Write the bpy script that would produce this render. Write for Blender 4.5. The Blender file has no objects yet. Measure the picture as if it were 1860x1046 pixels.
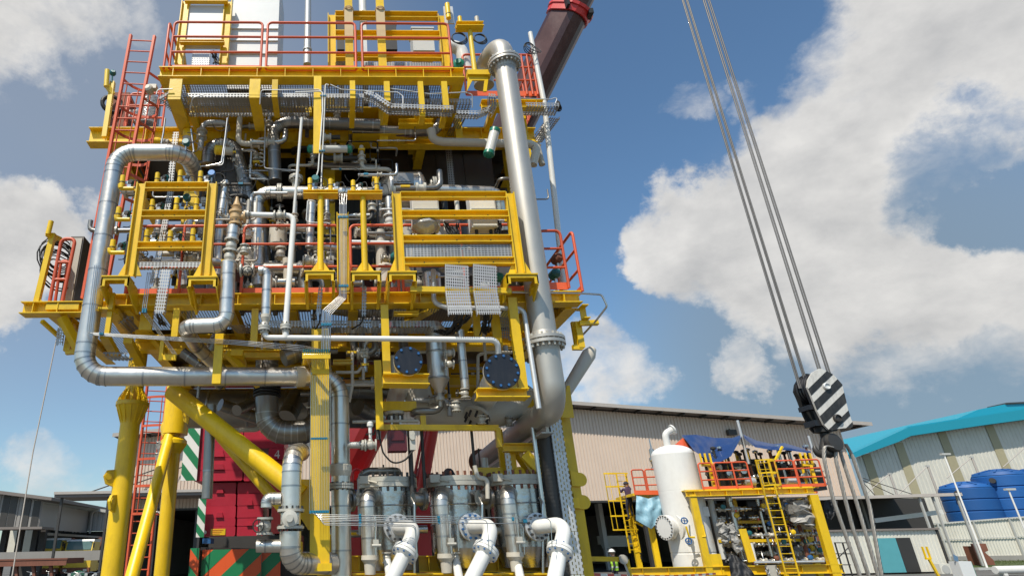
import bpy, math, random
from mathutils import Vector as V, Matrix
random.seed(7)
scene = bpy.context.scene
COL = scene.collection
R = math.radians
# ------------------------------------------------------------------ camera
W_, H_, FP, CX, CY = 1860., 1046., 1123., 645., 523.
YAW = R(2.0)
CAM = V((0, 0, 1.9))
_U = V((-55, 2643, -1123)).normalized()
_f = V((0, 0, -1))
_F = (_f - _U * _f.dot(_U)).normalized()
_Rt = _F.cross(_U)
_X = math.cos(YAW) * _Rt + math.sin(YAW) * _F
_Y = math.cos(YAW) * _F - math.sin(YAW) * _Rt
RM = Matrix((_X, _Y, _U))            # camera -> world
cam = bpy.data.cameras.new('camera')
cam.sensor_fit = 'HORIZONTAL'; cam.sensor_width = 36
cam.lens = 36 * FP / W_
cam.shift_x = (W_ / 2 - CX) / W_
cam.clip_start = 0.1; cam.clip_end = 5000
cam_o = bpy.data.objects.new('camera', cam); COL.objects.link(cam_o)
cam_o.matrix_world = Matrix.Translation(CAM) @ RM.to_4x4()
scene.camera = cam_o

def ray(px, py):
    return (RM @ V((px - CX, -(py - CY), -FP)))
def P(px, py, y):                    # point of the photo's pixel at depth y in the yard
    w = ray(px, py)
    return CAM + w * (y / w.y)
def G(px, py, z=0.0):                # point of the pixel on the horizontal plane z
    w = ray(px, py)
    return CAM + w * ((z - CAM.z) / w.z)
def PD(px, py, d):                   # at optical depth d
    w = RM @ V((px - CX, -(py - CY), -FP))
    return CAM + w * (d / FP)
def proj(p):
    c = RM.transposed() @ (V(p) - CAM)
    return CX - FP * c.x / c.z, CY + FP * c.y / c.z
def crop(x0, y0, s):
    return lambda x, y, d: P(x0 + x / s, y0 + y / s, d)
c1 = crop(150, 0, 3.736); c2 = crop(560, 0, 3.577); c3 = crop(30, 240, 4.358); c4 = crop(380, 230, 4.358)
c5 = crop(680, 230, 3.875); d1 = crop(30, 430, 3.735); d2 = crop(400, 430, 3.736); d3 = crop(680, 440, 3.735)
d4 = crop(0, 680, 2.858); d5 = crop(320, 680, 2.858); d6 = crop(600, 620, 3.735); d7 = crop(600, 800, 3.875)
b3 = crop(170, 100, 5.504); b4 = crop(320, 200, 6.975); b5 = crop(640, 750, 6.975); b6 = crop(900, 700, 5.232)

# ------------------------------------------------------------------ light
SUN_EL, SUN_AZ = R(55), R(214)       # azimuth clockwise from +Y: behind and left of the camera
sd = V((math.sin(SUN_AZ) * math.cos(SUN_EL), math.cos(SUN_AZ) * math.cos(SUN_EL), math.sin(SUN_EL)))
sun = bpy.data.lights.new('sun', 'SUN'); sun.energy = 5.0; sun.angle = R(0.53); sun.color = (1, .93, .81)
sun_o = bpy.data.objects.new('sun', sun); COL.objects.link(sun_o)
sun_o.rotation_euler = (-sd).to_track_quat('-Z', 'Y').to_euler()
sun_o.location = (-20, -30, 40)
scene.view_settings.view_transform = 'Standard'; scene.view_settings.look = 'None'
scene.view_settings.exposure = 0.0; scene.view_settings.gamma = 1
scene.view_settings.use_curve_mapping = False

world = bpy.data.worlds.new('World'); scene.world = world; world.use_nodes = True
wt = world.node_tree; wt.nodes.clear()
def wn(t, **k):
    n = wt.nodes.new(t)
    for a, b in k.items(): setattr(n, a, b)
    return n
def wm(op, a, b=None, c=None, clamp=False):
    n = wn('ShaderNodeMath', operation=op, use_clamp=clamp)
    for i, v in enumerate((a, b, c)):
        if v is None: continue
        if isinstance(v, (int, float)): n.inputs[i].default_value = v
        else: wt.links.new(v, n.inputs[i])
    return n.outputs[0]
sky = wn('ShaderNodeTexSky', sky_type='NISHITA', sun_disc=False, sun_elevation=SUN_EL, sun_rotation=SUN_AZ)
sky.air_density = 1.0; sky.dust_density = 0.7; sky.ozone_density = 1.2
SKY_STRENGTH = 0.115
tc = wn('ShaderNodeTexCoord')
def wnoise(scale, detail, rough=.55, off=(0, 0, 0), dist=0.0):
    mp = wn('ShaderNodeMapping'); mp.inputs['Location'].default_value = off
    mp.inputs['Scale'].default_value = (1, 1, 1.5)
    wt.links.new(tc.outputs['Generated'], mp.inputs['Vector'])
    n = wn('ShaderNodeTexNoise'); n.inputs['Scale'].default_value = scale; n.inputs['Detail'].default_value = detail
    n.inputs['Roughness'].default_value = rough; n.inputs['Distortion'].default_value = dist
    wt.links.new(mp.outputs[0], n.inputs['Vector'])
    return n.outputs['Fac']
n1 = wnoise(5.5, 10, .58, (3.1, 1.7, .4)); n2 = wnoise(17, 8, .62, (.3, .2, 2.1), .4)
# cloud banks of this sky: direction, angular radius in degrees, weight
banks = [((1480, 420), 8, 1), ((1600, 300), 9, 1), ((1680, 120), 9, 1), ((1780, 60), 8, 1), ((1870, 180), 6, .9), ((1590, 470), 7, 1), ((1750, 480), 7, 1), ((1850, 450), 5, 1),
         ((1280, 430), 5.2, 1), ((1215, 450), 3.4, .9), ((1370, 480), 6, 1), ((1420, 330), 5, .95), ((1500, 200), 4.5, .9), ((1700, 580), 6, .62), ((1560, 560), 5, .6), ((1840, 590), 6, .62),
         ((2080, 320), 14, 1), ((2150, -150), 18, 1), ((1340, 662), 3.4, .72), ((1290, 680), 2.4, .6), ((1085, 660), 4.4, .72), ((1440, 50), 1.5, .5), ((1465, 125), 1.8, .46), ((1340, 180), 2.4, .46), ((1240, 190), 2, .36),
         ((40, 440), 5, 1), ((0, 520), 4.8, 1), ((80, 480), 3.4, .9), ((-90, 450), 7, 1), ((165, 400), 2.4, .6), ((120, -10), 5.8, .72), ((220, 40), 4, .5), ((30, 20), 5, .75), ((-120, -60), 10, .9),
         ((85, 862), 3.8, .6), ((165, 875), 3, .55)]
_rc = random.Random(77)
_dirs = []
for _k in range(6):
    _az, _el = _rc.uniform(75, 300), _rc.uniform(6, 62)
    _dirs.append((V((math.sin(R(_az)) * math.cos(R(_el)), math.cos(R(_az)) * math.cos(R(_el)), math.sin(R(_el)))), _rc.uniform(6, 13), 1.0))
holes = [((1775, 315), 4.6, .62), ((1825, 385), 3.0, .5), ((1440, 95), 4, .3)]
veil = [((60, 130), 30, .45), ((1750, 690), 18, .30), ((150, 700), 22, .22)]
nv = wn('ShaderNodeVectorMath', operation='NORMALIZE'); wt.links.new(tc.outputs['Generated'], nv.inputs[0])
nc = wn('ShaderNodeTexNoise'); nc.inputs['Scale'].default_value = 8; nc.inputs['Detail'].default_value = 8; nc.inputs['Roughness'].default_value = .62
wt.links.new(tc.outputs['Generated'], nc.inputs['Vector'])
sb = wn('ShaderNodeVectorMath', operation='SUBTRACT'); sb.inputs[1].default_value = (.5, .5, .5); wt.links.new(nc.outputs['Color'], sb.inputs[0])
sc_ = wn('ShaderNodeVectorMath', operation='SCALE'); sc_.inputs['Scale'].default_value = .20; wt.links.new(sb.outputs[0], sc_.inputs[0])
ad = wn('ShaderNodeVectorMath', operation='ADD'); wt.links.new(nv.outputs[0], ad.inputs[0]); wt.links.new(sc_.outputs[0], ad.inputs[1])
nv2 = wn('ShaderNodeVectorMath', operation='NORMALIZE'); wt.links.new(ad.outputs[0], nv2.inputs[0])
def blob(px, rad, wgt, src=None):
    d = px if isinstance(px, V) else ray(*px).normalized()
    dt = wn('ShaderNodeVectorMath', operation='DOT_PRODUCT'); dt.inputs[1].default_value = d
    wt.links.new((src or nv2).outputs[0], dt.inputs[0])
    mr = wn('ShaderNodeMapRange', interpolation_type='SMOOTHSTEP')
    mr.inputs['From Min'].default_value = math.cos(R(rad * 1.3)); mr.inputs['From Max'].default_value = math.cos(R(rad * .4))
    mr.inputs['To Max'].default_value = wgt
    wt.links.new(dt.outputs['Value'], mr.inputs['Value'])
    return mr.outputs[0]
acc = None
for b in banks + _dirs:
    o = blob(*b); acc = o if acc is None else wm('MAXIMUM', acc, o)
for b in holes:
    acc = wm('SUBTRACT', acc, blob(*b), clamp=True)
dens = wm('ADD', acc, wm('ADD', wm('MULTIPLY', wm('SUBTRACT', n1, .5), .95), wm('MULTIPLY', wm('SUBTRACT', n2, .5), .55)))
mask = wn('ShaderNodeMapRange', interpolation_type='SMOOTHSTEP')
mask.inputs['From Min'].default_value = .31; mask.inputs['From Max'].default_value = .90
wt.links.new(dens, mask.inputs['Value'])
_o = (-.018, -.01, .040)
n1b = wnoise(5.5, 10, .58, (3.1 + _o[0], 1.7 + _o[1], .4 + _o[2] * 1.5)); n2b = wnoise(17, 8, .62, (.3 + _o[0] * .4, .2 + _o[1] * .4, 2.1 + _o[2] * .6), .4)
relief = wm('ADD', wm('MULTIPLY', wm('SUBTRACT', n1, n1b), 2.6), wm('MULTIPLY', wm('SUBTRACT', n2, n2b), .5))
shade = wn('ShaderNodeMapRange'); shade.inputs['From Min'].default_value = 0.0; shade.inputs['From Max'].default_value = 1.0
wt.links.new(wm('SUBTRACT', wm('ADD', relief, .66), wm('MULTIPLY', wm('SUBTRACT', dens, .8), .55)), shade.inputs['Value'])
cr = wn('ShaderNodeMix', data_type='RGBA')
cr.inputs[6].default_value = (4.5, 4.5, 4.5, 1); cr.inputs[7].default_value = (7.1, 6.95, 6.7, 1)
wt.links.new(shade.outputs[0], cr.inputs[0])
vl = None
for b in veil:
    o = blob(b[0], b[1], b[2], nv); vl = o if vl is None else wm('MAXIMUM', vl, o)
tint = wn('ShaderNodeMix', data_type='RGBA', blend_type='MULTIPLY'); tint.inputs[0].default_value = 1; tint.inputs[7].default_value = (.93, 1.16, 1.24, 1)
wt.links.new(sky.outputs[0], tint.inputs[6])
m0 = wn('ShaderNodeMix', data_type='RGBA'); m0.inputs[7].default_value = (3.5, 3.75, 4.0, 1)
vn = wnoise(2.2, 5, .5, (1.2, .4, .7))
wt.links.new(wm('MULTIPLY', vl, wm('MULTIPLY_ADD', vn, .8, .6)), m0.inputs[0]); wt.links.new(tint.outputs[2], m0.inputs[6])
thin = blob((1640, 730), 17, .8, nv); m1 = wn('ShaderNodeMix', data_type='RGBA'); m1.inputs[7].default_value = (1.9, 2.62, 3.35, 1)
wt.links.new(thin, m1.inputs[0]); wt.links.new(m0.outputs[2], m1.inputs[6]); m0 = m1
mx = wn('ShaderNodeMix', data_type='RGBA')
wt.links.new(wm('MULTIPLY', mask.outputs[0], .95), mx.inputs[0]); wt.links.new(m0.outputs[2], mx.inputs[6]); wt.links.new(cr.outputs[2], mx.inputs[7])
bg = wn('ShaderNodeBackground'); bg.inputs['Strength'].default_value = SKY_STRENGTH
wt.links.new(mx.outputs[2], bg.inputs['Color'])
wo = wn('ShaderNodeOutputWorld'); wt.links.new(bg.outputs[0], wo.inputs['Surface'])

# ------------------------------------------------------------------ materials
MATS = {}
def mat(name, col, rough=.5, metal=0.0, var=.12, scale=3.0, bump=0.0, bscale=40, dirt=0.0, dcol=(.05, .04, .03), spec=.5, emit=None, alpha=None, rnd=.16):
    m = bpy.data.materials.new(name); m.use_nodes = True
    t = m.node_tree; b = t.nodes['Principled BSDF']
    b.inputs['Roughness'].default_value = rough; b.inputs['Metallic'].default_value = metal
    b.inputs['Specular IOR Level'].default_value = spec
    tc = t.nodes.new('ShaderNodeTexCoord')
    n = t.nodes.new('ShaderNodeTexNoise'); n.inputs['Scale'].default_value = scale; n.inputs['Detail'].default_value = 6
    n.inputs['Roughness'].default_value = .65
    t.links.new(tc.outputs['Object'], n.inputs['Vector'])
    mx = t.nodes.new('ShaderNodeMix'); mx.data_type = 'RGBA'
    mx.inputs[6].default_value = (*[c * (1 - var) for c in col], 1)
    mx.inputs[7].default_value = (*[min(1, c * (1 + var)) for c in col], 1)
    t.links.new(n.outputs['Fac'], mx.inputs[0])
    out = mx.outputs[2]
    if dirt:
        n2 = t.nodes.new('ShaderNodeTexNoise'); n2.inputs['Scale'].default_value = scale * 2.3; n2.inputs['Detail'].default_value = 9
        n2.inputs['Roughness'].default_value = .75
        mp = t.nodes.new('ShaderNodeMapping'); mp.inputs['Scale'].default_value = (1, 1, .3)
        t.links.new(tc.outputs['Object'], mp.inputs[0]); t.links.new(mp.outputs[0], n2.inputs['Vector'])
        mr = t.nodes.new('ShaderNodeMapRange'); mr.inputs['From Min'].default_value = .47; mr.inputs['From Max'].default_value = .74
        mr.inputs['To Max'].default_value = dirt
        t.links.new(n2.outputs['Fac'], mr.inputs[0])
        m2 = t.nodes.new('ShaderNodeMix'); m2.data_type = 'RGBA'; m2.inputs[7].default_value = (*dcol, 1)
        t.links.new(mr.outputs[0], m2.inputs[0]); t.links.new(out, m2.inputs[6]); out = m2.outputs[2]
    oi = t.nodes.new('ShaderNodeObjectInfo'); rr = t.nodes.new('ShaderNodeMapRange'); rr.inputs['To Min'].default_value = 1 - rnd; rr.inputs['To Max'].default_value = 1 + rnd * .35
    t.links.new(oi.outputs['Random'], rr.inputs[0]); hv = t.nodes.new('ShaderNodeHueSaturation'); t.links.new(rr.outputs[0], hv.inputs['Value']); t.links.new(out, hv.inputs['Color']); out = hv.outputs[0]
    t.links.new(out, b.inputs['Base Color'])
    rm = t.nodes.new('ShaderNodeMapRange'); rm.inputs['To Min'].default_value = max(.04, rough - .1); rm.inputs['To Max'].default_value = min(1, rough + .12)
    t.links.new(n.outputs['Fac'], rm.inputs[0]); t.links.new(rm.outputs[0], b.inputs['Roughness'])
    if bump:
        nb = t.nodes.new('ShaderNodeTexNoise'); nb.inputs['Scale'].default_value = bscale; nb.inputs['Detail'].default_value = 3
        t.links.new(tc.outputs['Object'], nb.inputs['Vector'])
        bp = t.nodes.new('ShaderNodeBump'); bp.inputs['Strength'].default_value = bump; bp.inputs['Distance'].default_value = .03
        t.links.new(nb.outputs['Fac'], bp.inputs['Height']); t.links.new(bp.outputs[0], b.inputs['Normal'])
    if alpha is not None: b.inputs['Alpha'].default_value = alpha
    if emit:
        b.inputs['Emission Color'].default_value = (*emit[0], 1); b.inputs['Emission Strength'].default_value = emit[1]
    MATS[name] = m
    return m
YEL = mat('yellow_paint', (.82, .53, .008), .36, var=.12, dirt=.36, dcol=(.25, .135, .03), scale=1.9, bump=.05, bscale=30)
YEL2 = mat('pale_yellow_paint', (.74, .52, .05), .42, var=.08)
ORG = mat('orange_red_paint', (.62, .098, .035), .42, var=.1, dirt=.15, dcol=(.25, .05, .03))
KICK = mat('orange_kick_paint', (.78, .13, .04), .42, var=.08, dirt=.1, dcol=(.3, .06, .03))
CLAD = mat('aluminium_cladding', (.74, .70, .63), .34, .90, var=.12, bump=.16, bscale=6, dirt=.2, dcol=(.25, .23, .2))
CLAD2 = mat('shade_dulled_cladding', (.31, .295, .27), .38, .85, var=.15, bump=.14, bscale=8, dirt=.25, dcol=(.2, .17, .13))  # cladding tone darkened, the module interior's shade is in the colour
SEAM = mat('cladding_seam', (.42, .42, .41), .4, 1.0)
DUP = mat('dull_duplex_steel', (.53, .505, .455), .46, .6, var=.1, dirt=.2, dcol=(.33, .29, .24), scale=1.6)
STEEL = mat('stainless_tube', (.60, .59, .56), .28, 1.0, var=.06)
GALV = mat('galvanised_steel', (.56, .57, .57), .5, .55, var=.12, scale=9)
WHITE = mat('white_paint', (.76, .75, .71), .33, var=.05, dirt=.16, dcol=(.45, .42, .36))
CREAM = mat('cream_primer', (.54, .50, .42), .45, var=.07, dirt=.2, dcol=(.35, .3, .24))
BEIGE = mat('tan_valve_paint', (.55, .36, .17), .45, var=.1)
VALV = mat('valve_grey_white', (.52, .495, .43), .4, .2, var=.1, dirt=.25, dcol=(.25, .22, .18))
BOLT = mat('bolt_dark', (.09, .085, .08), .45, .7)
BBLUE = mat('blue_bolt_coating', (.03, .13, .33), .4, .2)
BLACK = mat('black_rubber', (.014, .014, .014), .55, var=.2)
BLKPL = mat('black_plate', (.018, .018, .022), .3, .2, var=.3, dirt=.3, dcol=(.06, .055, .05), scale=5)
TEAL = mat('teal_transmitter', (.012, .13, .14), .35)
GREEN = mat('green_cap_paint', (.012, .20, .13), .35)
BLUEC = mat('blue_clamp', (.015, .17, .27), .4)
DGREY = mat('dark_grey_steel', (.06, .056, .052), .5, .4, var=.15)  # darkened so the clutter carries the interior's shade in its colour
BROWN = mat('grey_brown_insulation', (.125, .112, .098), .42, .6, var=.15, dirt=.3, dcol=(.1, .085, .065), scale=1.5)  # insulation tone darkened to put interior shade into the colour
REDC = mat('red_crane_paint', (.56, .035, .032), .35, var=.1, dirt=.15, dcol=(.2, .02, .02))
CRIM = mat('crimson_weight_paint', (.42, .012, .035), .42, var=.12, dirt=.2, dcol=(.16, .01, .015))
WORNW = mat('chipped_white_paint', (.72, .70, .65), .45, var=.10, dirt=.45, dcol=(.2, .17, .14), scale=7)
WORNB = mat('worn_black_paint', (.022, .021, .02), .42, var=.4, dirt=.5, dcol=(.10, .09, .08), scale=6)
WOOD = mat('timber', (.45, .29, .13), .7, var=.2)
PAPER = mat('wrap_paper', (.55, .42, .24), .8, var=.1)
PLASTIC = mat('clear_wrap', (.40, .39, .37), .2, .15, var=.45, bump=.8, bscale=14, scale=7, alpha=.86)
FRP = mat('grey_panel_white', (.66, .67, .66), .4, var=.05)
GLASS = mat('lamp_glass', (.62, .62, .58), .12, var=.05)
HIVIS = mat('hi_vis_cloth', (.50, .85, .06), .7, var=.1)
REFL = mat('reflective_tape', (.75, .76, .72), .35, .3)
SKIN = mat('skin', (.34, .19, .12), .55)
DKCL = mat('dark_cloth', (.03, .03, .045), .85)
PURP = mat('purple_cloth', (.065, .035, .085), .85)
RUST = mat('rusty_steel', (.20, .075, .045), .75, var=.3, dirt=.4, dcol=(.08, .03, .02))
ASPH = None

def slotmat(name, base, du, dv, fu, fv, row_off=0.0, metal=.55, rough=.5):
    """sheet metal with real see-through slots laid out in metres on the sheet's uv"""
    m = mat(name, base, rough, metal, var=.1, scale=9)
    t = m.node_tree; b = t.nodes['Principled BSDF']; out = t.nodes['Material Output']
    uv = t.nodes.new('ShaderNodeUVMap'); sx = t.nodes.new('ShaderNodeSeparateXYZ'); t.links.new(uv.outputs[0], sx.inputs[0])
    def mm(op, a, bb):
        n = t.nodes.new('ShaderNodeMath'); n.operation = op
        for i, v in enumerate((a, bb)):
            if isinstance(v, (int, float)): n.inputs[i].default_value = v
            else: t.links.new(v, n.inputs[i])
        return n.outputs[0]
    v = mm('DIVIDE', sx.outputs[1], dv); row = mm('FLOOR', v, 0)
    u = mm('ADD', mm('DIVIDE', sx.outputs[0], du), mm('MULTIPLY', row, row_off))
    hit = mm('MULTIPLY', mm('LESS_THAN', mm('FRACT', u, 0), fu), mm('LESS_THAN', mm('FRACT', v, 0), fv))
    tr = t.nodes.new('ShaderNodeBsdfTransparent'); mx = t.nodes.new('ShaderNodeMixShader')
    t.links.new(hit, mx.inputs[0]); t.links.new(b.outputs[0], mx.inputs[1]); t.links.new(tr.outputs[0], mx.inputs[2])
    t.links.new(mx.outputs[0], out.inputs['Surface'])
    return m
TRAY = slotmat('slotted_tray', (.38, .38, .375), .062, .050, .64, .52, .0)
TRAY2 = slotmat('slotted_tray_white', (.40, .40, .39), .055, .034, .62, .50, 0)
GRAT = slotmat('deck_grating', (.22, .22, .21), .05, .05, .68, .68, 0)
DRILL = slotmat('tray_side', (.64, .645, .64), .085, .05, .55, .3, .5)

# ------------------------------------------------------------------ mesh builder
def perp(d):
    a = V((0, 0, 1)) if abs(d.z) < .9 else V((0, 1, 0))
    u = d.cross(a).normalized()
    return u, d.cross(u).normalized()
class MB:
    def __init__(s): s.v = []; s.f = []; s.sm = []; s.uv = []
    def face(s, idx, smooth=False, uv=None):
        s.f.append(tuple(idx)); s.sm.append(smooth); s.uv.append(uv)
    def quad(s, a, b, c, d, uv=False):
        n = len(s.v); s.v += [tuple(a), tuple(b), tuple(c), tuple(d)]
        t = None
        if uv:
            l = (V(b) - V(a)).length; w = (V(d) - V(a)).length; t = [(0, 0), (l, 0), (l, w), (0, w)]
        s.face((n, n + 1, n + 2, n + 3), uv=t); return s
    def frame(s, o, ex, ey, ez):     # box spanned from o by three edge vectors
        o = V(o); n = len(s.v)
        for k in range(8):
            s.v.append(tuple(o + (ex if k & 1 else V()) + (ey if k & 2 else V()) + (ez if k & 4 else V())))
        fl = ex.cross(ey).dot(ez) < 0
        for q in ((0, 2, 3, 1), (4, 5, 7, 6), (0, 1, 5, 4), (2, 6, 7, 3), (0, 4, 6, 2), (1, 3, 7, 5)):
            q = [n + i for i in q]
            s.face(q[::-1] if fl else q)
        return s
    def box(s, c, x, y, z):
        c = V(c); return s.frame(c - V((x, y, z)) / 2, V((x, 0, 0)), V((0, y, 0)), V((0, 0, z)))
    def bb(s, a, b):                 # box between two corners
        a, b = V(a), V(b); lo = V([min(i, j) for i, j in zip(a, b)]); hi = V([max(i, j) for i, j in zip(a, b)])
        return s.box((lo + hi) / 2, *(hi - lo))
    def axes(s, p0, p1, up=None):
        d = (V(p1) - V(p0)); l = d.length; d = d / max(l, 1e-9)
        up = V(up) if up else (V((0, 0, 1)) if abs(d.z) < .8 else V((0, 1, 0)))
        w = d.cross(up).normalized(); u = w.cross(d).normalized()
        return d, l, w, u
    def bar(s, p0, p1, w, h, up=None):
        d, l, ww, u = s.axes(p0, p1, up)
        return s.frame(V(p0) - ww * w / 2 - u * h / 2, d * l, ww * w, u * h)
    def ibeam(s, p0, p1, w, h, t=.018, up=None, stiff=0):
        d, l, ww, u = s.axes(p0, p1, up); p0 = V(p0)
        for k in (-1, 1):
            s.frame(p0 - ww * w / 2 + u * (k * (h - t) / 2 - t / 2), d * l, ww * w, u * t)
        s.frame(p0 - ww * t / 2 - u * (h / 2 - t), d * l, ww * t, u * (h - 2 * t))
        for i in range(stiff):
            q = p0 + d * l * ((i + .5) / stiff)
            s.frame(q - ww * w * .46 - u * (h / 2 - t), d * .012, ww * w * .92, u * (h - 2 * t))
        return s
    def chan(s, p0, p1, w, h, t=.012, up=None, side=1):
        """C section: web of height h, flanges of width w towards side"""
        d, l, ww, u = s.axes(p0, p1, up); p0 = V(p0); ww = ww * side
        s.frame(p0 - u * h / 2, d * l, ww * t, u * h)
        for k in (-1, 1):
            s.frame(p0 + ww * t + u * (k * (h - t) / 2 - t / 2), d * l, ww * (w - t), u * t)
        return s
    def angle(s, p0, p1, w, h, t=.01, up=None):
        d, l, ww, u = s.axes(p0, p1, up); p0 = V(p0)
        s.frame(p0, d * l, ww * w, u * t); s.frame(p0 + u * t, d * l, ww * t, u * (h - t)); return s
    def tube(s, pts, r, n=10, cap=True, split=False, smooth=True):
        pts = [V(p) for p in pts]; m = len(pts); rr = r if isinstance(r, (list, tuple)) else [r] * m
        dirs = []
        for i in range(m):
            a = pts[i] - pts[i - 1] if i else pts[1] - pts[0]
            b = pts[i + 1] - pts[i] if i < m - 1 else a
            t = a.normalized() + b.normalized()
            dirs.append(t.normalized() if t.length > 1e-6 else b.normalized())
        u, w = perp(dirs[0]); rings = []
        for i in range(m):
            if i:
                u = (u - dirs[i] * u.dot(dirs[i])).normalized(); w = dirs[i].cross(u).normalized()
            k = 1.0
            if 0 < i < m - 1:
                cs = max(.5, dirs[i].dot((pts[i + 1] - pts[i]).normalized())); k = 1.0
            rings.append([tuple(pts[i] + (u * math.cos(2 * math.pi * j / n) + w * math.sin(2 * math.pi * j / n)) * rr[i] * k) for j in range(n)])
        if split:
            for i in range(m - 1):
                b = len(s.v); s.v += rings[i] + rings[i + 1]
                for j in range(n): s.face((b + j, b + (j + 1) % n, b + n + (j + 1) % n, b + n + j), smooth)
        else:
            b = len(s.v)
            for g in rings: s.v += g
            for i in range(m - 1):
                for j in range(n):
                    s.face((b + i * n + j, b + i * n + (j + 1) % n, b + (i + 1) * n + (j + 1) % n, b + (i + 1) * n + j), smooth)
        if cap:
            b = len(s.v); s.v += rings[0]; s.face([b + j for j in range(n)][::-1])
            b = len(s.v); s.v += rings[-1]; s.face([b + j for j in range(n)])
        return s
    def cyl(s, p0, p1, r, r1=None, n=14, cap=True): return s.tube([p0, p1], [r, r if r1 is None else r1], n, cap)
    def lathe(s, o, ax, prof, n=20, split=True):
        """prof: list of (radius, distance along ax)"""
        o = V(o); ax = V(ax).normalized(); u, w = perp(ax)
        rings = [[tuple(o + ax * h + (u * math.cos(2 * math.pi * j / n) + w * math.sin(2 * math.pi * j / n)) * max(r, 1e-4)) for j in range(n)] for r, h in prof]
        for i in range(len(prof) - 1):
            b = len(s.v); s.v += rings[i] + rings[i + 1]
            for j in range(n): s.face((b + j, b + (j + 1) % n, b + n + (j + 1) % n, b + n + j), True)
        for k, rv in ((0, True), (-1, False)):
            if prof[k][0] > 1e-3:
                b = len(s.v); s.v += rings[k]; q = [b + j for j in range(n)]; s.face(q[::-1] if rv else q)
        return s
    def dome(s, o, ax, r, h, n=20, m=5, base=True):
        pr = [(r * math.cos(math.pi / 2 * i / m), h * math.sin(math.pi / 2 * i / m)) for i in range(m + 1)]
        o = V(o); ax = V(ax).normalized(); u, w = perp(ax); b = len(s.v)
        for rr, hh in pr:
            for j in range(n): s.v.append(tuple(o + ax * hh + (u * math.cos(2 * math.pi * j / n) + w * math.sin(2 * math.pi * j / n)) * max(rr, 1e-4)))
        for i in range(m):
            for j in range(n): s.face((b + i * n + j, b + i * n + (j + 1) % n, b + (i + 1) * n + (j + 1) % n, b + (i + 1) * n + j), True)
        return s
    def sphere(s, c, r, n=10, m=6, sc=(1, 1, 1)):
        b = len(s.v)
        for i in range(m + 1):
            a = math.pi * i / m
            for j in range(n):
                t = 2 * math.pi * j / n
                s.v.append((c[0] + r * sc[0] * math.sin(a) * math.cos(t), c[1] + r * sc[1] * math.sin(a) * math.sin(t), c[2] - r * sc[2] * math.cos(a)))
        for i in range(m):
            for j in range(n): s.face((b + i * n + j, b + i * n + (j + 1) % n, b + (i + 1) * n + (j + 1) % n, b + (i + 1) * n + j), True)
        return s
    def bolts(s, c, ax, rad, k, r, h, n=6, ph=.2):
        ax = V(ax).normalized(); u, w = perp(ax); c = V(c)
        for i in range(k):
            a = 2 * math.pi * i / k + ph; q = c + (u * math.cos(a) + w * math.sin(a)) * rad
            s.tube([q, q + ax * h], r, n, smooth=False)
        return s
    def torus(s, c, ax, rad, r, n=20, m=6, a0=0, a1=2 * math.pi, wob=0):
        ax = V(ax).normalized(); u, w = perp(ax); c = V(c)
        pts = [c + (u * math.cos(a0 + (a1 - a0) * i / n) + w * math.sin(a0 + (a1 - a0) * i / n)) * (rad * (1 + wob * math.sin(5.3 * i))) for i in range(n + 1)]
        return s.tube(pts, r, m)
    def prism(s, poly, d):
        """closed flat polygon extruded along d"""
        poly = [V(p) for p in poly]; d = V(d); n = len(poly); b = len(s.v)
        nn = V()
        for i in range(n): nn += poly[i].cross(poly[(i + 1) % n])
        fl = nn.dot(d) > 0
        s.v += [tuple(p) for p in poly] + [tuple(p + d) for p in poly]
        a = [b + i for i in range(n)]; c = [b + n + i for i in range(n)]
        s.face(a[::-1] if fl else a); s.face(c if fl else c[::-1])
        for i in range(n):
            j = (i + 1) % n; q = (b + i, b + j, b + n + j, b + n + i)
            s.face(q if fl else q[::-1])
        return s
    def mesh(s, name, m):
        me = bpy.data.meshes.new(name); me.from_pydata(s.v, [], s.f)
        me.polygons.foreach_set('use_smooth', s.sm)
        if any(u is not None for u in s.uv):
            l = me.uv_layers.new(name='UVMap'); k = 0; d = l.data
            for f, u in zip(s.f, s.uv):
                for i in range(len(f)):
                    if u: d[k].uv = u[i]
                    k += 1
        for x in (m if isinstance(m, (list, tuple)) else [m]): me.materials.append(x)
        me.update(); return me

THINGS = []
LM = [('silver heater drum', 725, 350), ('tan relief valve', 430, 375), ('block valves', 418, 457), ('small panel frame', 300, 420), ('large panel frame', 835, 430), ('tubing board', 624, 450), ('left gauge stand', 582, 420), ('right gauge stand', 663, 420),
      ('vent pipe', 530, 480), ('slim white rod', 542, 280), ('yellow drop plate', 577, 210), ('small black end plate', 742, 654), ('large black end plate', 912, 673), ('small clad vessel', 792, 660), ('tubing curtain', 581, 800), ('drain pipe bend', 900, 625),
      ('top left clad elbow', 300, 275), ('spring hanger', 476, 280), ('fat grey pipe', 985, 500), ('left filter vessel', 703, 930), ('middle filter vessel', 828, 930), ('right filter vessel', 938, 930), ('turned clad pipe', 370, 592), ('clad U bend', 500, 770), ('low clad pipe', 330, 683),
      ('slotted riser tray', 1030, 900), ('two upright trays', 860, 530), ('manifold shelf', 575, 645), ('tube lamp', 893, 258), ('kinked tray', 740, 205), ('round manway', 903, 312), ('clad header', 560, 350), ('dark red actuator', 721, 800),
      ('yellow cage', 1400, 855), ('white vessel head', 1230, 825), ('tarpaulin pole', 1350, 810), ('right end of the skid', 1490, 860), ('left tarpaulin flap', 1300, 830), ('yellow strut', 1415, 822), ('forked stand', 1298, 855), ('lower ladder hoops', 275, 800)]
USED = set()
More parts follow.
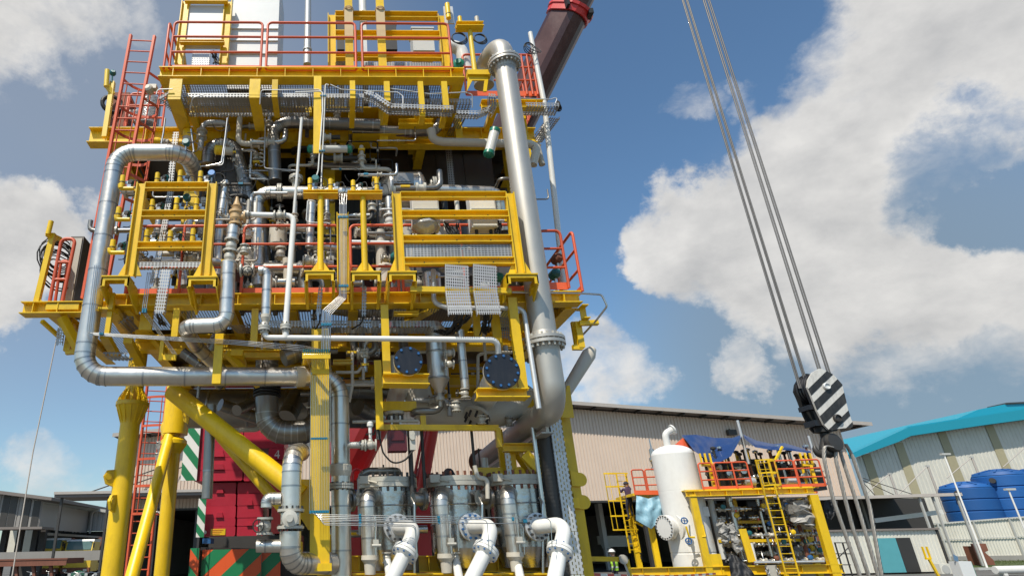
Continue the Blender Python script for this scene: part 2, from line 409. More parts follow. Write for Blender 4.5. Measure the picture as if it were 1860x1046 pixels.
def place_label(desc, p):
    x, y = proj(p); c = sorted(LM, key=lambda l: (l[1] - x) ** 2 + (l[2] - y) ** 2)
    def rel(l):
        dx, dy = x - l[1], y - l[2]
        if abs(dx) > abs(dy): return ('just left of' if dx < 0 else 'just right of') if abs(dx) < 45 else ('left of' if dx < 0 else 'right of')
        return ('just above' if dy < 0 else 'just below') if abs(dy) < 45 else ('above' if dy < 0 else 'below')
    opts = ['%s %s the %s' % (desc, rel(l), l[0]) for l in c[:2]] + ['%s between the %s and the %s' % (desc, c[i][0], c[j][0]) for i, j in ((0, 1), (0, 2), (1, 2))] + ['%s %s the %s' % (desc, rel(l), l[0]) for l in c[2:5]] + ['%s between the %s and the %s' % (desc, c[i][0], c[j][0]) for i, j in ((0, 3), (1, 3), (2, 3), (0, 4), (1, 4))]
    for o in opts:
        if o not in USED and len(o.split()) <= 16: USED.add(o); return o
    return opts[0]
def tag(o, label=None, cat=None, group=None, kind=None):
    if label: o['label'] = label
    if cat: o['category'] = cat
    if group: o['group'] = group
    if kind: o['kind'] = kind
    return o
def thing(name, label, cat, group=None):
    o = bpy.data.objects.new(name, None); COL.objects.link(o); o.empty_display_size = .2
    THINGS.append(o); return tag(o, label, cat, group)
def part(name, mb, m, parent, label=None, kind=None):
    o = bpy.data.objects.new(name, mb.mesh(name, m)); COL.objects.link(o); o.parent = parent
    if label: o['label'] = label
    if name in ('seam_bands', 'bolt_ring', 'lid_bolts', 'nozzle_bolts', 'joint_bolts', 'inlet_bolts', 'flange_ribs', 'rungs_small', 'cable_bundle', 'plugs'): kind = 'stuff'
    if kind: o['kind'] = kind
    return o
def one(name, mb, m, label, cat, group=None):       # a thing that is one mesh, origin at its base
    xs = list(zip(*mb.v)); c = V(((min(xs[0]) + max(xs[0])) / 2, (min(xs[1]) + max(xs[1])) / 2, min(xs[2])))
    mb.v = [tuple(V(p) - c) for p in mb.v]
    o = bpy.data.objects.new(name, mb.mesh(name, m)); COL.objects.link(o); o.location = c
    return tag(o, label, cat, group)
def struct(name, mb, m, kind='structure'):
    o = bpy.data.objects.new(name, mb.mesh(name, m)); COL.objects.link(o); o['kind'] = kind; return o
def ground_things():
    """move every Empty to the base of its parts"""
    for o in THINGS:
        lo = [1e9] * 3; hi = [-1e9] * 3
        for ch in o.children:
            if ch.type != 'MESH': continue
            for v in ch.data.vertices:
                for i in range(3):
                    lo[i] = min(lo[i], v.co[i]); hi[i] = max(hi[i], v.co[i])
        if lo[0] > 1e8: continue
        c = V(((lo[0] + hi[0]) / 2, (lo[1] + hi[1]) / 2, lo[2]))
        o.location = c
        for ch in o.children: ch.location = -c
    THINGS.clear()
def dup(root, loc, label=None, rot=None, group=None, scale=None):
    r = root.copy(); COL.objects.link(r); r.location = loc
    if rot is not None: r.rotation_euler = rot
    if scale: r.scale = (scale,) * 3
    if label: r['label'] = label
    if group: r['group'] = group
    for ch in root.children:
        c = ch.copy(); COL.objects.link(c); c.parent = r
        for g in ch.children:
            k = g.copy(); COL.objects.link(k); k.parent = c
    return r
def bend(pts, br, n=5):
    """round the corners of a polyline; returns points and the index ranges of the bends"""
    pts = [V(p) for p in pts]; out = [pts[0]]
    for i in range(1, len(pts) - 1):
        p = pts[i]; a = (pts[i - 1] - p); b = (pts[i + 1] - p); la, lb = a.length, b.length
        a /= la; b /= lb; ang = math.acos(max(-1, min(1, a.dot(b))))
        if math.pi - ang < .03: out.append(p); continue
        t = min(br / math.tan(ang / 2), la * .49, lb * .49); rr = t * math.tan(ang / 2)
        ctr = p + (a + b).normalized() * (rr / math.sin(ang / 2))
        s = p + a * t; e = p + b * t; vs = s - ctr; ve = e - ctr; th = math.pi - ang
        for k in range(n + 1):
            f = k / n
            out.append(ctr + (vs * math.sin((1 - f) * th) + ve * math.sin(f * th)) / math.sin(th))
    out.append(pts[-1]); return out
def stations(pts, step):
    """(point, direction) every step along a polyline"""
    res = []; acc = step * .5
    for a, b in zip(pts, pts[1:]):
        d = b - a; l = d.length
        while acc < l: res.append((a + d * (acc / l), d / l)); acc += step
        acc -= l
    return res
def flange_mb(mb, c, ax, R_, t=.03, r0=None):
    ax = V(ax).normalized(); c = V(c); mb.lathe(c - ax * t / 2, ax, [(R_, 0), (R_, t)], 20)
def flange_pair(parent, c, ax, r, m=VALV, k=None, gap=.008, t=.035, Rm=1.55, bm=BOLT):
    ax = V(ax).normalized(); c = V(c); Rf = r * Rm; mb = MB()
    for s in (-1, 1):
        o = c + ax * s * (gap / 2); mb.lathe(o, ax * s, [(Rf, 0), (Rf, t), (r * 1.2, t * 1.05), (r * 1.02, t * 2.2)], 20)
    f = part('flange', mb, m, parent)
    k = k or max(6, int(Rf * 60)); b = MB(); br = max(.010, min(.018, Rf * .09))
    b.bolts(c - ax * (t + .025), ax, (Rf + r) / 2 * 1.04, k, br, 2 * t + .05)
    part('bolt_ring', b, bm, f)
def pipe(name, label, cat, m, pts, r, br=None, n=14, clad=False, step=.5, flanges=(), group=None, seam=None, nb=5, elb=None, fm=VALV, parent=None, end=None):
    pp = bend(pts, br if br else r * 2.2, nb) if len(pts) > 2 else [V(p) for p in pts]
    root = parent or (thing(name, label, cat, group) if (clad or flanges or end) else None)
    mb = MB().tube(pp, r, n, split=clad)
    if root is None: return one(name, mb, m, label, cat, group)
    part('pipe_run' if not clad else 'cladding', mb, m, root)
    if clad:
        sb = MB(); done = []
        for q, d in stations(pp, step): sb.tube([q - d * .012, q + d * .012], r + .004, n, cap=False)
        for i in range(1, len(pp) - 1):
            d = (pp[i + 1] - pp[i - 1]).normalized()
            if (pp[i + 1] - pp[i]).length < r * 2.2 or (pp[i] - pp[i - 1]).length < r * 2.2:
                sb.tube([pp[i] - d * .008, pp[i] + d * .008], r * 1.0 + .005, n, cap=False)
        if sb.v: part('seam_bands', sb, seam or SEAM, root)
    for fl in flanges:
        c, ax = fl[0], fl[1]
        flange_pair(root, c, ax, fl[2] if len(fl) > 2 else r, fm, fl[3] if len(fl) > 3 else None)
    return root
# ================================================================== the yard
def surface(name, c0, c1_, s1, s2, rough=.85, bump=.3, bs=30):
    m = bpy.data.materials.new(name); m.use_nodes = True; t = m.node_tree; b = t.nodes['Principled BSDF']
    tc = t.nodes.new('ShaderNodeTexCoord')
    a = t.nodes.new('ShaderNodeTexNoise'); a.inputs['Scale'].default_value = s1; a.inputs['Detail'].default_value = 8
    c = t.nodes.new('ShaderNodeTexNoise'); c.inputs['Scale'].default_value = s2; c.inputs['Detail'].default_value = 5
    for q in (a, c): t.links.new(tc.outputs['Object'], q.inputs['Vector'])
    ml = t.nodes.new('ShaderNodeMath'); ml.operation = 'MULTIPLY_ADD'; ml.inputs[1].default_value = .5; 
    t.links.new(a.outputs['Fac'], ml.inputs[0])
    m2 = t.nodes.new('ShaderNodeMath'); m2.operation = 'MULTIPLY'; m2.inputs[1].default_value = .5; t.links.new(c.outputs['Fac'], m2.inputs[0])
    t.links.new(m2.outputs[0], ml.inputs[2])
    r = t.nodes.new('ShaderNodeValToRGB'); r.color_ramp.elements[0].position = .35; r.color_ramp.elements[1].position = .65
    r.color_ramp.elements[0].color = (*c0, 1); r.color_ramp.elements[1].color = (*c1_, 1)
    t.links.new(ml.outputs[0], r.inputs[0]); t.links.new(r.outputs[0], b.inputs['Base Color']); b.inputs['Roughness'].default_value = rough
    bp = t.nodes.new('ShaderNodeBump'); bp.inputs['Strength'].default_value = bump; t.links.new(c.outputs['Fac'], bp.inputs['Height']); t.links.new(bp.outputs[0], b.inputs['Normal'])
    return m
CONC = surface('yard_concrete', (.085, .08, .075), (.15, .143, .13), .15, 3.5)
GRASSM = surface('grass_green', (.035, .06, .012), (.09, .115, .03), .8, 14)
struct('ground', MB().quad((-1500, -600, 0), (1500, -600, 0), (1500, 2500, 0), (-1500, 2500, 0)), CONC)
# joints of the cast yard slabs
sj = MB()
for k in range(-10, 14): sj.bb((k * 6 - .012, -20, .002), (k * 6 + .012, 120, .006))
for k in range(-3, 20): sj.bb((-60, k * 6 - .012, .002), (84, k * 6 + .012, .0065))
struct('slab_joints', sj, DGREY)

PINKW = mat('beige_corrugated_sheet', (.60, .48, .385), .55, var=.06, dirt=.28, dcol=(.36, .28, .22), scale=.5)
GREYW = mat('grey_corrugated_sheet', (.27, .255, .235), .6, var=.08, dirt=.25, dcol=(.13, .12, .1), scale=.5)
GREYL = mat('light_grey_sheet', (.46, .46, .43), .6, var=.05, scale=.5)
OFFW = mat('off_white_sheet', (.66, .64, .56), .55, var=.07, dirt=.32, dcol=(.35, .33, .27), scale=.6)
STRIPE = mat('tan_wall_stripe', (.36, .32, .20), .6)
ROOFG = mat('grey_brown_roof_sheet', (.20, .17, .15), .6, var=.1, scale=.7)
FASC = mat('pale_fascia', (.42, .38, .34), .5)
TURQ = mat('turquoise_roof', (.012, .27, .37), .45, var=.05)
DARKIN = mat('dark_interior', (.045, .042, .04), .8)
TANKB = mat('blue_plastic_tank', (.012, .095, .31), .5, var=.06)

def corr(mb, x0, x1, y, zb, zt, pitch=.2, dep=.035):
    """corrugated sheet facing -Y; zb and zt are functions of x"""
    x = x0
    while x < x1:
        xs = [x, x + pitch * .60, x + pitch * .70, x + pitch * .90, x + pitch]; ys = [y, y, y + dep, y + dep, y]
        for i in range(4):
            a, b = xs[i], min(xs[i + 1], x1)
            if a >= x1: break
            mb.quad((a, ys[i], zb(a)), (b, ys[i + 1], zb(b)), (b, ys[i + 1], zt(b)), (a, ys[i], zt(a)))
        x += pitch
# ---- long shed with the open bay (gable side towards the yard)
YS = 50.
sh = thing('long_shed', 'long beige corrugated shed with an open dark bay and low gable roof', 'shed')
rl, rc, rr_ = P(206, 780, YS - 1.15), P(880, 722, YS - 1.15), P(1588, 783, YS - 1.15)
rz = (rl.z + rr_.z) / 2; rl.z = rr_.z = rz
def roofz(x):
    return rl.z + (rc.z - rl.z) * (x - rl.x) / (rc.x - rl.x) if x < rc.x else rc.z + (rr_.z - rc.z) * (x - rc.x) / (rr_.x - rc.x)
zb_ = P(1070, 909, YS).z
wl, wr = P(216, 900, YS).x, P(1532, 800, YS).x
w = MB(); corr(w, wl, wr, YS, lambda x: zb_, lambda x: roofz(x) - .12, .26, .06)
part('gable_wall', w, PINKW, sh)
for s, (a, b) in enumerate(((rl, rc), (rc, rr_))):
    part('roof', MB().prism([a, b, b + V((0, 0, .16)), a + V((0, 0, .16))], (0, 46, 0)), ROOFG, sh)
    part('fascia', MB().prism([a + V((0, -.06, -.06)), b + V((0, -.06, -.06)), b + V((0, -.06, .22)), a + V((0, -.06, .22))], (0, .05, 0)), FASC, sh)
for k in range(34):
    x = rl.x + .8 + (rr_.x - rl.x - 1.6) * k / 33
    part('roof_purlin', MB().bb((x - .05, YS - 1.05, roofz(x) - .17), (x + .05, YS - .01, roofz(x) - .02)), DGREY, sh)
part('bay_lintel', MB().bb((wl, YS - .05, zb_ - .14), (wr, YS + .2, zb_)), DGREY, sh)
for k in range(11):
    x = wl + .3 + (wr - wl - .6) * k / 10
    part('bay_column', MB().ibeam((x, YS + .3, 0), (x, YS + .3, zb_ - .14), .3, .3, .03, (0, 1, 0)), DGREY, sh)
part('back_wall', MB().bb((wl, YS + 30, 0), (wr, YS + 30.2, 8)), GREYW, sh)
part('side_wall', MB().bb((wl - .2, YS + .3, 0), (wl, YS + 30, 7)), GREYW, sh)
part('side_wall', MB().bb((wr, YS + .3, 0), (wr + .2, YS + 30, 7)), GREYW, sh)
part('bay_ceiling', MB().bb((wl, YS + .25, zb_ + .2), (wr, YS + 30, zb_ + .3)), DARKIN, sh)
q = P(1329, 785, YS - .25)
one('wall_floodlight', MB().box(q, .7, .3, .42).bar(q + V((0, .05, .1)), q + V((0, .25, .3)), .08, .08), DGREY, 'small dark floodlight on the beige shed gable above the blue tarpaulin', 'floodlight')
for (x, y, ww, hh, dp, c, lb) in [(1120, 980, 3.2, .7, 9, OFFW, 'long pale green machine bed in the dark shed bay'), (1135, 945, .5, 3.4, 14, DGREY, 'dark upright machine column deep in the shed bay'),
                              (1092, 950, .35, 3.6, 7, GREYL, 'grey upright profile leaning in the shed bay')]:
    q = P(x, y, YS + dp); one('stored_machine', MB().box(q, ww, .8, hh).box(q + V((0, 0, -hh / 2 - .1)), ww * .8, .6, .2).bb((q.x - ww * .3, q.y - .2, 0), (q.x - ww * .3 + .2, q.y + .2, q.z)), c, lb, 'machine')
# canopy along the left of the shed
cn = thing('lean_to_canopy', 'thin grey brown canopy roof running left from the shed over the dark bay', 'canopy')
a, b = P(98, 903, 47), P(372, 905, 47); b.z = a.z
part('canopy_roof', MB().prism([a, b, b + V((0, 0, .3)), a + V((0, 0, .3))], (0, 3.5, 0)), ROOFG, cn)
part('gutter', MB().bb(a + V((0, -.12, .2)), b + V((0, 0, .38))), FASC, cn)
for f in (.04, .35, .68, .97):
    x = a.x + (b.x - a.x) * f; part('canopy_post', MB().bb((x - .08, 47.3, 0), (x + .08, 47.46, a.z)), DGREY, cn)
for x in (P(150, 895, 48.5), P(190, 895, 48.5)):
    part('stay_rod', MB().cyl((x.x, 48.6, a.z + .3), (x.x + 5.5, 49.8, a.z + 2.4), .05, n=6), DGREY, cn)
# ---- sheds on the left
ls = thing('dark_grey_workshop', 'dim grey brown workshop with striped wall and open ground floor, far left', 'workshop')
YL = 62.
a, b, c = P(-60, 884, YL), P(78, 908, YL), P(78, 960, YL)
zt = lambda x: a.z + (b.z - a.z) * (x - a.x) / (b.x - a.x)
w = MB(); corr(w, a.x, b.x, YL, lambda x: c.z, lambda x: zt(x) - .1, .35, .06); part('clad_wall', w, GREYW, ls)
part('roof', MB().prism([a + V((-2, -1, 0)), b + V((1.2, -1, -.1)), b + V((1.2, -1, .18)), a + V((-2, -1, .3))], (0, 20, 0)), ROOFG, ls)
for px in (8, 22, 47, 65):
    q = P(px, 930, YL - .03); part('wall_stripe', MB().bb((q.x - .32, YL - .05, c.z), (q.x + .32, YL - .01, zt(q.x) - .12)), DGREY, ls)
for px in (2, 30, 58, 72):
    q = P(px, 985, YL); part('column', MB().bb((q.x - .25, YL + .3, 0), (q.x + .25, YL + .8, c.z)), DARKIN, ls)
part('lower_canopy', MB().prism([c + V((-13, -2.5, 0)), c + V((1, -2.5, -.1)), c + V((1, -2.5, .1)), c + V((-13, -2.5, .2))], (0, 2.6, 0)), ROOFG, ls)
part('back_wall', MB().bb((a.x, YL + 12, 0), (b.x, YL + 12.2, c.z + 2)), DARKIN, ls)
part('side_wall', MB().bb((b.x - .1, YL + .1, c.z), (b.x, YL + 12, b.z - .3)), GREYL, ls)
for px in (17, 52):
    q = P(px, 983, YL + 11.6); part('window', MB().bb((q.x - .75, YL + 11.7, q.z - 1.6), (q.x + .75, YL + 11.8, q.z + 1.6)), OFFW, ls)
gs = thing('light_grey_workshop', 'long grey corrugated wall under the canopy behind the two trucks', 'workshop')
YG = 74.
a, b = P(76, 912, YG), P(225, 936, YG); c = P(76, 966, YG)
w = MB(); corr(w, a.x, b.x, YG, lambda x: c.z, lambda x: a.z + (b.z - a.z) * (x - a.x) / (b.x - a.x), .5, .06); part('clad_wall', w, GREYL, gs)
part('roof', MB().prism([a + V((-1, -.5, .0)), b + V((.5, -.5, 0)), b + V((.5, -.5, .3)), a + V((-1, -.5, .3))], (0, 14, 0)), GREYL, gs)
part('lower_canopy', MB().prism([P(76, 966, YG - 2), P(176, 973, YG - 2), P(176, 976, YG - 2), P(76, 971, YG - 2)], (0, 3, 0)), FASC, gs)
for px, y0, y1 in ((103, 918, 962), (137, 922, 966), (167, 930, 968)):
    q, q2 = P(px, y0, YG - .25), P(px - 4, y1, YG - .25); part('downpipe', MB().tube(bend([q + V((.9, 0, .3)), q, q2], .4), .12, 8), GREYL, gs)
part('brace', MB().cyl(P(106, 926, YG - .5), P(147, 966, YG - .5), .12, n=6), FASC, gs)
part('brace', MB().cyl(P(106, 926, YG - .5), P(139, 966, YG - .5), .10, n=6), FASC, gs)
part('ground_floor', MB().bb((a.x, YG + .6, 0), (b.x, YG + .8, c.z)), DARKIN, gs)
one('yard_wall', MB().bb(P(-80, 1004, 58), P(200, 1016, 58.3)), GREYW, 'low grey wall behind the parked motorbikes and trailer', 'wall')
# ---- trucks
def truck(px, py, d, label):
    t = thing('crane_truck', label, 'truck', 'trucks parked by the grey workshop')
    o = P(px, py, d); o.z = 0; W = 2.6; zc = P(px, py, d).z - .3
    x0, x1 = o.x - W / 2, o.x + W / 2
    cab = MB().prism([(x0, d, .6), (x0, d - .12, zc + .35), (x0, d + .18, zc + 1.25), (x0, d + 1.9, zc + 1.3), (x0, d + 1.9, .6)], (W, 0, 0))
    part('cab', cab, YEL2, t); 
    part('cab_roof', MB().prism([(x0 - .02, d + .1, zc + 1.15), (x0 - .02, d + .2, zc + 1.35), (x0 - .02, d + 1.95, zc + 1.38), (x0 - .02, d + 1.95, zc + 1.1)], (W + .04, 0, 0)), FRP, t)
    part('windscreen', MB().prism([(x0 + .12, d - .16, zc + .42), (x0 + .12, d + .1, zc + 1.18), (x0 + .12, d + .14, zc + 1.18), (x0 + .12, d - .10, zc + .42)], (W - .24, 0, 0)), mat('windscreen_glass' + str(px), (.10, .17, .17), .08), t)
    part('bumper', MB().bb((x0 - .05, d - .3, .45), (x1 + .05, d, .95)), RUST, t)
    for sx in (x0 + .35, x1 - .35):
        part('headlight', MB().box((sx, d - .31, .72), .35, .06, .2), GLASS, t)
        part('wheel', MB().lathe((sx - .17, d + .8, .5), (1, 0, 0), [(.3, 0), (.5, .02), (.5, .32), (.3, .34)], 16), BLACK, t)
        part('mirror', MB().box((sx + (.45 if sx > o.x else -.45), d - .1, zc + .8), .12, .1, .45).cyl((sx, d, zc + 1.2), (sx + (.45 if sx > o.x else -.45), d - .1, zc + 1.0), .02, n=5), BLACK, t)
    part('carrier_bed', MB().bb((x0, d + 2.0, .7), (x1, d + 9, 1.3)), YEL2, t)
    part('crane_arm', MB().bar((x1 - .4, d + 2.4, 1.3), (x1 - .2, d + 2.6, 3.6), .4, .4).bar((x1 - .2, d + 2.6, 3.5), (o.x, d + 8, 3.2), .35, .4), RUST, t)
truck(87, 998, 66, 'yellow truck cab with wide windscreen and pale roof, left of two, with rusty crane arm')
truck(143, 1000, 66, 'yellow truck cab with pale roof, nearer the thick yellow leg')
# ---- lowbed trailer
tr = thing('modular_trailer', 'dark red low platform trailer with a row of black wheels, bottom left', 'trailer')
a, b = P(-60, 1017, 40), P(122, 1019, 40); b.z = a.z
part('platform', MB().bb(a + V((0, 0, -.28)), V((b.x, 42.6, a.z + .02))), RUST, tr)
part('side_rail', MB().ibeam(a + V((0, -.08, -.2)), V((b.x, 39.92, a.z - .2)), .1, .34, .03), RUST, tr)
for k in range(8):
    x = a.x + .7 + k * 1.0
    if x > b.x - .3: break
    for y in (40.3, 42.2):
        wl_ = part('wheel', MB().lathe((x, y - .14, .42), (0, 1, 0), [(.2, 0), (.41, .03), (.42, .25), (.2, .28)], 16), BLACK, tr)
        part('rim', MB().lathe((x, y - .15, .42), (0, 1, 0), [(.2, 0), (.19, .06)], 10), DGREY, wl_)
    part('swing_arm', MB().bar((x + .05, 40.2, a.z - .25), (x + .4, 40.2, .45), .16, .2), RUST, tr)
ground_things()
# ---- motorbikes (one built, others copied)
def motorbike():
    t = thing('motorbike', 'silver motorbike parked second from the right in the row behind the trailer', 'motorbike', 'motorbikes parked by the low wall')
    for x in (0, 1.25):
        w_ = part('wheel', MB().torus((x, 0, .30), (0, 1, 0), .25, .05, 18, 6), BLACK, t)
        part('spokes', MB().bar((x - .24, 0, .3), (x + .24, 0, .3), .015, .015).bar((x, 0, .06), (x, 0, .54), .015, .015, (1, 0, 0)), GALV, w_)
    part('frame', MB().tube([(0, 0, .3), (.35, 0, .5), (.9, 0, .62), (1.1, 0, .8)], .045, 6).tube([(.35, 0, .5), (.6, 0, .3), (.95, 0, .6)], .035, 6), DGREY, t)
    part('engine', MB().box((.55, 0, .38), .32, .24, .26).lathe((.45, -.14, .36), (0, 1, 0), [(.1, 0), (.1, .28)], 10), STEEL, t)
    part('fuel_tank', MB().sphere((.78, 0, .74), .2, 10, 6, (1.3, .6, .6)), FRP, t)
    part('seat', MB().sphere((.32, 0, .74), .2, 10, 6, (1.8, .6, .35)), BLACK, t)
    part('fork', MB().tube([(1.25, .07, .3), (1.05, .07, .95)], .025, 6).tube([(1.25, -.07, .3), (1.05, -.07, .95)], .025, 6), STEEL, t)
    part('handlebar', MB().tube([(.98, -.33, 1.0), (1.05, -.1, .95), (1.05, .1, .95), (.98, .33, 1.0)], .018, 6), STEEL, t)
    part('headlight', MB().lathe((1.08, 0, .86), (1, 0, 0), [(.05, 0), (.09, .06), (.09, .12)], 10), GLASS, t)
    part('fender', MB().torus((0, 0, .3), (0, 1, 0), .33, .035, 10, 5, -2.6, -.6), STEEL, t)
    part('exhaust', MB().cyl((.5, -.14, .24), (-.1, -.16, .36), .04), STEEL, t)
    return t
mk = motorbike(); ground_things()
spots = [(128, 'dark motorbike at the left end of the parked row'), (138, 'motorbike third from the right in the parked row'), (148, 'motorbike in the middle right of the parked row behind the trailer'),
         (158, 'silver motorbike second from the right end of the row'), (171, 'motorbike at the right end of the row beside the yellow leg'), (96, 'motorbike behind the trailer platform, second from left'), (60, 'motorbike half hidden behind the trailer platform')]
for i, (px, lb) in enumerate(spots):
    q = P(px, 1030, 44.5 if px > 100 else 50); rot = (0, 0, R(-70 + 17 * math.sin(i * 2.1)))
    if i == 0: mk.location = (q.x, q.y, 0); mk.rotation_euler = rot; mk['label'] = lb
    else: dup(mk, (q.x, q.y, 0), lb, rot)
q = G(162, 1042)
pt = thing('timber_pallet', 'low stack of light timber pallets on the yard left of the yellow leg', 'pallet')
q = P(162, 1042, 30); q.z = 0
for k in range(3):
    for j in range(4): part('plank', MB().box((q.x, q.y + j * .28 - .4, .06 + k * .15), 1.2, .2, .03), WOOD, pt)
    for j in (-1, 0, 1): part('bearer', MB().box((q.x + j * .5, q.y, .0 + k * .15), .1, 1.1, .09), WOOD, pt)
sw = thing('covered_bundle', 'green covered bundle standing behind the motorbikes', 'bundle')
q = P(146, 1018, 46); part('cover', MB().sphere((q.x, q.y, .62), .5, 9, 6, (1.3, .6, .9)), mat('green_cover', (.01, .085, .05), .8, bump=.5, bscale=8), sw)
part('frame_feet', MB().box((q.x, q.y, .05), 1.2, .6, .1), DGREY, sw)
ground_things()
# thin guy wire on the far left
one('guy_rope', MB().tube([P(108, 590, 12), P(60, 820, 11.6), P(22, 1046, 11.2)], .012, 6), FASC, 'thin pale rope hanging from the left deck corner down to the ground', 'rope')

# ================================================================== right background
rb = thing('white_warehouse', 'large off white warehouse with turquoise roof on the right', 'warehouse')
YR = 76.
lo = [(1549, 832), (1632, 802), (1655, 791), (1702, 784), (1791, 771), (1880, 759), (2100, 727)]
up = [(2100, 704), (1860, 743), (1649, 776), (1545, 824)]
LW = [P(x, y, YR) for x, y in lo]
def warez(x):
    for a, b in zip(LW, LW[1:]):
        if a.x <= x <= b.x: return a.z + (b.z - a.z) * (x - a.x) / (b.x - a.x)
    return LW[-1].z if x > LW[-1].x else LW[0].z
w = MB(); corr(w, LW[0].x + .4, LW[-1].x - .2, YR, lambda x: 0, lambda x: warez(x) - .02, .5, .05); part('wall', w, OFFW, rb)
part('verge_fascia', MB().prism([P(x, y, YR - 1.7) for x, y in lo + up], (0, 1.5, 0)), TURQ, rb)
rp = [P(x, y, YR - .2) for x, y in up[::-1]]
for a, b in zip(rp, rp[1:]): part('roof', MB().prism([a, b, b + V((0, 0, .12)), a + V((0, 0, .12))], (0, 50, 0)), TURQ, rb)
for px, py in ((1585, 860), (1645, 840), (1722, 815), (1808, 800)):
    q = P(px, py, YR - .06); part('wall_stripe', MB().bb((q.x - .55, YR - .07, 0), (q.x + .55, YR - .03, warez(q.x) - .05)), STRIPE, rb)
part('raised_roof', MB().prism([P(x, y, YR + 14) for x, y in ((1738, 768), (1738, 760), (1778, 743), (1830, 733), (1990, 726), (1990, 768))], (0, 30, 0)), TURQ, rb)
part('ridge_cap', MB().prism([P(x, y, YR + 13.8) for x, y in ((1828, 734), (1828, 731), (1990, 723), (1990, 727))], (0, 3, 0)), DGREY, rb)
# blue tanks
for i, (px, y0, wpx, lb) in enumerate(((1737, 866, 74, 'left blue plastic water tank, half behind the thin canopy'), (1805, 857, 78, 'middle of three blue water tanks, with ribbed lid'), (1868, 848, 74, 'right blue water tank cut by the picture edge'))):
    t = thing('water_tank', lb, 'tank', 'blue water tanks behind the fence')
    d = 56. - i * .6; top = P(px, y0, d); bt = P(px + 20, 985, d); r = wpx / 2 * 62 / FP * .93
    z1 = top.z; c = V((top.x + .4, d, 0)); zz = z1 - 1.0
    prof = [(r * .96, 1.2)]; z = 1.2; k = 0
    while z < zz - .3:
        z2 = z + .95; prof += [(r, z + .06), (r, z2 - .1), (r * .965, z2 - .04)]; z = z2
    part('tank_body', MB().lathe(c, (0, 0, 1), prof, 28), TANKB, t)
    part('tank_lid', MB().lathe(c + V((0, 0, z)), (0, 0, 1), [(r * .97, 0), (r * .88, .25), (r * .35, .5), (r * .3, .58), (0.02, .6)], 28), TANKB, t)
    for j in range(10):
        a = j * math.pi / 5; part('lid_rib', MB().bar(c + V((r * .9 * math.cos(a), r * .9 * math.sin(a), z + .22)), c + V((r * .35 * math.cos(a), r * .35 * math.sin(a), z + .52)), .16, .12), TANKB, t)
    part('inlet', MB().cyl(c + V((-r * .86, -r * .45, z - .45)), c + V((-r * 1.05, -r * .6, z - .45)), .22), DGREY, t)
    part('stand', MB().bb(c + V((-r, -r, 0)), c + V((r, r, 1.2))), GREYL, t)
# fence
fn = thing('panel_fence', 'off white corrugated panel fence with grey rails on the right', 'fence')
YF = 52.
a, b = P(1575, 960, YF), P(1990, 922, YF); c = P(1800, 1005, YF - 0)
A0, B0 = V((a.x, YF, 0)), V((b.x, YF - 4, 0)); zt0, zt1 = a.z, P(1990, 922, YF - 4).z; zb0 = max(.3, c.z - .1)
n = 8
for k in range(n):
    f0, f1 = k / n, (k + 1) / n; p0 = A0.lerp(B0, f0); p1 = A0.lerp(B0, f1)
    z0 = zt0 + (zt1 - zt0) * f0; z1 = zt0 + (zt1 - zt0) * f1; m = 12; mb = MB(); zm = (z0 + zb0) / 2
    for lo_, hi_ in ((zb0, zm - .03), (zm + .03, None)):
        for j in range(m):
            u0, u1 = j / m, (j + .5) / m; u2 = (j + 1) / m; off = V((0, .05, 0))
            for (ua, ub, oa, ob) in ((u0, u1, V(), off), (u1, u2, off, V())):
                qa, qb = p0.lerp(p1, ua) + oa, p0.lerp(p1, ub) + ob
                ha = hi_ if hi_ else z0 + (z1 - z0) * ua; hb = hi_ if hi_ else z0 + (z1 - z0) * ub
                mb.quad((qa.x, qa.y, lo_), (qb.x, qb.y, lo_), (qb.x, qb.y, hb), (qa.x, qa.y, ha))
    part('fence_panel', mb, OFFW, fn)
    part('post', MB().bb((p0.x - .06, p0.y - .12, 0), (p0.x + .06, p0.y - .02, z0 + .05)), GREYL, fn)
    part('rail', MB().bar((p0.x, p0.y - .08, z0), (p1.x, p1.y - .08, z1), .06, .1), GREYL, fn)
    part('rail', MB().bar((p0.x, p0.y - .07, zm), (p1.x, p1.y - .07, zm), .05, .06), GREYL, fn)
part('plinth', MB().prism([A0 + V((0, -.1, 0)), B0 + V((0, -.1, 0)), B0 + V((0, -.1, zb0)), A0 + V((0, -.1, zb0))], (0, .3, 0)), GREYW, fn)
# grass verge and the road in front of the fence
gv = [P(1690, 1016, 46), P(1990, 1006, 46)]
x0, x1 = gv[0].x, gv[1].x + 8
struct('grass_verge', MB().prism([(x0, 43, .0), (x0, 44, .16), (x0, 51.6, .30), (x0, 51.6, 0)], (x1 - x0, 0, 0)), GRASSM)
gb = MB(); rg = random.Random(3)
for k in range(9000):
    x = rg.uniform(x0, x1); y = rg.uniform(43.3, 51.5); h = rg.uniform(.05, .18); a = rg.uniform(0, 6.3); w_ = .03; z = .02 + .26 * (y - 43) / 8.6
    gb.v += [(x - w_ * math.cos(a), y - w_ * math.sin(a), z), (x + w_ * math.cos(a), y + w_ * math.sin(a), z), (x + rg.uniform(-.08, .08), y, z + h)]; gb.face((len(gb.v) - 3, len(gb.v) - 2, len(gb.v) - 1))
struct('grass', gb, GRASSM, 'stuff')
struct('kerb', MB().bb((x0, 42.7, 0), (x1, 43, .14)), GREYL)
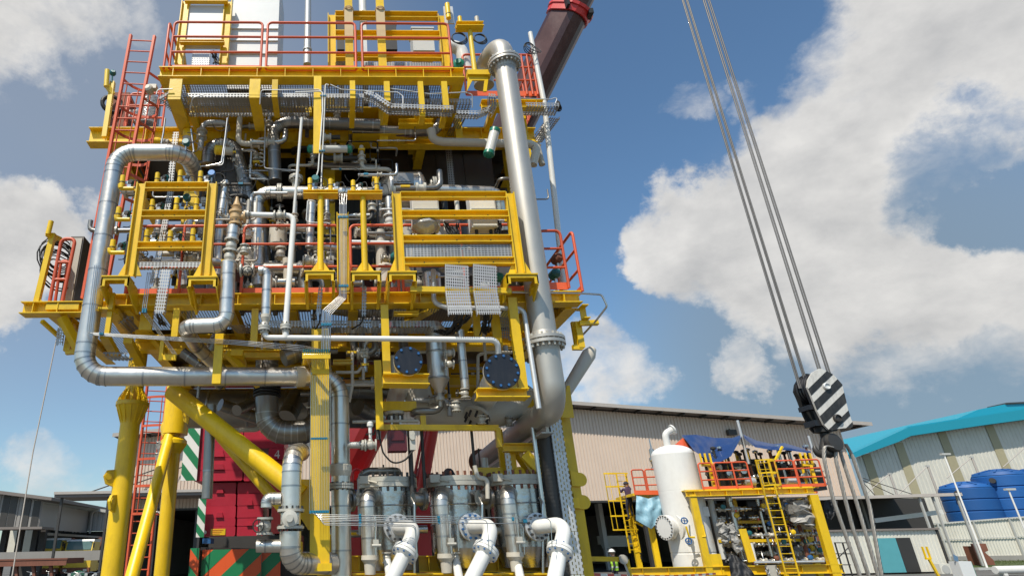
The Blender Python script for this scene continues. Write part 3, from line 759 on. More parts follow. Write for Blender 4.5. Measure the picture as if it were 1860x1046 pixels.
# anchor posts with guy wires before the warehouse
for i, (px, y0, y1, gx, gy) in enumerate(((1616, 860, 905, 1573, 896), (1685, 846, 900, 1632, 898), (1765, 830, 865, 1720, 868), (1862, 812, 850, 1822, 848))):
    t = thing('guyed_post', ['short guyed post left, nearest the wire slings', 'second guyed post before the white warehouse wall', 'third guyed post rising behind the left blue tank', 'guyed post at the right edge behind the tanks'][i], 'post', 'guyed posts before the warehouse')
    q, q2 = P(px, y0, 70), P(px, y1, 70); part('post', MB().cyl((q.x, 70, 0), q, .11, n=8), FASC, t); part('cap', MB().box(q, .35, .2, .2), GREYL, t)
    part('guy_wire', MB().cyl(q, P(gx, gy, 70), .05, n=5), FASC, t)
# pole
for i, (px0, py0, px1, py1, d, lb) in enumerate(((1715, 826, 1757, 944, 43, 'slim white lamp pole in front of the left blue tank'), (1832, 890, 1862, 965, 40, 'short white pole in front of the right blue tanks'))):
    q = P(px0, py0, d); t = thing('pole', lb, 'pole'); part('shaft', MB().cyl((q.x, q.y, 0), q, .065, .045, n=10), WHITE, t)
    part('head', MB().box(q + V((.1, 0, .06)), .62, .2, .12), GREYL, t)
# open canopy
ca = thing('open_canopy', 'flat open canopy with dark underside and thin posts in front of the tanks', 'canopy')
a, b = P(1478, 905, 46), P(1748, 903, 44); zc = (a.z + b.z) / 2
part('canopy_roof', MB().prism([(a.x, a.y, zc), (b.x, b.y, zc), (b.x, b.y, zc + .16), (a.x, a.y, zc + .16)], (1, 8, .35)), ROOFG, ca)
part('front_gutter', MB().bar((a.x, a.y - .05, zc + .1), (b.x, b.y - .05, zc + .1), .1, .2), FASC, ca)
for f in (.3, .73, .82, .98):
    q = V((a.x, a.y, 0)).lerp(V((b.x, b.y, 0)), f); part('post', MB().bb(q + V((-.06, .1, 0)), q + V((.06, .22, zc))), GREYL, ca)
part('shade_sheet', MB().bb((a.x - 2, 50.6, 0), (P(1688, 930, 50.6).x, 50.8, zc + .3)), DARKIN, ca)  # dark sheet added for the black shade under the canopy
part('cross_rail', MB().bar(P(1588, 945, 47), P(1712, 929, 47), .15, .3), WHITE, ca)
for k in range(3):
    part('tie_rod', MB().cyl(P(1568, 868 + 4 * k, 47), P(1672 - 40 * k, 902, 47), .03, n=5), DGREY, ca)
# office cabin
cb = thing('site_cabin', 'beige corrugated site cabin with flat roof behind the wire slings', 'cabin')
YC = 40.
a, b = P(1470, 965, YC), P(1699, 962, YC); z = (a.z + b.z) / 2; w = MB(); corr(w, a.x, b.x, YC, lambda x: .1, lambda x: z, .22, .03); part('front_wall', w, OFFW, cb)
part('roof', MB().bb((a.x - .1, YC - .15, z), (b.x + .15, YC + 3, z + .1)), ROOFG, cb)
part('end_wall', MB().bb((b.x - .03, YC + .04, .1), (b.x + .02, YC + 2.9, z)), OFFW, cb)
part('corner_post', MB().bb((b.x - .02, YC - .08, 0), (b.x + .1, YC + .03, z)), DGREY, cb)
p0, p1 = P(1586, 977, YC - .1), P(1646, 1040, YC - .1)
part('teal_panel', MB().bb((p0.x, YC - .16, max(.1, p1.z)), (p1.x, YC - .06, p0.z)), mat('teal_panel_paint', (.10, .36, .40), .5), cb)
part('door', MB().bb((p1.x + .05, YC - .12, .1), (p1.x + .95, YC - .05, p0.z)), DGREY, cb)
ac = thing('air_conditioner', 'cream air conditioner unit standing by the cabin corner', 'air conditioner')
q = P(1716, 1033, YC - .6); part('casing', MB().box(q, .85, .4, .6), OFFW, ac); part('fan_grille', MB().lathe(q + V((-.12, -.2, 0)), (0, -1, 0), [(.24, 0), (.24, .02)], 16), GREYL, ac)
part('stand', MB().bb((q.x - .4, q.y - .15, 0), (q.x + .4, q.y + .15, q.z - .3)), GREYL, ac)
sc = thing('scaffold_rack', 'thin dark scaffold rack with diagonal braces beside the cabin', 'rack')
for px in (1517, 1531, 1543):
    q = P(px, 985, 38); part('upright', MB().bb((q.x - .03, 38, 0), (q.x + .03, 38.06, q.z)), DGREY, sc)
for py in (985, 1005, 1025): part('crossbar', MB().bar(P(1515, py, 37.97), P(1545, py, 37.97), .05, .05), DGREY, sc)
part('brace', MB().bar(P(1515, 1020, 37.9), P(1545, 990, 37.9), .04, .04), DGREY, sc)
rs = thing('rusty_bracket', 'rust red steel bracket plate standing on the grass', 'bracket')
q = P(1788, 1010, 45); z0 = .2
part('plate', MB().prism([(q.x - .55, 45, z0), (q.x - .55, 45, z0 + 1.35), (q.x + .45, 45, z0 + 1.35), (q.x + .45, 45, z0 + .9), (q.x + .15, 45, z0 + .8), (q.x + .55, 45, z0 + .3), (q.x + .55, 45, z0)], (0, .12, 0)), RUST, rs)
part('rib', MB().bb((q.x - .5, 45.12, z0), (q.x - .4, 45.8, z0 + 1.2)), RUST, rs); part('rib', MB().bb((q.x + .2, 45.12, z0), (q.x + .3, 45.8, z0 + .6)), RUST, rs)
q = P(1836, 1034, 36); one('white_pipe', MB().lathe((q.x - .9, 36, q.z), (1, 0, 0), [(.19, 0), (.2, .01), (.2, 4), (.19, 4.01)], 16).bb((q.x - .6, 35.85, 0), (q.x - .4, 36.15, q.z - .17)).bb((q.x + 2, 35.85, 0), (q.x + 2.2, 36.15, q.z - .17)), WHITE, 'white pipe lying on blocks at the right edge of the yard', 'pipe')
q = P(1684, 1005, 30); yp = thing('yellow_bollard', 'leaning yellow forked post in front of the site cabin', 'post')
part('shaft', MB().bar((q.x + .25, 30, 0), (q.x, 30, q.z - .2), .09, .09), YEL, yp); part('fork', MB().bar((q.x - .12, 30, q.z - .2), (q.x - .12, 30, q.z + .3), .05, .08).bar((q.x + .08, 30, q.z - .2), (q.x + .08, 30, q.z + .3), .05, .08).bar((q.x - .15, 30, q.z - .2), (q.x + .1, 30, q.z - .2), .1, .08), YEL, yp)
q = P(1757, 1032, 30); wb = thing('foil_covered_box', 'upright box in white and silver sheet at the bottom right', 'box')
part('box', MB().bb((q.x - .3, 30, 0), (q.x + .3, 30.5, q.z + .3)), FRP, wb); part('dark_side', MB().bb((q.x + .3, 30.02, 0), (q.x + .34, 30.48, q.z + .28)), GREEN, wb); part('top_fold', MB().bar((q.x - .3, 30.1, q.z + .3), (q.x - .15, 30.2, q.z + .55), .2, .03), STEEL, wb)
ground_things()
# ================================================================== the yellow module: steel frame
FR = thing('module_frame', 'tall yellow steel frame of the offshore module with its decks, columns, braces and legs', 'steel frame')
YT, YM = 9.6, 9.4
def zat(py, y, px=600): return P(px, py, y).z
ZT1, ZT0 = zat(125, YT), zat(139, YT)             # top deck edge beam
ZM1, ZM0 = zat(532, YM), zat(553, YM)             # middle deck edge beam
XL, XR = P(288, 130, YT).x, P(844, 138, YT).x
def beam(a, b, w, h, name='beam', stiff=0, up=None, t=.016, m=YEL): return part(name, MB().ibeam(a, b, w, h, t, up, stiff), m, FR)
def bar(a, b, w, h, name='beam', up=None): return part(name, MB().bar(a, b, w, h, up), YEL, FR)
def vert(px, py0, py1, y, w, d=None, name='hanger'):
    """upright flat at pixel px,py0 going to the height of py1"""
    a = P(px, py0, y); z = P(px, py1, y).z
    return part(name, MB().bar(a, (a.x, a.y, z), w, d or w, (0, 1, 0)), YEL, FR)
# --- top deck
zc = (ZT1 + ZT0) / 2
beam((XL, YT + .1, zc), (XR, YT + .1, zc), .24, ZT1 - ZT0 + .05, 'deck_beam', 11)
xr2 = P(985, 190, 10.6).x
beam((XR + .55, 10.6, zc), (xr2, 10.6, zc), .22, .2, 'deck_beam', 4)
beam((XR - .1, YT + .2, zc), (XR - .1, 11.2, zc), .2, .22, 'deck_beam')
beam((XL + .1, YT + .22, zc), (XL + .1, 11.2, zc), .2, .22, 'deck_beam', 3)
GZ1, GZ0 = zat(238, 11.3), zat(264, 11.3)
gx0 = P(163, 250, 11.3).x
beam((gx0, 11.3, (GZ1 + GZ0) / 2), (xr2, 11.3, (GZ1 + GZ0) / 2), .26, GZ1 - GZ0, 'girder', 12)
beam((gx0 + .5, 11.4, (GZ1 + GZ0) / 2), (gx0 + .5, 15.6, (GZ1 + GZ0) / 2), .24, .3, 'girder', 4)
beam((gx0, 15.6, GZ0 + .1), (xr2, 15.6, GZ0 + .1), .26, .4, 'girder', 8)
for f in (.18, .36, .55, .74, .97):
    x = gx0 + (xr2 - gx0) * f; beam((x, 11.45, GZ0 + .12), (x, 15.5, GZ0 + .12), .2, .3, 'cross_beam', 3)
part('deck_plate', MB().bb((gx0 + .1, 11.42, ZT1 - .02), (xr2, 15.7, ZT1)), DGREY, FR)
part('deck_plate', MB().bb((XL + .2, 10.75, ZT1 - .012), (XR, 11.4, ZT1)), YEL, FR)
g = MB(); g.quad((XL + .2, YT + .24, ZT1), (XR - .2, YT + .24, ZT1), (XR - .2, 10.74, ZT1), (XL + .2, 10.74, ZT1), True); part('grating', g, GRAT, FR)
# hangers below the deck edge that carry the trays (each a drop and a depthwise arm)
for (x, y0, y1, w, ln) in ((321, 146, 178, .30, 1.1), (464, 146, 175, .26, 1.0), (500, 147, 174, .14, .6), (640, 149, 176, .13, .9), (702, 150, 180, .14, .7), (763, 150, 208, .13, .25), (806, 150, 194, .14, .6)):
    a = P(x, y0, YT - .02); z = P(x, y1, YT - .02).z
    part('tray_hanger', MB().bar(a, (a.x, a.y, z), w * .8, .07, (0, 1, 0)).bar((a.x, a.y - .03, z - .03), (a.x, a.y + ln, z - .03), w * .8, .06), YEL, FR)
vert(577, 139, 279, YT - .12, .145, .03, 'drop_plate')
# second layer of beams seen below the top deck
for (x0, x1, py, y, w, h) in ((690, 905, 262, 11.2, .2, .16), (724, 786, 225, 10.6, .18, .14), (640, 735, 250, 11.0, .5, .2), (497, 690, 275, 12.5, .2, .25), (700, 980, 262, 12.0, .2, .2)):
    beam(P(x0, py, y), P(x1, py, y), w, h, 'cross_beam')
for (x, y0, y1, y, w) in ((492, 145, 330, 11.6, .16), (598, 180, 545, 11.6, .26), (640, 185, 240, 10.9, .16), (697, 190, 262, 10.9, .18), (478, 200, 330, 12.2, .2), (835, 205, 265, 11.0, .15), (960, 195, 290, 10.9, .12), (545, 270, 330, 12.6, .25), (420, 215, 260, 11.4, .2)):
    vert(x, y1, y0, y, w, w)
for (x, y, ln) in ((350, 205, 1.5), (560, 200, 1.6), (760, 205, 1.4), (900, 190, 1.2)):
    a = P(x, y, 10.4); bar(a, a + V((0, ln, 0)), .14, .12, 'cross_beam')
# --- main columns
for px, py, y, w in ((340, 560, 15.5, .4), (330, 560, 11.5, .3), (905, 560, 15.5, .4), (968, 560, 11.4, .30)):
    a = P(px, py, y); part('column', MB().bar((a.x, y, ZM0), (a.x, y, GZ0), w, w, (0, 1, 0)), YEL, FR)
# --- middle deck
xl, xr = P(196, 545, YM).x, P(1058, 550, YM).x
zc = (ZM1 + ZM0) / 2
beam((xl, YM + .1, zc), (xr, YM + .1, zc), .26, ZM1 - ZM0, 'deck_beam', 13)
wx = P(42, 562, 10.0).x
WZ1, WZ0 = zat(553, 10.0, 100), zat(571, 10.0, 100)
beam((wx, 10.0, (WZ1 + WZ0) / 2), (xl, 10.0, (WZ1 + WZ0) / 2), .25, WZ1 - WZ0 + .03, 'deck_beam', 4)
part('deck_box', MB().bb(P(84, 551, 9.9), P(150, 569, 10.1)), YEL, FR)
beam((wx + .5, 10.1, WZ0 + .08), (wx + .5, 13, WZ0 + .08), .2, .2, 'deck_beam', 3)
bar(P(76, 583, 10.0), P(108, 612, 10.4), .06, .06, 'brace'); bar(P(112, 575, 10.0), P(146, 640, 10.3), .16, .12, 'brace')
vert(122, 638, 590, 10.4, .11, .1); bar(P(120, 640, 10.4), P(146, 638, 10.4), .08, .08, 'brace')
beam((xl + .1, YM + .24, zc), (xl + .1, 15.5, zc), .22, .24, 'girder', 5)
beam((xr - .1, YM + .24, zc), (xr - .1, 15.5, zc), .22, .24, 'girder', 5)
for k in range(7):
    x = xl + .9 + (xr - xl - 1.6) * k / 6; beam((x, YM + .24, zc - .03), (x, 15.4, zc - .03), .16, .2, 'cross_beam', 2)
for y in (11.2, 13.4, 15.4): beam((xl, y, zc - .16), (xr, y, zc - .16), .22, .3, 'girder', 7)
g = MB(); g.quad((xl + .2, YM + .25, ZM1 - .01), (xr - .1, YM + .25, ZM1 - .01), (xr - .1, 11.1, ZM1 - .01), (xl + .2, 11.1, ZM1 - .01), True); part('grating', g, GRAT, FR)
part('deck_plate', MB().bb((xl, 11.1, ZM1 - .03), (xr, 15.6, ZM1 - .015)), BROWN, FR)
part('deck_plate', MB().bb((wx + .3, 10.15, WZ1 - .02), (xl, 10.5, WZ1)), YEL, FR)
g = MB(); g.quad((wx + .4, 10.5, WZ1), (xl, 10.5, WZ1), (xl, 12.8, WZ1), (wx + .4, 12.8, WZ1), True); part('grating', g, GRAT, FR)
# stools that carry the front panel frames (plan bracket boxes on the deck edge)
def stool(px, py, y, w, d=.55, drop=.34):
    a = P(px, py, y)
    mb = MB().bar(a + V((-w / 2, 0, 0)), a + V((w / 2, 0, 0)), .30, .02)
    mb.prism([a + V((-w / 2, -.13, -.015)), a + V((w / 2, -.13, -.015)), a + V((w / 2, -.13, -.16)), a + V((w / 2 - .06, -.13, -.16)), a + V((w / 2 - .06, -.13, -.06)), a + V((-w / 2 + .06, -.13, -.06)), a + V((-w / 2 + .06, -.13, -.16)), a + V((-w / 2, -.13, -.16))], (0, .02, 0))
    for s in (-1, 1):
        mb.prism([a + V((s * w / 2, -.13, -.02)), a + V((s * w / 2, .3, -.02)), a + V((s * w / 2, d, -drop)), a + V((s * w / 2, .2, -drop)), a + V((s * w / 2, -.13, -.17))], (-s * .02, 0, 0))
    mb.bar(a + V((-w / 2 + .03, .1, -.1)), a + V((-w / 2 + .03, d, -drop)), .04, .10).bar(a + V((w / 2 - .03, .1, -.1)), a + V((w / 2 - .03, d, -drop)), .04, .10)
    part('support_bracket', mb, YEL, FR)
for s in ((215, 508, 8.95, .42), (371, 509, 8.95, .46), (581, 499, 8.95, .48), (664, 500, 8.95, .48), (729, 500, 8.95, .46), (944, 504, 8.95, .5)): stool(*s)
bar(P(745, 526, 8.98), P(928, 529, 8.98), .08, .09, 'edge_bar')
# hangers below the middle deck
for (x, y0, y1, y, w) in ((194, 533, 612, 9.2, .075), (180, 590, 534, 9.35, .1), (317, 561, 612, 9.4, .1), (461, 561, 624, 9.5, .11), (703, 555, 684, 9.2, .12), (292, 620, 655, 9.6, .06), (393, 607, 697, 9.25, .13), (574, 600, 640, 9.4, .07),
                          (264, 545, 600, 9.7, .2), (868, 560, 612, 9.8, .12), (905, 560, 628, 9.7, .14), (1050, 585, 632, 9.9, .1), (690, 655, 780, 10.0, .12), (1000, 560, 640, 9.9, .1)):
    vert(x, y1, y0, y, w, .07)
part('hanger', MB().bar(P(950, 710, 9.2), V((P(950, 710, 9.2).x, 9.2, ZM0)), .14, .1, (0, 1, 0)), YEL, FR)
bar(P(290, 649, 9.6), P(320, 649, 9.6), .05, .09, 'brace'); bar(P(182, 563, 9.2), P(207, 564, 9.2), .2, .03, 'brace')
beam(P(695, 691, 9.15), P(778, 692, 9.15), .3, .16, 'support_shelf'); beam(P(865, 716, 9.15), P(957, 716, 9.15), .3, .14, 'support_shelf')
for (a, b, y, y2, w) in (((205, 565), (235, 610), 9.4, 10.4, .18), ((232, 560), (300, 640), 9.5, 11.0, .1), ((190, 610), (212, 648), 9.5, 10.3, .14), ((232, 618), (255, 660), 9.7, 10.8, .14), ((410, 640), (470, 700), 9.9, 10.4, .1), ((560, 645), (545, 700), 9.6, 11, .12), ((360, 650), (410, 640), 10.4, 10.4, .12), ((735, 590), (790, 560), 9.8, 10.6, .16), ((430, 640), (445, 690), 9.9, 11.0, .2)):
    bar(P(*a, y), P(*b, y2), w, .1, 'brace')
for (x0, x1, py, y, w, h) in ((404, 522, 644, 10.3, .16, .14), (605, 640, 658, 10.2, .1, .08), (245, 560, 625, 11.6, .2, .35), (600, 900, 620, 11.4, .2, .35), (640, 880, 692, 12.0, .18, .2), (345, 560, 655, 12.6, .2, .25), (715, 760, 570, 9.5, .1, .06)):
    beam(P(x0, py, y), P(x1, py, y), w, h, 'cross_beam')
# lugs on the right end of the middle deck
beam(P(1054, 570, 9.6), P(1065, 570, 9.6), .3, .24, 'deck_beam')
bar(P(1052, 587, 9.6), P(1086, 586, 9.6), .08, .08, 'brace')
vert(1056, 632, 585, 9.7, .1, .1); bar(P(1040, 631, 9.7), P(1058, 631, 9.7), .08, .08, 'brace')
# --- lower frame
bar(P(688, 776, 10.2), P(905, 777, 10.2), .09, .09, 'brace'); bar(P(684, 738, 10.4), P(756, 738, 10.4), .1, .16, 'brace')
vert(769, 776, 755, 10.3, .09, .09); vert(907, 812, 777, 10.2, .08, .1)
beam(P(631, 1023, 11.0), P(1004, 1023, 11.0), .3, .24, 'base_beam', 9)
beam(P(640, 1060, 10.2), P(1010, 1060, 10.2), .3, .3, 'base_beam', 9)
# centre column with its gusset
a = P(581, 1022, 9.65); z = P(581, 655, 9.65).z
part('column', MB().bar((a.x, 9.65, a.z), (a.x, 9.65, z + .5), .28, .26, (0, 1, 0)), YEL, FR)
part('column_base', MB().box((a.x, 9.65, a.z - .05), .34, .34, .1), YEL, FR)
part('column', MB().bar((a.x + .04, 10.75, 0), (a.x + .04, 10.75, a.z + .4), .22, .2, (0, 1, 0)), YEL, FR)
part('gusset_plate', MB().prism([P(546, 870, 9.7), P(572, 870, 9.7), P(572, 962, 9.7), P(560, 962, 9.7), P(546, 940, 9.7)], (0, .05, 0)), YEL, FR)
part('pipe_guard', MB().tube(bend([P(545, 983, 10.4), P(545, 1015, 10.4), P(566, 1015, 10.4)], .04), .035, 8).bar(P(545, 984, 10.4), P(545, 1014, 10.4), .08, .08), YEL, FR)
# legs
def leg(pxb, pyb, pxt, pyt, y, r, name='leg', n=28):
    a = P(pxb, pyb, y); t = P(pxt, pyt, y); return a, t
a = P(223, 880, 11.5); zt_ = P(243, 690, 11.5).z
LG = part('leg', MB().cyl((a.x, a.y, 0), (a.x, a.y, P(240, 762, 11.5).z), .175, n=32), YEL, FR)
z0 = P(240, 738, 11.5).z
part('leg_flange', MB().lathe((a.x, a.y, z0 - .30), (0, 0, 1), [(.175, 0), (.185, .06), (.28, .3), (.295, .3), (.295, .37), (.28, .37), (.17, .37)], 32), YEL, FR)
part('leg_upper', MB().cyl((a.x, a.y, z0 + .07), (a.x, a.y, zt_ + .6), .165, n=28), YEL, FR)
rb_ = MB()
for k in range(14):
    an = 2 * math.pi * k / 14; d = V((math.cos(an), math.sin(an), 0)); t_ = V((-d.y, d.x, 0)); o = V((a.x, a.y, z0 + .07))
    rb_.prism([o + d * .16 - t_ * .01, o + d * .28 - t_ * .01, o + d * .26 + V((0, 0, .08)) - t_ * .01, o + d * .16 + V((0, 0, .26)) - t_ * .01], t_ * .02)
    o2 = V((a.x, a.y, z0)); rb_.prism([o2 + d * .17 - t_ * .01, o2 + d * .17 + V((0, 0, -.34)) - t_ * .01, o2 + d * .29 + V((0, 0, 0)) - t_ * .01], t_ * .02)
    rb_.cyl(o2 + d * .25 + V((0, 0, -.06)), o2 + d * .25 + V((0, 0, .12)), .02, n=6)
part('flange_ribs', rb_, YEL, FR)
for pyc, s in ((866, -1), (912, -.2)):
    zz = P(225, pyc, 11.5).z; o = V((a.x, a.y, zz)); d = V((s, -.75, 0)).normalized(); t_ = V((-d.y, d.x, 0)) * .025
    pl = [o + d * .15 + V((0, 0, -.18)), o + d * .30 + V((0, 0, -.13)), o + d * .35 + V((0, 0, .0)), o + d * .30 + V((0, 0, .1)), o + d * .15 + V((0, 0, .12))]
    part('padeye', MB().prism([p_ - t_ for p_ in pl], t_ * 2).cyl(o + d * .27 - t_ * 1.6, o + d * .27 + t_ * 1.6, .06, n=14), YEL, FR)
a2 = P(304, 930, 15.0); zz = P(320, 820, 15.0).z
part('leg', MB().cyl((a2.x, 15.0, 0), (a2.x, 15.0, zz), .165, n=24), YEL, FR)
part('leg_flange', MB().lathe((a2.x, 15.0, zz - .05), (0, 0, 1), [(.165, 0), (.30, .22), (.30, .30), (.24, .36)], 24), YEL, FR)
part('leg_upper', MB().cyl((a2.x, 15.0, zz + .4), (a2.x + .02, 15.0, zt_ + 1.2), .30, n=24), YEL, FR)
part('leg_brace', MB().cyl(P(236, 1060, 13.0), P(313, 775, 15.0), .13, n=20), YEL, FR)
part('leg_brace_collar', MB().lathe(P(311, 783, 15.0), P(313, 775, 15.0) - P(236, 1060, 13.0), [(.17, -.2), (.27, .05), (.27, .14), (.2, .2)], 20), YEL, FR)
part('diagonal_brace', MB().cyl(P(312, 709, 10.3), P(550, 900, 9.75), .15, n=28), YEL, FR)
part('diagonal_brace', MB().cyl(P(372, 760, 11.2), P(525, 935, 10.6), .095, n=20), YEL, FR)
part('brace_lug', MB().prism([P(330, 742, 10.7), P(345, 752, 10.7), P(341, 770, 10.7), P(333, 764, 10.7)], (0, .05, 0)), YEL, FR)
# right column with lifting lugs and its braces
cb_ = P(1053, 1046, 10.6); zt2 = P(1036, 700, 10.6).z
part('column', MB().ibeam((cb_.x, 10.6, 0), (cb_.x, 10.6, ZM0),   .42, .12, .02, (0, 1, 0)), YEL, FR)
part('gusset_plate', MB().prism([P(1020, 758, 10.3), P(1043, 758, 10.3), P(1035, 700, 10.3), P(1030, 700, 10.3)], (0, .04, 0)), YEL, FR)
for py in (868, 909):
    o = V((cb_.x + .06, 10.5, P(1055, py, 10.5).z))
    pl = [o + V((0, 0, -.12))] + [o + V((.15 + .11 * math.cos(t), 0, .11 * math.sin(t) - .02)) for t in [math.pi * (k / 8 - .5) for k in range(9)]] + [o + V((0, 0, .12))]
    part('padeye', MB().prism(pl, (0, .05, 0)).lathe(o + V((.14, .055, -.02)), (0, 1, 0), [(.045, 0), (.045, .01)], 12), YEL, FR)
beam(P(914, 813, 10.6), P(998, 813, 10.6), .2, .13, 'brace'); bar(P(912, 857, 10.9), P(860, 857, 10.9), .14, .14, 'brace')
bar(P(952, 824, 10.5), P(1002, 875, 10.5), .12, .17, 'brace'); bar(P(940, 822, 10.9), P(985, 890, 11.2), .12, .12, 'brace')
vert(934, 875, 822, 10.8, .12, .12, 'column'); vert(917, 880, 780, 11.2, .1, .1, 'column'); vert(985, 1046, 860, 11.2, .1, .1, 'column')
bar(P(1000, 786, 10.6), P(1012, 782, 10.6), .1, .18, 'brace'); bar(P(935, 720, 11.0), P(955, 770, 11.4), .22, .2, 'brace'); bar(P(918, 735, 11), P(968, 732, 11), .12, .16, 'brace')
bar(P(1000, 915, 10.5), P(1050, 913, 10.5), .14, .16, 'brace')
part('padeye', MB().lathe(P(944, 857, 10.7), (0, 1, 0), [(.09, 0), (.09, .05)], 16), YEL, FR)
ground_things()
# ================================================================== pipes, vessels and fittings on the module
def vz(px, py0, py1, y):             # upright segment: base at px,py0, top at the height of py1
    a = P(px, py0, y); return a, V((a.x, y, P(px, py1, y).z))
# ---- clad line round the left and along the bottom
Tq = P(212, 277, 9.25); zb1 = P(160, 683, 9.25).z
Bq = V((Tq.x, 9.25, zb1)); e1 = P(617, 684, 10.0)
lp = [P(366, 345, 10.7), P(338, 277, 9.3), Tq, Bq, e1, V((e1.x, 10.0, .2))]
vx = e1.x
pipe('clad_pipe', 'fat aluminium clad pipe down the left side, under the deck, then down past the column', 'pipe', CLAD, lp, .15, .34, 20, True, .62, nb=6,
     flanges=[(V((vx, 10, P(617, 883, 10).z)), (0, 0, 1), .13, 12)])
rd = MB().lathe((vx, 10, P(617, 846, 10).z), (0, 0, -1), [(.165, -.02), (.175, .0), (.175, .08), (.16, .13), (.135, .2)], 20)
one('pipe_collar', rd, CREAM, 'cream tape wrapped collar round the clad riser right of the yellow column', 'collar')
one('pipe_collar', MB().tube([P(536, 684, 9.85), P(552, 684, 9.9)], .165, 20), CREAM, 'cream collar at the right end of the low horizontal clad pipe', 'collar')
# ---- clad pipe with hand valve in front of the base of the column
c_ = P(529, 900, 9.3); x2 = c_.x; zt2_ = P(529, 825, 9.3).z
cp = pipe('clad_pipe', 'upright clad pipe with rounded top and a white valve, left of the column foot', 'pipe', CLAD, [(x2, 9.3, P(0, 966, 9.3).z), (x2, 9.3, zt2_), (x2 + .1, 9.9, zt2_ + .12)], .142, .3, 20, True, .36)
lo2 = pipe('clad_pipe', 'clad elbow pipe at the very bottom, turning right below the white valve', 'pipe', CLAD, [(x2, 9.3, P(0, 975, 9.3).z), (x2, 9.3, P(0, 1034, 9.3).z), (vx - .14, 9.9, P(0, 1034, 9.3).z - .02)], .15, .3, 20, True, .4)
z_ = P(0, 952, 9.3).z
vb = thing('valve', 'white painted flanged valve between two clad pipes left of the column foot', 'valve')
part('valve_body', MB().lathe((x2, 9.3, z_ - .13), (0, 0, 1), [(.19, 0), (.19, .035), (.12, .05), (.14, .13), (.12, .21), (.19, .225), (.19, .26)], 20), VALV, vb)
part('bonnet', MB().lathe((x2, 9.18, z_), (0, -1, 0), [(.09, 0), (.09, .05), (.11, .05), (.11, .09), (.05, .10), (.05, .13)], 16), VALV, vb)
part('bolt_ring', MB().bolts((x2, 9.3, z_ - .16), (0, 0, 1), .165, 12, .013, .09).bolts((x2, 9.3, z_ + .08), (0, 0, 1), .165, 12, .013, .09), BOLT, vb)
q1 = P(511, 905, 9.3); q2 = P(485, 905, 9.3); q3 = V((q2.x, 9.3, P(0, 930, 9.3).z))
pipe('clad_pipe', 'small clad elbow branching left from the upright clad pipe', 'pipe', CLAD, [q1, q2, q3], .082, .15, 16, True, .2)
pipe('clad_pipe', 'short clad stub pipe lying below the wheel valve at the left of the clad riser', 'pipe', CLAD, [P(466, 991, 9.3), P(511, 991, 9.3)], .085, None, 16, True, .25)
def small_valve(name, label, c, ax, r, wheel=None, m=VALV, group=None, parent=None):
    """flanged valve: body between two flanges, bonnet, stem and handwheel"""
    ax = V(ax).normalized(); c = V(c); t = parent or thing(name, label, 'valve', group)
    part('valve_body', MB().lathe(c - ax * r * 1.5, ax, [(r * 1.5, 0), (r * 1.5, r * .35), (r * .8, r * .45), (r * 1.15, r * 1.2), (r * 1.15, r * 1.8), (r * .8, r * 2.55), (r * 1.5, r * 2.65), (r * 1.5, r * 3)], 16), m, t)
    b = MB()
    for s in (-1, 1): b.bolts(c + ax * s * r * 1.32 - ax * r * .32, ax, r * 1.22, 8, r * .13, r * .64)
    part('bolt_ring', b, BOLT, t)
    if wheel:
        w = V(wheel).normalized(); part('stem', MB().lathe(c + w * r, w, [(r * .7, 0), (r * .55, r * .5), (r * .25, r * .6), (r * .16, r * 2.2)], 10), m, t)
        wm_ = MB().torus(c + w * r * 2.7, w, r * 1.1, r * .12, 16, 6); u, v_ = perp(w)
        for a in (u, v_): wm_.bar(c + w * r * 2.7 - a * r * 1.1, c + w * r * 2.7 + a * r * 1.1, r * .15, r * .12, w)
        part('handwheel', wm_, BLACK, t)
    return t
small_valve('valve', 'small valve with black handwheel under the clad branch elbow', P(481, 955, 9.25), (0, 0, 1), .075, (-.35, -1, 0))
# ---- shaded clad lines under the deck
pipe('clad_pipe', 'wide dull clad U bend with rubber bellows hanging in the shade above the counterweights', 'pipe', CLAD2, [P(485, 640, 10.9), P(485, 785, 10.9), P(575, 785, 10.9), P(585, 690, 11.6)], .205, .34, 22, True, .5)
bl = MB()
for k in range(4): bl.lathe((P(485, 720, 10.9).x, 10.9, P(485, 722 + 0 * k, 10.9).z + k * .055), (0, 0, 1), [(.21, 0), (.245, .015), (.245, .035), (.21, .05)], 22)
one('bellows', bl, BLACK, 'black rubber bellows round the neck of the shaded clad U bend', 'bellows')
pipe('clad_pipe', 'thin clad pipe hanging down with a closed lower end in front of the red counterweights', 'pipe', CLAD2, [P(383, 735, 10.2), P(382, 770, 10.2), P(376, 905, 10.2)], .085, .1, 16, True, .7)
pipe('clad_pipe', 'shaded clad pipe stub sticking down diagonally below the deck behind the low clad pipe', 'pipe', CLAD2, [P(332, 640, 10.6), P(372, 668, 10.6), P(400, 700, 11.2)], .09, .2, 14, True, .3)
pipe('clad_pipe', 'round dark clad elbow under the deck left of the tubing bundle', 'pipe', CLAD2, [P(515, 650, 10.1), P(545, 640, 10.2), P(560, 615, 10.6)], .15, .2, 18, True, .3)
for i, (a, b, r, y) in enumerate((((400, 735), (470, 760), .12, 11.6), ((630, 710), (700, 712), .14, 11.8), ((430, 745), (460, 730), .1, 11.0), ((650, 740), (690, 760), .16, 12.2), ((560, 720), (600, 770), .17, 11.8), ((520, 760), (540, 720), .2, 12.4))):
    pipe('clad_pipe', place_label('dull shaded clad pipe piece', P(*a, y)), 'pipe', CLAD2, [P(*a, y), P(*b, y + .5)], r, None, 14, True, .4, group='shaded pipe pieces below the deck')
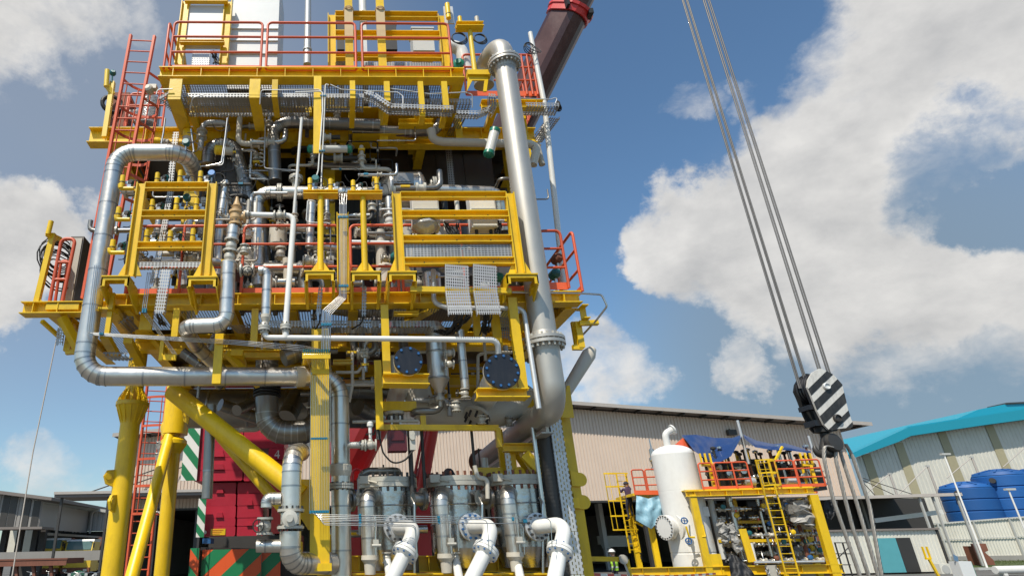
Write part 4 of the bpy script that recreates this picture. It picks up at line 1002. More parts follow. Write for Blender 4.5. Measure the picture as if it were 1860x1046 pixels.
# ---- relief valve stack
S1 = [P(424, 412, 8.95), P(421, 437, 8.95)]; S2 = [P(415, 478, 8.95), P(411, 590, 8.95), P(334, 592, 8.95), P(356, 628, 9.9), P(400, 672, 10.6)]
pipe('clad_pipe', 'clad pipe below the two block valves, turning left under the deck edge', 'pipe', CLAD, S2, .115, .17, 18, True, .42, nb=3)
pipe('clad_pipe', 'short clad spool between tan relief valve and block valve', 'pipe', CLAD, S1, .10, None, 18, True, .3)
def stack_valve(px, py, y, r, label, wheel=None): return small_valve('valve', label, P(px, py, y), P(424, 412, 8.95) - P(411, 590, 8.95), r, wheel)
stack_valve(420, 447, 8.95, .078, 'upper cream block valve under the tan relief valve'); stack_valve(417, 467, 8.95, .078, 'lower cream block valve standing on the clad pipe')
stack_valve(444, 453, 8.95, .05, 'small cream bypass valve with handle beside the block valves', (1, -.2, .05))
pv = thing('relief_valve', 'tan painted pressure relief valve with conical cap beside the small panel frame', 'relief valve')
o = P(428, 403, 8.95); up_ = V((0, 0, 1))
part('valve_body', MB().lathe(o, up_, [(.11, -.07), (.11, -.03), (.07, -.02), (.10, .05), (.10, .13), (.12, .15), (.12, .19), (.065, .2)], 18), BEIGE, pv)
part('bonnet', MB().lathe(o + up_ * .2, up_, [(.065, 0), (.075, .05), (.09, .08), (.07, .1), (.06, .12), (.035, .2), (.02, .27)], 16), BEIGE, pv)
part('outlet', MB().lathe(o + V((.08, 0, .09)), (1, 0, 0), [(.06, 0), (.06, .05), (.10, .05), (.10, .08)], 16), BEIGE, pv)
part('inlet_bolts', MB().bolts(o + up_ * -.11, up_, .085, 8, .012, .12), BOLT, pv)
# white vent line from the relief valve, joined by the horizontal drain line
W1 = [P(446, 390, 8.95), P(534, 392, 8.95), P(519, 592, 8.95)]
pipe('vent_pipe', 'white vent pipe from the tan relief valve, turning down to the white drain line', 'pipe', WHITE, W1, .047, .12, 14, False, flanges=[(P(448, 390, 8.95), (1, 0, 0), .05, 8), (P(519, 594, 8.95), (0, 0, 1), .055, 8)])
small_valve('valve', 'white check valve in the white vent pipe right of the tan relief valve', P(508, 392, 8.95), (1, 0, 0), .062, (0, -.2, 1))
one('vent_rod', MB().cyl(P(534, 388, 9.0), P(548, 215, 9.0), .026, n=10), WHITE, 'slim white rod rising diagonally in front of the dark interior', 'rod')
W2 = [P(481, 598, 8.95), P(482, 613, 8.95), P(904, 617, 8.95), P(906, 655, 9.1)]
pipe('drain_pipe', 'long horizontal white drain pipe below the middle deck edge', 'pipe', WHITE, W2, .043, .12, 14, False, flanges=[(P(480, 596, 8.95), (0, 0, 1), .06, 8)])
one('pipe_tee', MB().cyl(P(519, 602, 8.95), P(519, 614, 8.95), .05, n=14), WHITE, 'short white tee piece joining vent pipe and drain pipe', 'pipe tee')
# clad drop with flanged valve
pipe('clad_pipe', 'slim clad drop pipe with mitred top between block valves and white drain line', 'pipe', CLAD, [P(470, 492, 8.95), P(486, 492, 8.95), P(483, 572, 8.95)], .075, .09, 16, True, .3, nb=2)
one('pipe_reducer', MB().lathe(P(483, 572, 8.95), (0, 0, -1), [(.078, 0), (.078, .05), (.05, .12), (.05, .2)], 16), CREAM, 'cream reducer at the foot of the slim clad drop pipe', 'reducer')
small_valve('valve', 'cream flanged valve lying between the clad riser and the slim clad drop pipe', P(449, 491, 8.95), (1, 0, 0), .072, (.2, -1, -.6))
# ---- clad header on the middle deck and the silver heater
pipe('clad_pipe', 'clad header pipe across the middle of the module, bending down on the left', 'pipe', CLAD, [P(470, 520, 10.4), P(466, 349, 10.4), P(690, 352, 10.4)], .125, .26, 20, True, .5, flanges=[(P(508, 350, 10.4), (1, 0, 0), .115, 12)])
pipe('nozzle', 'cream flanged nozzle standing on the clad header behind the slim white rod', 'nozzle', CREAM, [P(537, 345, 10.4), V((P(537, 345, 10.4).x, 10.4, P(537, 322, 10.4).z))], .07, None, 16, flanges=[(V((P(537, 345, 10.4).x, 10.4, P(537, 325, 10.4).z)), (0, 0, 1), .09, 10)])
ht = thing('heater_vessel', 'silver clad heater drum with conical ends and a hatch on its front', 'vessel')
o = P(680, 352, 10.9); L_ = P(765, 352, 10.9).x - o.x
part('drum', MB().lathe(o, (1, 0, 0), [(.14, 0), (.20, .04), (.46, .30), (.46, L_ - .05), (.40, L_ + .02), (.16, L_ + .14), (.12, L_ + .3)], 10), CLAD, ht)
part('seam_bands', MB().lathe(o, (1, 0, 0), [(.47, .29), (.475, .32), (.47, .35)], 10).lathe(o, (1, 0, 0), [(.47, L_ - .1), (.475, L_ - .07), (.47, L_ - .04)], 10), SEAM, ht)
hq = P(733, 325, 10.42); part('hatch', MB().box(hq, .40, .05, .24).box(hq + V((0, -.03, 0)), .28, .02, .16), CLAD2, ht)
part('support_saddle', MB().bb(P(705, 392, 10.8), V((P(745, 392, 10.8).x, 11.1, ZM1))), CREAM, ht)
pipe('clad_pipe', 'pale clad pipe right of the silver heater drum, above the large panel frame', 'pipe', CLAD, [P(778, 345, 10.7), P(905, 350, 10.7), P(915, 420, 10.9)], .12, .2, 18, True, .45, flanges=[(P(788, 337, 10.7), (1, 0, 0), .12, 12)])
# ---- the fat dull grey pipe on the right
M0 = P(918, 130, 9.3); mx_ = M0.x; ztp = P(0, 84, 9.45).z; zfl = P(0, 632, 9.3).z; zbt = P(0, 752, 9.3).z
dend = G(874, 838, zbt)
bp = thing('grey_pipe', 'fat dull steel pipe with flanges, looping over the top deck and down the right side', 'pipe')
part('pipe_run', MB().tube(bend([(mx_ - .22, 10.05, P(0, 150, 10.0).z), (mx_ - .20, 10.0, ztp + .02), (mx_, 9.3, ztp + .02), (mx_, 9.3, zbt), dend], .36, 9), .205, 28), DUP, bp)
zft = P(0, 113, 9.3).z
for z_ in (zft, zfl):
    fm_ = MB().lathe((mx_, 9.3, z_), (0, 0, 1), [(.208, -.16), (.225, -.06), (.315, -.06), (.315, -.012), (.27, -.012), (.27, .012), (.315, .012), (.315, .06), (.225, .06), (.208, .16)], 32)
    part('flange', fm_, DUP, bp); part('bolt_ring', MB().bolts((mx_, 9.3, z_ - .115), (0, 0, 1), .277, 20, .02, .22), VALV, bp)
dd = (dend - V((mx_, 9.3, zbt))).normalized()
part('end_flange', MB().lathe(dend - dd * .05, dd, [(.3, 0), (.3, .05), (.28, .05), (.28, .06), (.3, .06), (.3, .11)], 28), RUST, bp)
part('shoe', MB().bar(V((mx_, 9.3, zbt - .24)) + dd * .5, dend - dd * .1 + V((0, 0, -.24)), .05, .12).bar(V((mx_, 9.3, zbt - .30)) + dd * .5, dend - dd * .1 + V((0, 0, -.30)), .2, .02), DUP, bp)
pipe('drain_pipe', 'thin grey pipe crossing behind the two slotted trays and dropping beside the fat grey pipe', 'pipe', GALV, [P(787, 490, 9.25), P(788, 550, 9.25), P(812, 559, 9.25), P(951, 560, 9.25), P(979, 742, 9.1)], .040, .12, 12)
# ---- the two black blind flanged spools
def spool(px, py, y, bx, by, R_, r, k, label, bolt=BBLUE):
    c = P(px, py, y); e = G(bx, by, c.z - .04); t = thing('flanged_spool', label, 'pipe spool'); d = (e - c).normalized()
    part('spool_body', MB().tube([c + d * .1, e], r, 24), WHITE, t)
    part('spool_flange', MB().lathe(c, d, [(R_, .05), (R_, .11), (r * 1.1, .12), (r, .22)], 28), WHITE, t)
    part('blind_flange', MB().lathe(c, d, [(R_ * .985, -.0), (R_, .008), (R_, .045)], 32), BLKPL, t)
    part('bolt_ring', MB().bolts(c - d * .022, d, R_ * .85, k, .021, .03), bolt, t)
spool(742, 654, 8.95, 712, 745, .218, .165, 8, 'smaller white pipe spool with black round end plate and eight bolts')
spool(912, 673, 8.95, 862, 752, .272, .20, 12, 'larger white pipe spool with black round end plate and twelve blue bolts')
hd = pipe('header_pipe', 'big cream header pipe curving below the deck behind the two black plates', 'pipe', CREAM, [P(752, 690, 11.0), P(768, 752, 11.0), P(905, 750, 11.0), P(960, 720, 11.2)], .25, .4, 24)
fl_ = thing('pipe_flange', 'cream flange with dark bolts on the underside of the right white spool', 'flange')
part('flange', MB().lathe(P(868, 752, 10.6), (-.45, -.3, -.85), [(.24, 0), (.24, .06), (.15, .07)], 24), CREAM, fl_); part('bolt_ring', MB().bolts(P(868, 752, 10.6) + V((-.02, -.02, -.06)), (-.45, -.3, -.85), .19, 10, .02, .12), BOLT, fl_)
fl_ = thing('pipe_flange', 'cream flange with dark bolts below the left white spool', 'flange')
part('flange', MB().lathe(P(717, 748, 10.4), (0, 0, -1), [(.16, 0), (.16, .05), (.08, .07), (.08, .2)], 20), CREAM, fl_); part('bolt_ring', MB().bolts(P(717, 752, 10.4), (0, 0, -1), .125, 8, .018, .1), BOLT, fl_)
ve = thing('small_vessel', 'small upright clad vessel with conical foot between the two black plates', 'vessel')
o = V((P(793, 640, 10.0).x, 10.0, 0)); za, zb2, zc2 = P(0, 606, 10).z, P(0, 700, 10).z, P(0, 724, 10).z
part('shell', MB().lathe(o, (0, 0, 1), [(.05, zc2), (.17, zb2), (.175, zb2), (.175, za), (.1, za + .12)], 22), CLAD, ve)
part('seam_bands', MB().lathe(o, (0, 0, 1), [(.178, zb2 + .0), (.182, zb2 + .02), (.178, zb2 + .04)], 22).lathe(o, (0, 0, 1), [(.178, zb2 + .45), (.182, zb2 + .47), (.178, zb2 + .49)], 22), SEAM, ve)
part('outlet', MB().lathe(o, (0, 0, 1), [(.03, zc2 - .22), (.03, zc2 - .12), (.075, zc2 - .12), (.075, zc2 - .06), (.04, zc2 - .05), (.04, zc2)], 14), VALV, ve)
a, b = vz(845, 705, 600, 9.7); pipe('clad_pipe', 'slim upright clad pipe between the small vessel and the right black plate', 'pipe', CLAD, [a, b], .068, None, 16, True, .3)
for i, (px, py, y, ax, r, w, lb) in enumerate(((816, 641, 9.7, (1, .1, .1), .05, None, 'upper of two small grey valves beside the slim clad pipe'), (816, 661, 9.7, (1, 0, -.1), .05, None, 'lower of two small grey valves beside the slim clad pipe'),
        (845, 714, 9.7, (0, 0, 1), .05, (-1, -.2, 0), 'small grey valve at the foot of the slim clad pipe'), (829, 738, 9.8, (0, 0, 1), .05, (-1, 0, .2), 'hanging valve with wheel left of the cream flange bolts'), (875, 762, 10.1, (0, 0, 1), .045, (1, 0, .2), 'drain valve hanging below the cream flange'),
        (673, 808, 9.6, (1, 0, 0), .06, (0, 0, 1), 'grey valve with tall white stem beside the dark red actuator'), (925, 765, 10.8, (0, 0, 1), .05, None, 'small steel fitting in the shade behind the thin grey drop pipe'),
        (700, 470, 9.3, (1, 0, 0), .05, (0, -1, 0), 'grey valve in the line left of the large panel frame'), (560, 474, 9.3, (1, 0, 0), .06, (0, -.3, 1), 'cream valve at the foot of the left gauge stand'),
        (510, 460, 10.1, (0, 0, 1), .07, None, 'pale valve behind the white vent pipe'), (566, 375, 10.0, (0, 0, 1), .06, (1, 0, .3), 'small valve above the upright clad pipe behind the left gauge stand'))):
    small_valve('valve', lb, P(px, py, y), ax, r, w)
pipe('stub_pipe', 'grey stub pipe reaching right from the clad riser to a valve', 'pipe', GALV, [P(634, 808, 9.8), P(661, 808, 9.65)], .05, None, 14, flanges=[(P(661, 808, 9.62), (1, 0, -.1), .05, 8)])
one('valve_stem_cap', MB().lathe(P(673, 800, 9.6), (0, 0, 1), [(.02, 0), (.03, .15), (.03, .2), (.05, .22), (.05, .27), (.03, .3)], 12), WHITE, 'white capped stem standing on the grey valve', 'valve stem')
ra = thing('actuator', 'dark red boxy actuator hanging below the yellow lower beam', 'actuator')
q = P(721, 802, 10.2); part('casing', MB().box(q, .30, .26, .32).box(q + V((0, -.14, .06)), .2, .03, .12), mat('dark_red_casing', (.09, .008, .012), .35), ra)
part('yoke', MB().bar(q + V((-.07, 0, .16)), q + V((-.07, 0, .42)), .03, .03, (0, 1, 0)).bar(q + V((.07, 0, .16)), q + V((.07, 0, .42)), .03, .03, (0, 1, 0)), GALV, ra)
part('gauge_panel', MB().box(q + V((.24, -.1, 0)), .09, .06, .3).cyl(q + V((.24, -.13, .05)), q + V((.24, -.17, .05)), .05), VALV, ra)
part('cable', MB().tube(bend([q + V((.25, -.1, -.15)), q + V((.1, -.2, -.32)), q + V((-.1, -.2, -.38)), q + V((-.25, -.2, -.2)), q + V((-.33, -.2, .25)), q + V((-.38, -.1, .1))], .2, 4), .015, 6), BLACK, ra)
# white small-bore loops below the deck
for a_ in ([(868, 712), (868, 645), (884, 640), (930, 640)], [(905, 650), (903, 620)], [(640, 640), (640, 700), (634, 730)], [(610, 676), (650, 676), (660, 662), (660, 690)], [(605, 699), (690, 699)], [(882, 655), (878, 600)], [(640, 766), (760, 764)], [(960, 708), (1000, 708)]):
    pipe('small_pipe', place_label('white small bore pipe', P(*a_[1 if len(a_) > 2 else 0], 10.2)), 'pipe', CREAM, [P(x, y, 10.2) for x, y in a_], .028, .06, 8, group='small white pipes below the deck')
one('exhaust_pipe', MB().tube([P(1020, 725, 11.2), P(1070, 643, 11.2), P(1077, 633, 11.2)], [.1, .13, .07], 18), CREAM, 'off white tapered pipe sticking out right behind the fat grey pipe', 'pipe')
# ---- the three lower vessels with their white elbows
for i, (x0, x1, pin, fx, fy, pts, lbs) in enumerate((
    (653, 755, 667, 722, 958, [(726, 958, 9.95), (754, 958, 9.5), (736, 1003, 9.35), (700, 1075, 9.1)], 'left'),
    (778, 878, 801, 858, 956, [(862, 956, 9.95), (894, 954, 9.5), (882, 1000, 9.35), (845, 1075, 9.1)], 'middle'),
    (889, 988, 923, 977, 956, [(980, 956, 9.95), (1028, 950, 9.5), (1017, 1000, 9.35), (1003, 1075, 9.1)], 'right'))):
    y = 10.75; ca_, cb2 = P(x0, 882, y), P(x1, 882, y); r = (cb2.x - ca_.x) / 2 * .97; o = V(((ca_.x + cb2.x) / 2, y + .05, 0))
    ztop, zbot = P(0, 876, y - r).z, P(0, 1012, y - r).z
    t = thing('filter_vessel', 'silver filter vessel with bolted lid, %s of three on the lower deck' % lbs, 'vessel', 'three filter vessels on the lower deck')
    part('shell', MB().lathe(o, (0, 0, 1), [(r * .8, zbot - .3), (r, zbot), (r, ztop - .16)], 32), mat('wrinkled_cladding_%d' % i, (.50, .50, .49), .26, 1, var=.2, bump=.55, bscale=3.5, dirt=.25, dcol=(.2, .18, .14)), t)
    rf = r * 1.09
    part('lid_flange', MB().lathe(o, (0, 0, 1), [(r, ztop - .16), (rf, ztop - .15), (rf, ztop - .085), (rf * .98, ztop - .085), (rf * .98, ztop - .075), (rf, ztop - .075), (rf, ztop), (0.01, ztop + .01)], 32), VALV, t)
    part('lid_bolts', MB().bolts(o + V((0, 0, ztop - .22)), (0, 0, 1), rf * .93, 24, .022, .29), RUST if i else BOLT, t)
    part('skirt_cap', MB().torus(o + V((0, 0, zbot + .35)), (0, 0, 1), r, .012, 28, 5).torus(o + V((0, 0, zbot + .65)), (0, 0, 1), r, .012, 28, 5), SEAM, t)
    part('side_clamp', MB().box(o + V((-rf * .8, -rf * .7, ztop - .04)), .16, .12, .12).cyl(o + V((-rf * .8, -rf * .72, ztop - .04)), o + V((-rf * .4, -rf * 1.0, ztop - .1)), .015, n=6), CREAM, t)
    qi = P(pin, 915, 9.95)
    pipe('clad_pipe', 'clad inlet pipe with elbow in front of the %s filter vessel' % lbs, 'pipe', CLAD, [o + V((-.1, -.1, P(0, 908, 9.95).z)), V((qi.x, 9.95, P(0, 908, 9.95).z)), V((qi.x + .02, 9.95, P(0, 1028, 9.95).z))], .115, .19, 18, True, .3)
    one('pipe_collar', MB().lathe((qi.x + .02, 9.95, P(0, 1030, 9.95).z), (0, 0, 1), [(.08, -.2), (.09, -.05), (.13, .0), (.125, .06)], 16), CREAM, 'cream tape collar at the foot of the clad inlet pipe, %s vessel' % lbs, 'collar')
    pl = MB().lathe(V((qi.x - .2, 10.3, P(0, 920, 10.3).z)), (-1, -.3, 0), [(.17, 0), (.17, .05), (.11, .06), (.11, .2)], 20); one('pipe_flange', pl, CLAD2, 'dull round flange beside the top of the %s filter vessel' % lbs, 'flange')
    fc = P(fx, fy, 10.05); W = [P(*p_) for p_ in pts]; ax = (W[1] - W[0]).normalized()
    we = thing('white_elbow', 'white painted outlet elbow pipe with flanges in front of the %s filter vessel' % lbs, 'pipe', 'white outlet elbows of the filter vessels')
    part('elbow', MB().tube(bend([fc + V((0, .3, 0))] + W, .22, 8), .103, 24), WHITE, we)
    part('nozzle_flange', MB().lathe(fc, (ax * .45 + V((0, -.9, 0))), [(.205, -.07), (.205, 0), (.12, .015)], 26), GALV, we)
    part('nozzle_bolts', MB().bolts(fc + V((0, -.02, 0)), (ax * .45 + V((0, -.9, 0))), .165, 12, .020, .035), BBLUE if i == 1 else BOLT, we)
    d = (W[3] - W[2]).normalized(); c = W[2]
    part('joint_flange', MB().lathe(c, d, [(.105, -.08), (.18, -.045), (.18, -.004), (.165, -.004), (.165, .004), (.18, .004), (.18, .045), (.105, .08)], 26), WHITE, we)
    part('joint_bolts', MB().bolts(c - d * .07, d, .15, 10, .014, .14), BBLUE, we)
    sv = P(x0 + 50, 1012, 10.0); small_valve('valve', 'small drain valve with white neck under the %s filter vessel' % lbs, sv, (0, 0, 1), .05)
    one('drain_neck', MB().cyl(P(x0 + 50, 1016, 10.0), P(x0 + 58, 1060, 9.7), .055, .07, 14), WHITE, 'white drain neck slanting down under the %s filter vessel' % lbs, 'pipe')
    lv = thing('level_gauge', 'steel level gauge with small valves before the %s filter vessel' % lbs, 'gauge')
    lx = P(pin + 14, 940, 9.8).x; part('gauge_tube', MB().cyl((lx, 9.78, P(0, 950, 9.8).z), (lx, 9.78, P(0, 1022, 9.8).z), .022, n=8), STEEL, lv)
    part('gauge_valve', MB().box((lx, 9.75, P(0, 1000, 9.8).z), .08, .08, .10).cyl((lx - .06, 9.72, P(0, 1004, 9.8).z), (lx + .07, 9.72, P(0, 1004, 9.8).z), .02, n=8), VALV, lv)
    rise = MB().tube(bend([P(x1 - 2, 1040, 10.1), P(x1 - 2, 915, 10.1), P(x1 - 8, 903, 10.2)], .05), .022, 8); one('riser_tube', rise, STEEL, 'thin steel riser tube at the right edge of the %s filter vessel' % lbs, 'tube')
one('small_pipe', MB().tube(bend([P(862, 845, 10.1), P(868, 868, 10.1), P(885, 868, 10.1), P(886, 905, 10.1)], .08), .035, 10), CREAM, 'cream S bend pipe between the middle and right filter vessels', 'pipe')
for px, y0, y1, w, lb in ((757, 780, 1040, .055, 'thick dark conduit'), (773, 780, 905, .032, 'slimmer grey conduit'), (862, 770, 845, .025, 'thin dark conduit right of the red boom ram')):
    a, b = vz(px, y1, y0, 10.4); one('conduit', MB().cyl(a, b, w / 2 + .012, n=10), DGREY, lb + ' hanging upright before the red ram' if 'right' not in lb else lb, 'conduit')
a, b = vz(1003, 1046, 770, 10.2); one('steel_riser', MB().tube([a, b], .036, 12), STEEL, 'thin steel riser standing left of the slotted riser tray', 'tube')
ground_things()
# ================================================================== trays, panel frames, rails, ladders
def tray(mb, p0, p1, w, h=.07, up=None, ends=True):
    """slotted cable tray: bottom sheet seen from outside, two slotted side lips"""
    d, l, ww, u = mb.axes(p0, p1, up); p0 = V(p0); a = p0 - ww * w / 2; b = p0 + ww * w / 2
    mb.quad(a, a + d * l, b + d * l, b, True)
    for q, s in ((a, 1), (b, -1)):
        mb.quad(q, q + d * l, q + d * l + u * h, q + u * h, True)
        mb.quad(q + ww * s * .004 + u * h, q + ww * s * .004 + d * l + u * h, q + ww * s * .02 + d * l + u * h, q + ww * s * .02 + u * h)
    return mb
def tray_obj(label, segs, w, h=.07, m=TRAY, up=None, group=None, name='cable_tray'):
    t = thing(name, label, 'cable tray', group)
    for a, b in segs: part('tray_section', tray(MB(), a, b, w, h, up), m, t)
    return t
zt_lip = 10.05
# wide trays below the top deck: three rows, hung on the arms
def lip(px, py, y): return P(px, py, y)
a, b = P(332, 177, 9.75), P(672, 179, 9.75); 
def under(label, x0, x1, py, y0, wid, seg=3, h=.10):
    a, b = P(x0, py, y0), P(x1, py, y0); o = V((0, wid / 2, 0)); n = seg; t = thing('cable_tray', label, 'cable tray', 'wide cable trays below the top deck')
    for k in range(n):
        p0 = a.lerp(b, k / n) + o; p1 = a.lerp(b, (k + 1) / n) + o + V((-.006, 0, 0)); part('tray_section', tray(MB(), p0, p1, wid, h), TRAY, t)
    return t
under('wide slotted tray below the top deck, left half, edge shining', 331, 560, 177, 9.72, .60)
under('second wide slotted tray behind the first, in shade below the top deck', 345, 620, 178, 10.40, .36)
under('slotted tray below the top deck right of the long yellow drop plate', 586, 662, 178, 9.72, .45, 1)
tray_obj('slanted end piece of the wide tray at the left corner of the top deck', [(P(303, 196, 10.0), P(332, 180, 9.85))], .5, .08)
pts = [P(660, 178, 9.55), P(676, 182, 9.55), P(706, 203, 9.55), P(822, 207, 9.55)]
tray_obj('narrow slotted tray that kinks down below the top deck edge', list(zip(pts, pts[1:])), .22, .11)
under('slotted tray behind the kinked tray at the right of the top deck', 706, 858, 187, 10.0, .35, 2)
pts = [P(828, 212, 9.7), P(868, 213, 9.7), P(888, 205, 9.75), P(895, 192, 9.8), P(894, 170, 9.9)]
tray_obj('curved slotted tray hooking up beside the fat grey pipe', list(zip(pts, pts[1:])), .16, .09)
tray_obj('slotted tray sticking out right of the fat grey pipe below the top deck', [(P(952, 202, 10.3), P(1012, 203, 10.3))], .3, .1)
tray_obj('slotted tray slanting down in shade at the right of the top deck', [(P(1008, 214, 10.6), P(975, 258, 11.4))], .26, .05)
tray_obj('slotted tray running back in shade right of centre below the top deck', [(P(842, 205, 10.2), P(812, 265, 11.8))], .22, .05)
a, b = vz(822, 345, 255, 11.6); tray_obj('upright slotted tray in the dark behind the clad pipe, right of the heater', [(a, b)], .14, .06, up=(0, 1, 0))
a, b = vz(309, 330, 240, 10.4); tray_obj('upright slotted tray behind the top left clad elbow', [(a, b)], .12, .05, up=(0, 1, 0))
# trays on the panel frames
t = thing('cable_tray', 'broad slotted tray panel across the large yellow panel frame', 'cable tray')
a, b = P(734, 456, 8.93), P(930, 458, 8.93); n = 4
for k in range(n): part('tray_section', tray(MB(), a.lerp(b, k / n), a.lerp(b, (k + 1) / n) - V((.005, 0, 0)), .26, .05, (0, 1, 0)), TRAY2, t)
for i, (x0, y0, x1, y1, lb) in enumerate(((830, 481, 837, 571, 'left of two upright slotted trays hanging from the large panel frame'), (881, 481, 889, 571, 'right of two upright slotted trays hanging from the large panel frame'))):
    tray_obj(lb, [(P(x1, y1, 8.72), P(x0 + 1, (y0 + y1) / 2 + 2, 8.80)), (P(x0 + 1, (y0 + y1) / 2, 8.80), P(x0, y0, 8.86))], .375, .06, TRAY2, (0, 1, 0), 'upright trays below the large panel frame')
tray_obj('slotted tray lying across the foot of the small panel frame', [(P(237, 481, 8.95), P(300, 481, 8.95)), (P(301, 481, 8.95), P(365, 481, 8.95))], .10, .09, TRAY2, (0, 1, 0))
tray_obj('upright slotted tray hanging from the foot of the small panel frame', [(P(289, 569, 8.85), P(301, 489, 8.85))], .155, .07, TRAY2, (0, 1, 0))
tray_obj('upright slotted tray inside the small panel frame', [(P(277, 516, 9.6), P(296, 425, 9.6)), (P(296, 424, 9.6), P(310, 345, 9.6))], .10, .05, TRAY2, (0, 1, 0))
tray_obj('small slotted tray at the foot of the left gauge stand', [(P(578, 572, 9.15), P(583, 518, 9.15))], .075, .05, TRAY2, (0, 1, 0))
tray_obj('small slotted tray at the foot of the right gauge stand', [(P(661, 574, 9.15), P(662, 519, 9.15))], .075, .05, TRAY2, (0, 1, 0))
tray_obj('long white slotted tray below the middle deck behind the drain pipe', [(P(x, 600, 9.75), P(x + 74, 600, 9.75)) for x in (490, 565, 640, 715)], .35, .11, TRAY2)
tray_obj('slotted tray running back below the deck left of the slim clad drop', [(P(428, 590, 9.5), P(448, 605, 10.2))], .3, .06)
tray_obj('slotted tray slanting below the deck behind the left drop tubes', [(P(226, 600, 9.9), P(252, 583, 9.9))], .5, .08); tray_obj('slotted tray in shade above the low clad pipe on the left', [(P(192, 650, 9.8), P(236, 651, 9.8))], .3, .06)
tray_obj('slotted tray at the far left under the deck corner', [(P(106, 626, 10.2), P(110, 595, 10.2))], .11, .06, TRAY2, (0, 1, 0))
tray_obj('slotted panel standing behind the right hanger under the deck', [(P(917, 615, 10.2), P(917, 575, 10.2))], .18, .05, TRAY2, (0, 1, 0)); tray_obj('slotted tray in the shade left of the small black end plate', [(P(651, 645, 10.4), P(690, 646, 10.4))], .2, .1)
a = P(1050, 1046, 10.25); z0 = P(1018, 752, 10.25).z; n = 6
t = thing('riser_tray', 'tall slotted riser tray on the right column of the module', 'cable tray')
for k in range(n):
    f0, f1 = k / n, (k + 1) / n; zz0 = .3 + (z0 - .3) * f0; zz1 = .3 + (z0 - .3) * f1
    part('tray_section', tray(MB(), (a.x, 10.25, zz0), (a.x, 10.25, zz1 - .006), .20, .10, (0, 1, 0)), DRILL, t)
part('ribbed_hose', MB().tube([(a.x - .17, 10.4, .3), (a.x - .17, 10.4, z0)], .13, 14), DGREY, t)
hb = MB()
for k in range(60): zz = .3 + (z0 - .3) * k / 60; hb.tube([(a.x - .17, 10.4, zz), (a.x - .17, 10.4, zz + .03)], .136, 14, cap=False)
part('seam_bands', hb, DGREY, t)
a, b = vz(928, 875, 822, 10.6); tray_obj('short slotted tray on the yellow post below the duct pipe', [(a, b)], .09, .04, DRILL, (0, 1, 0))
# ---- the two panel frames on the middle deck edge
def panel_frame(name, label, xl_, xr_, ytop, ybot, y, rails, w):
    t = thing(name, label, 'panel frame'); a, c = P(xl_, ybot, y), P(xr_, ybot, y); zt = P((xl_ + xr_) / 2, ytop, y).z
    for q in (a, c):
        part('post', MB().ibeam(q, (q.x, y, zt), .13, w, .016, (1, 0, 0)), YEL, t)
        for s in (-1, 1): part('foot_gusset', MB().prism([q + V((s * w * .5, -.02, .0)), q + V((s * (w * .5 + .11), -.02, 0)), q + V((s * w * .5, -.02, .26))], (0, .025, 0)), YEL, t)
    for py in rails:
        z = P((xl_ + xr_) / 2, py, y).z
        part('crossbeam', MB().chan((a.x + w / 2, y + .03, z), (c.x - w / 2, y + .03, z), .10, .125, .014, None, 1), YEL, t)
        part('plugs', MB().cyl((a.x + .4, y + .03, z), (a.x + .4, y + .005, z), .012, n=8).cyl((c.x - .4, y + .03, z), (c.x - .4, y + .005, z), .012, n=8).cyl(((a.x + c.x) / 2, y + .03, z), ((a.x + c.x) / 2, y + .005, z), .012, n=8), BOLT, t)
    return a, c
SF = panel_frame('instrument_rack', 'small yellow panel frame with three tiers of transmitter posts, on the left', 236, 373, 334, 502, 8.95, (340, 391, 448), .15)
LF = panel_frame('instrument_rack', 'large yellow panel frame before grey cabinets, left of the fat grey pipe', 727, 944, 352, 497, 8.95, (357, 391, 436, 476), .15)
# grey cabinets behind the large frame
for i, (x0, x1, lb) in enumerate(((747, 800, 'pale grey junction box behind the large panel frame, left'), (851, 905, 'pale grey junction box behind the large panel frame, right'))):
    q0, q1 = P(x0, 352, 9.12), P(x1, 412, 9.12); t = thing('junction_box', lb, 'junction box')
    part('casing', MB().bb(q0, (q1.x, 9.36, q1.z)), FRP, t); part('lid', MB().bb(q0 + V((.02, -.02, -.02)), (q1.x - .02, 9.118, q1.z + .02)), FRP, t)
    part('cable_gland', MB().cyl((q0.x + .1, 9.24, q1.z), (q0.x + .1, 9.24, q1.z - .1), .03), BLACK, t); part('cable_gland', MB().cyl((q1.x - .1, 9.24, q1.z), (q1.x - .1, 9.24, q1.z - .1), .03), BLACK, t)
wp = MB(); q = P(772, 408, 9.1)
wp.lathe(q, (.05, 0, -1), [(.22, 0), (.24, .05), (.16, .14), (.07, .2), (.03, .24)], 9); one('wrapped_fitting', wp, PLASTIC, 'fitting in clear plastic wrap hanging below the left junction box', 'wrapped fitting')
def cables(label, starts, ends, sag, n, y, spread=.12, r=.009, m=BLACK, seed=1):
    rn = random.Random(seed); mb = MB()
    for k in range(n):
        a = V(starts) + V((rn.uniform(-spread, spread), rn.uniform(-.05, .05), rn.uniform(-.03, .03))); b = V(ends) + V((rn.uniform(-spread, spread), rn.uniform(-.05, .05), rn.uniform(-.03, .03)))
        pts = [a.lerp(b, j / 8) + V((rn.uniform(-.02, .02), 0, -(sag + rn.uniform(-.05, .05)) * 4 * (j / 8) * (1 - j / 8))) for j in range(9)]
        mb.tube(pts, r, 5)
    return one('cable_bundle', mb, m, label, 'cables')
cables('loom of black cables hanging below the two junction boxes', P(820, 405, 9.15), P(840, 440, 9.2), .08, 14, 9, .14)
cables('tangle of dark cables below the right junction box', P(905, 400, 9.15), P(900, 435, 9.2), .1, 12, 9, .08, seed=5)
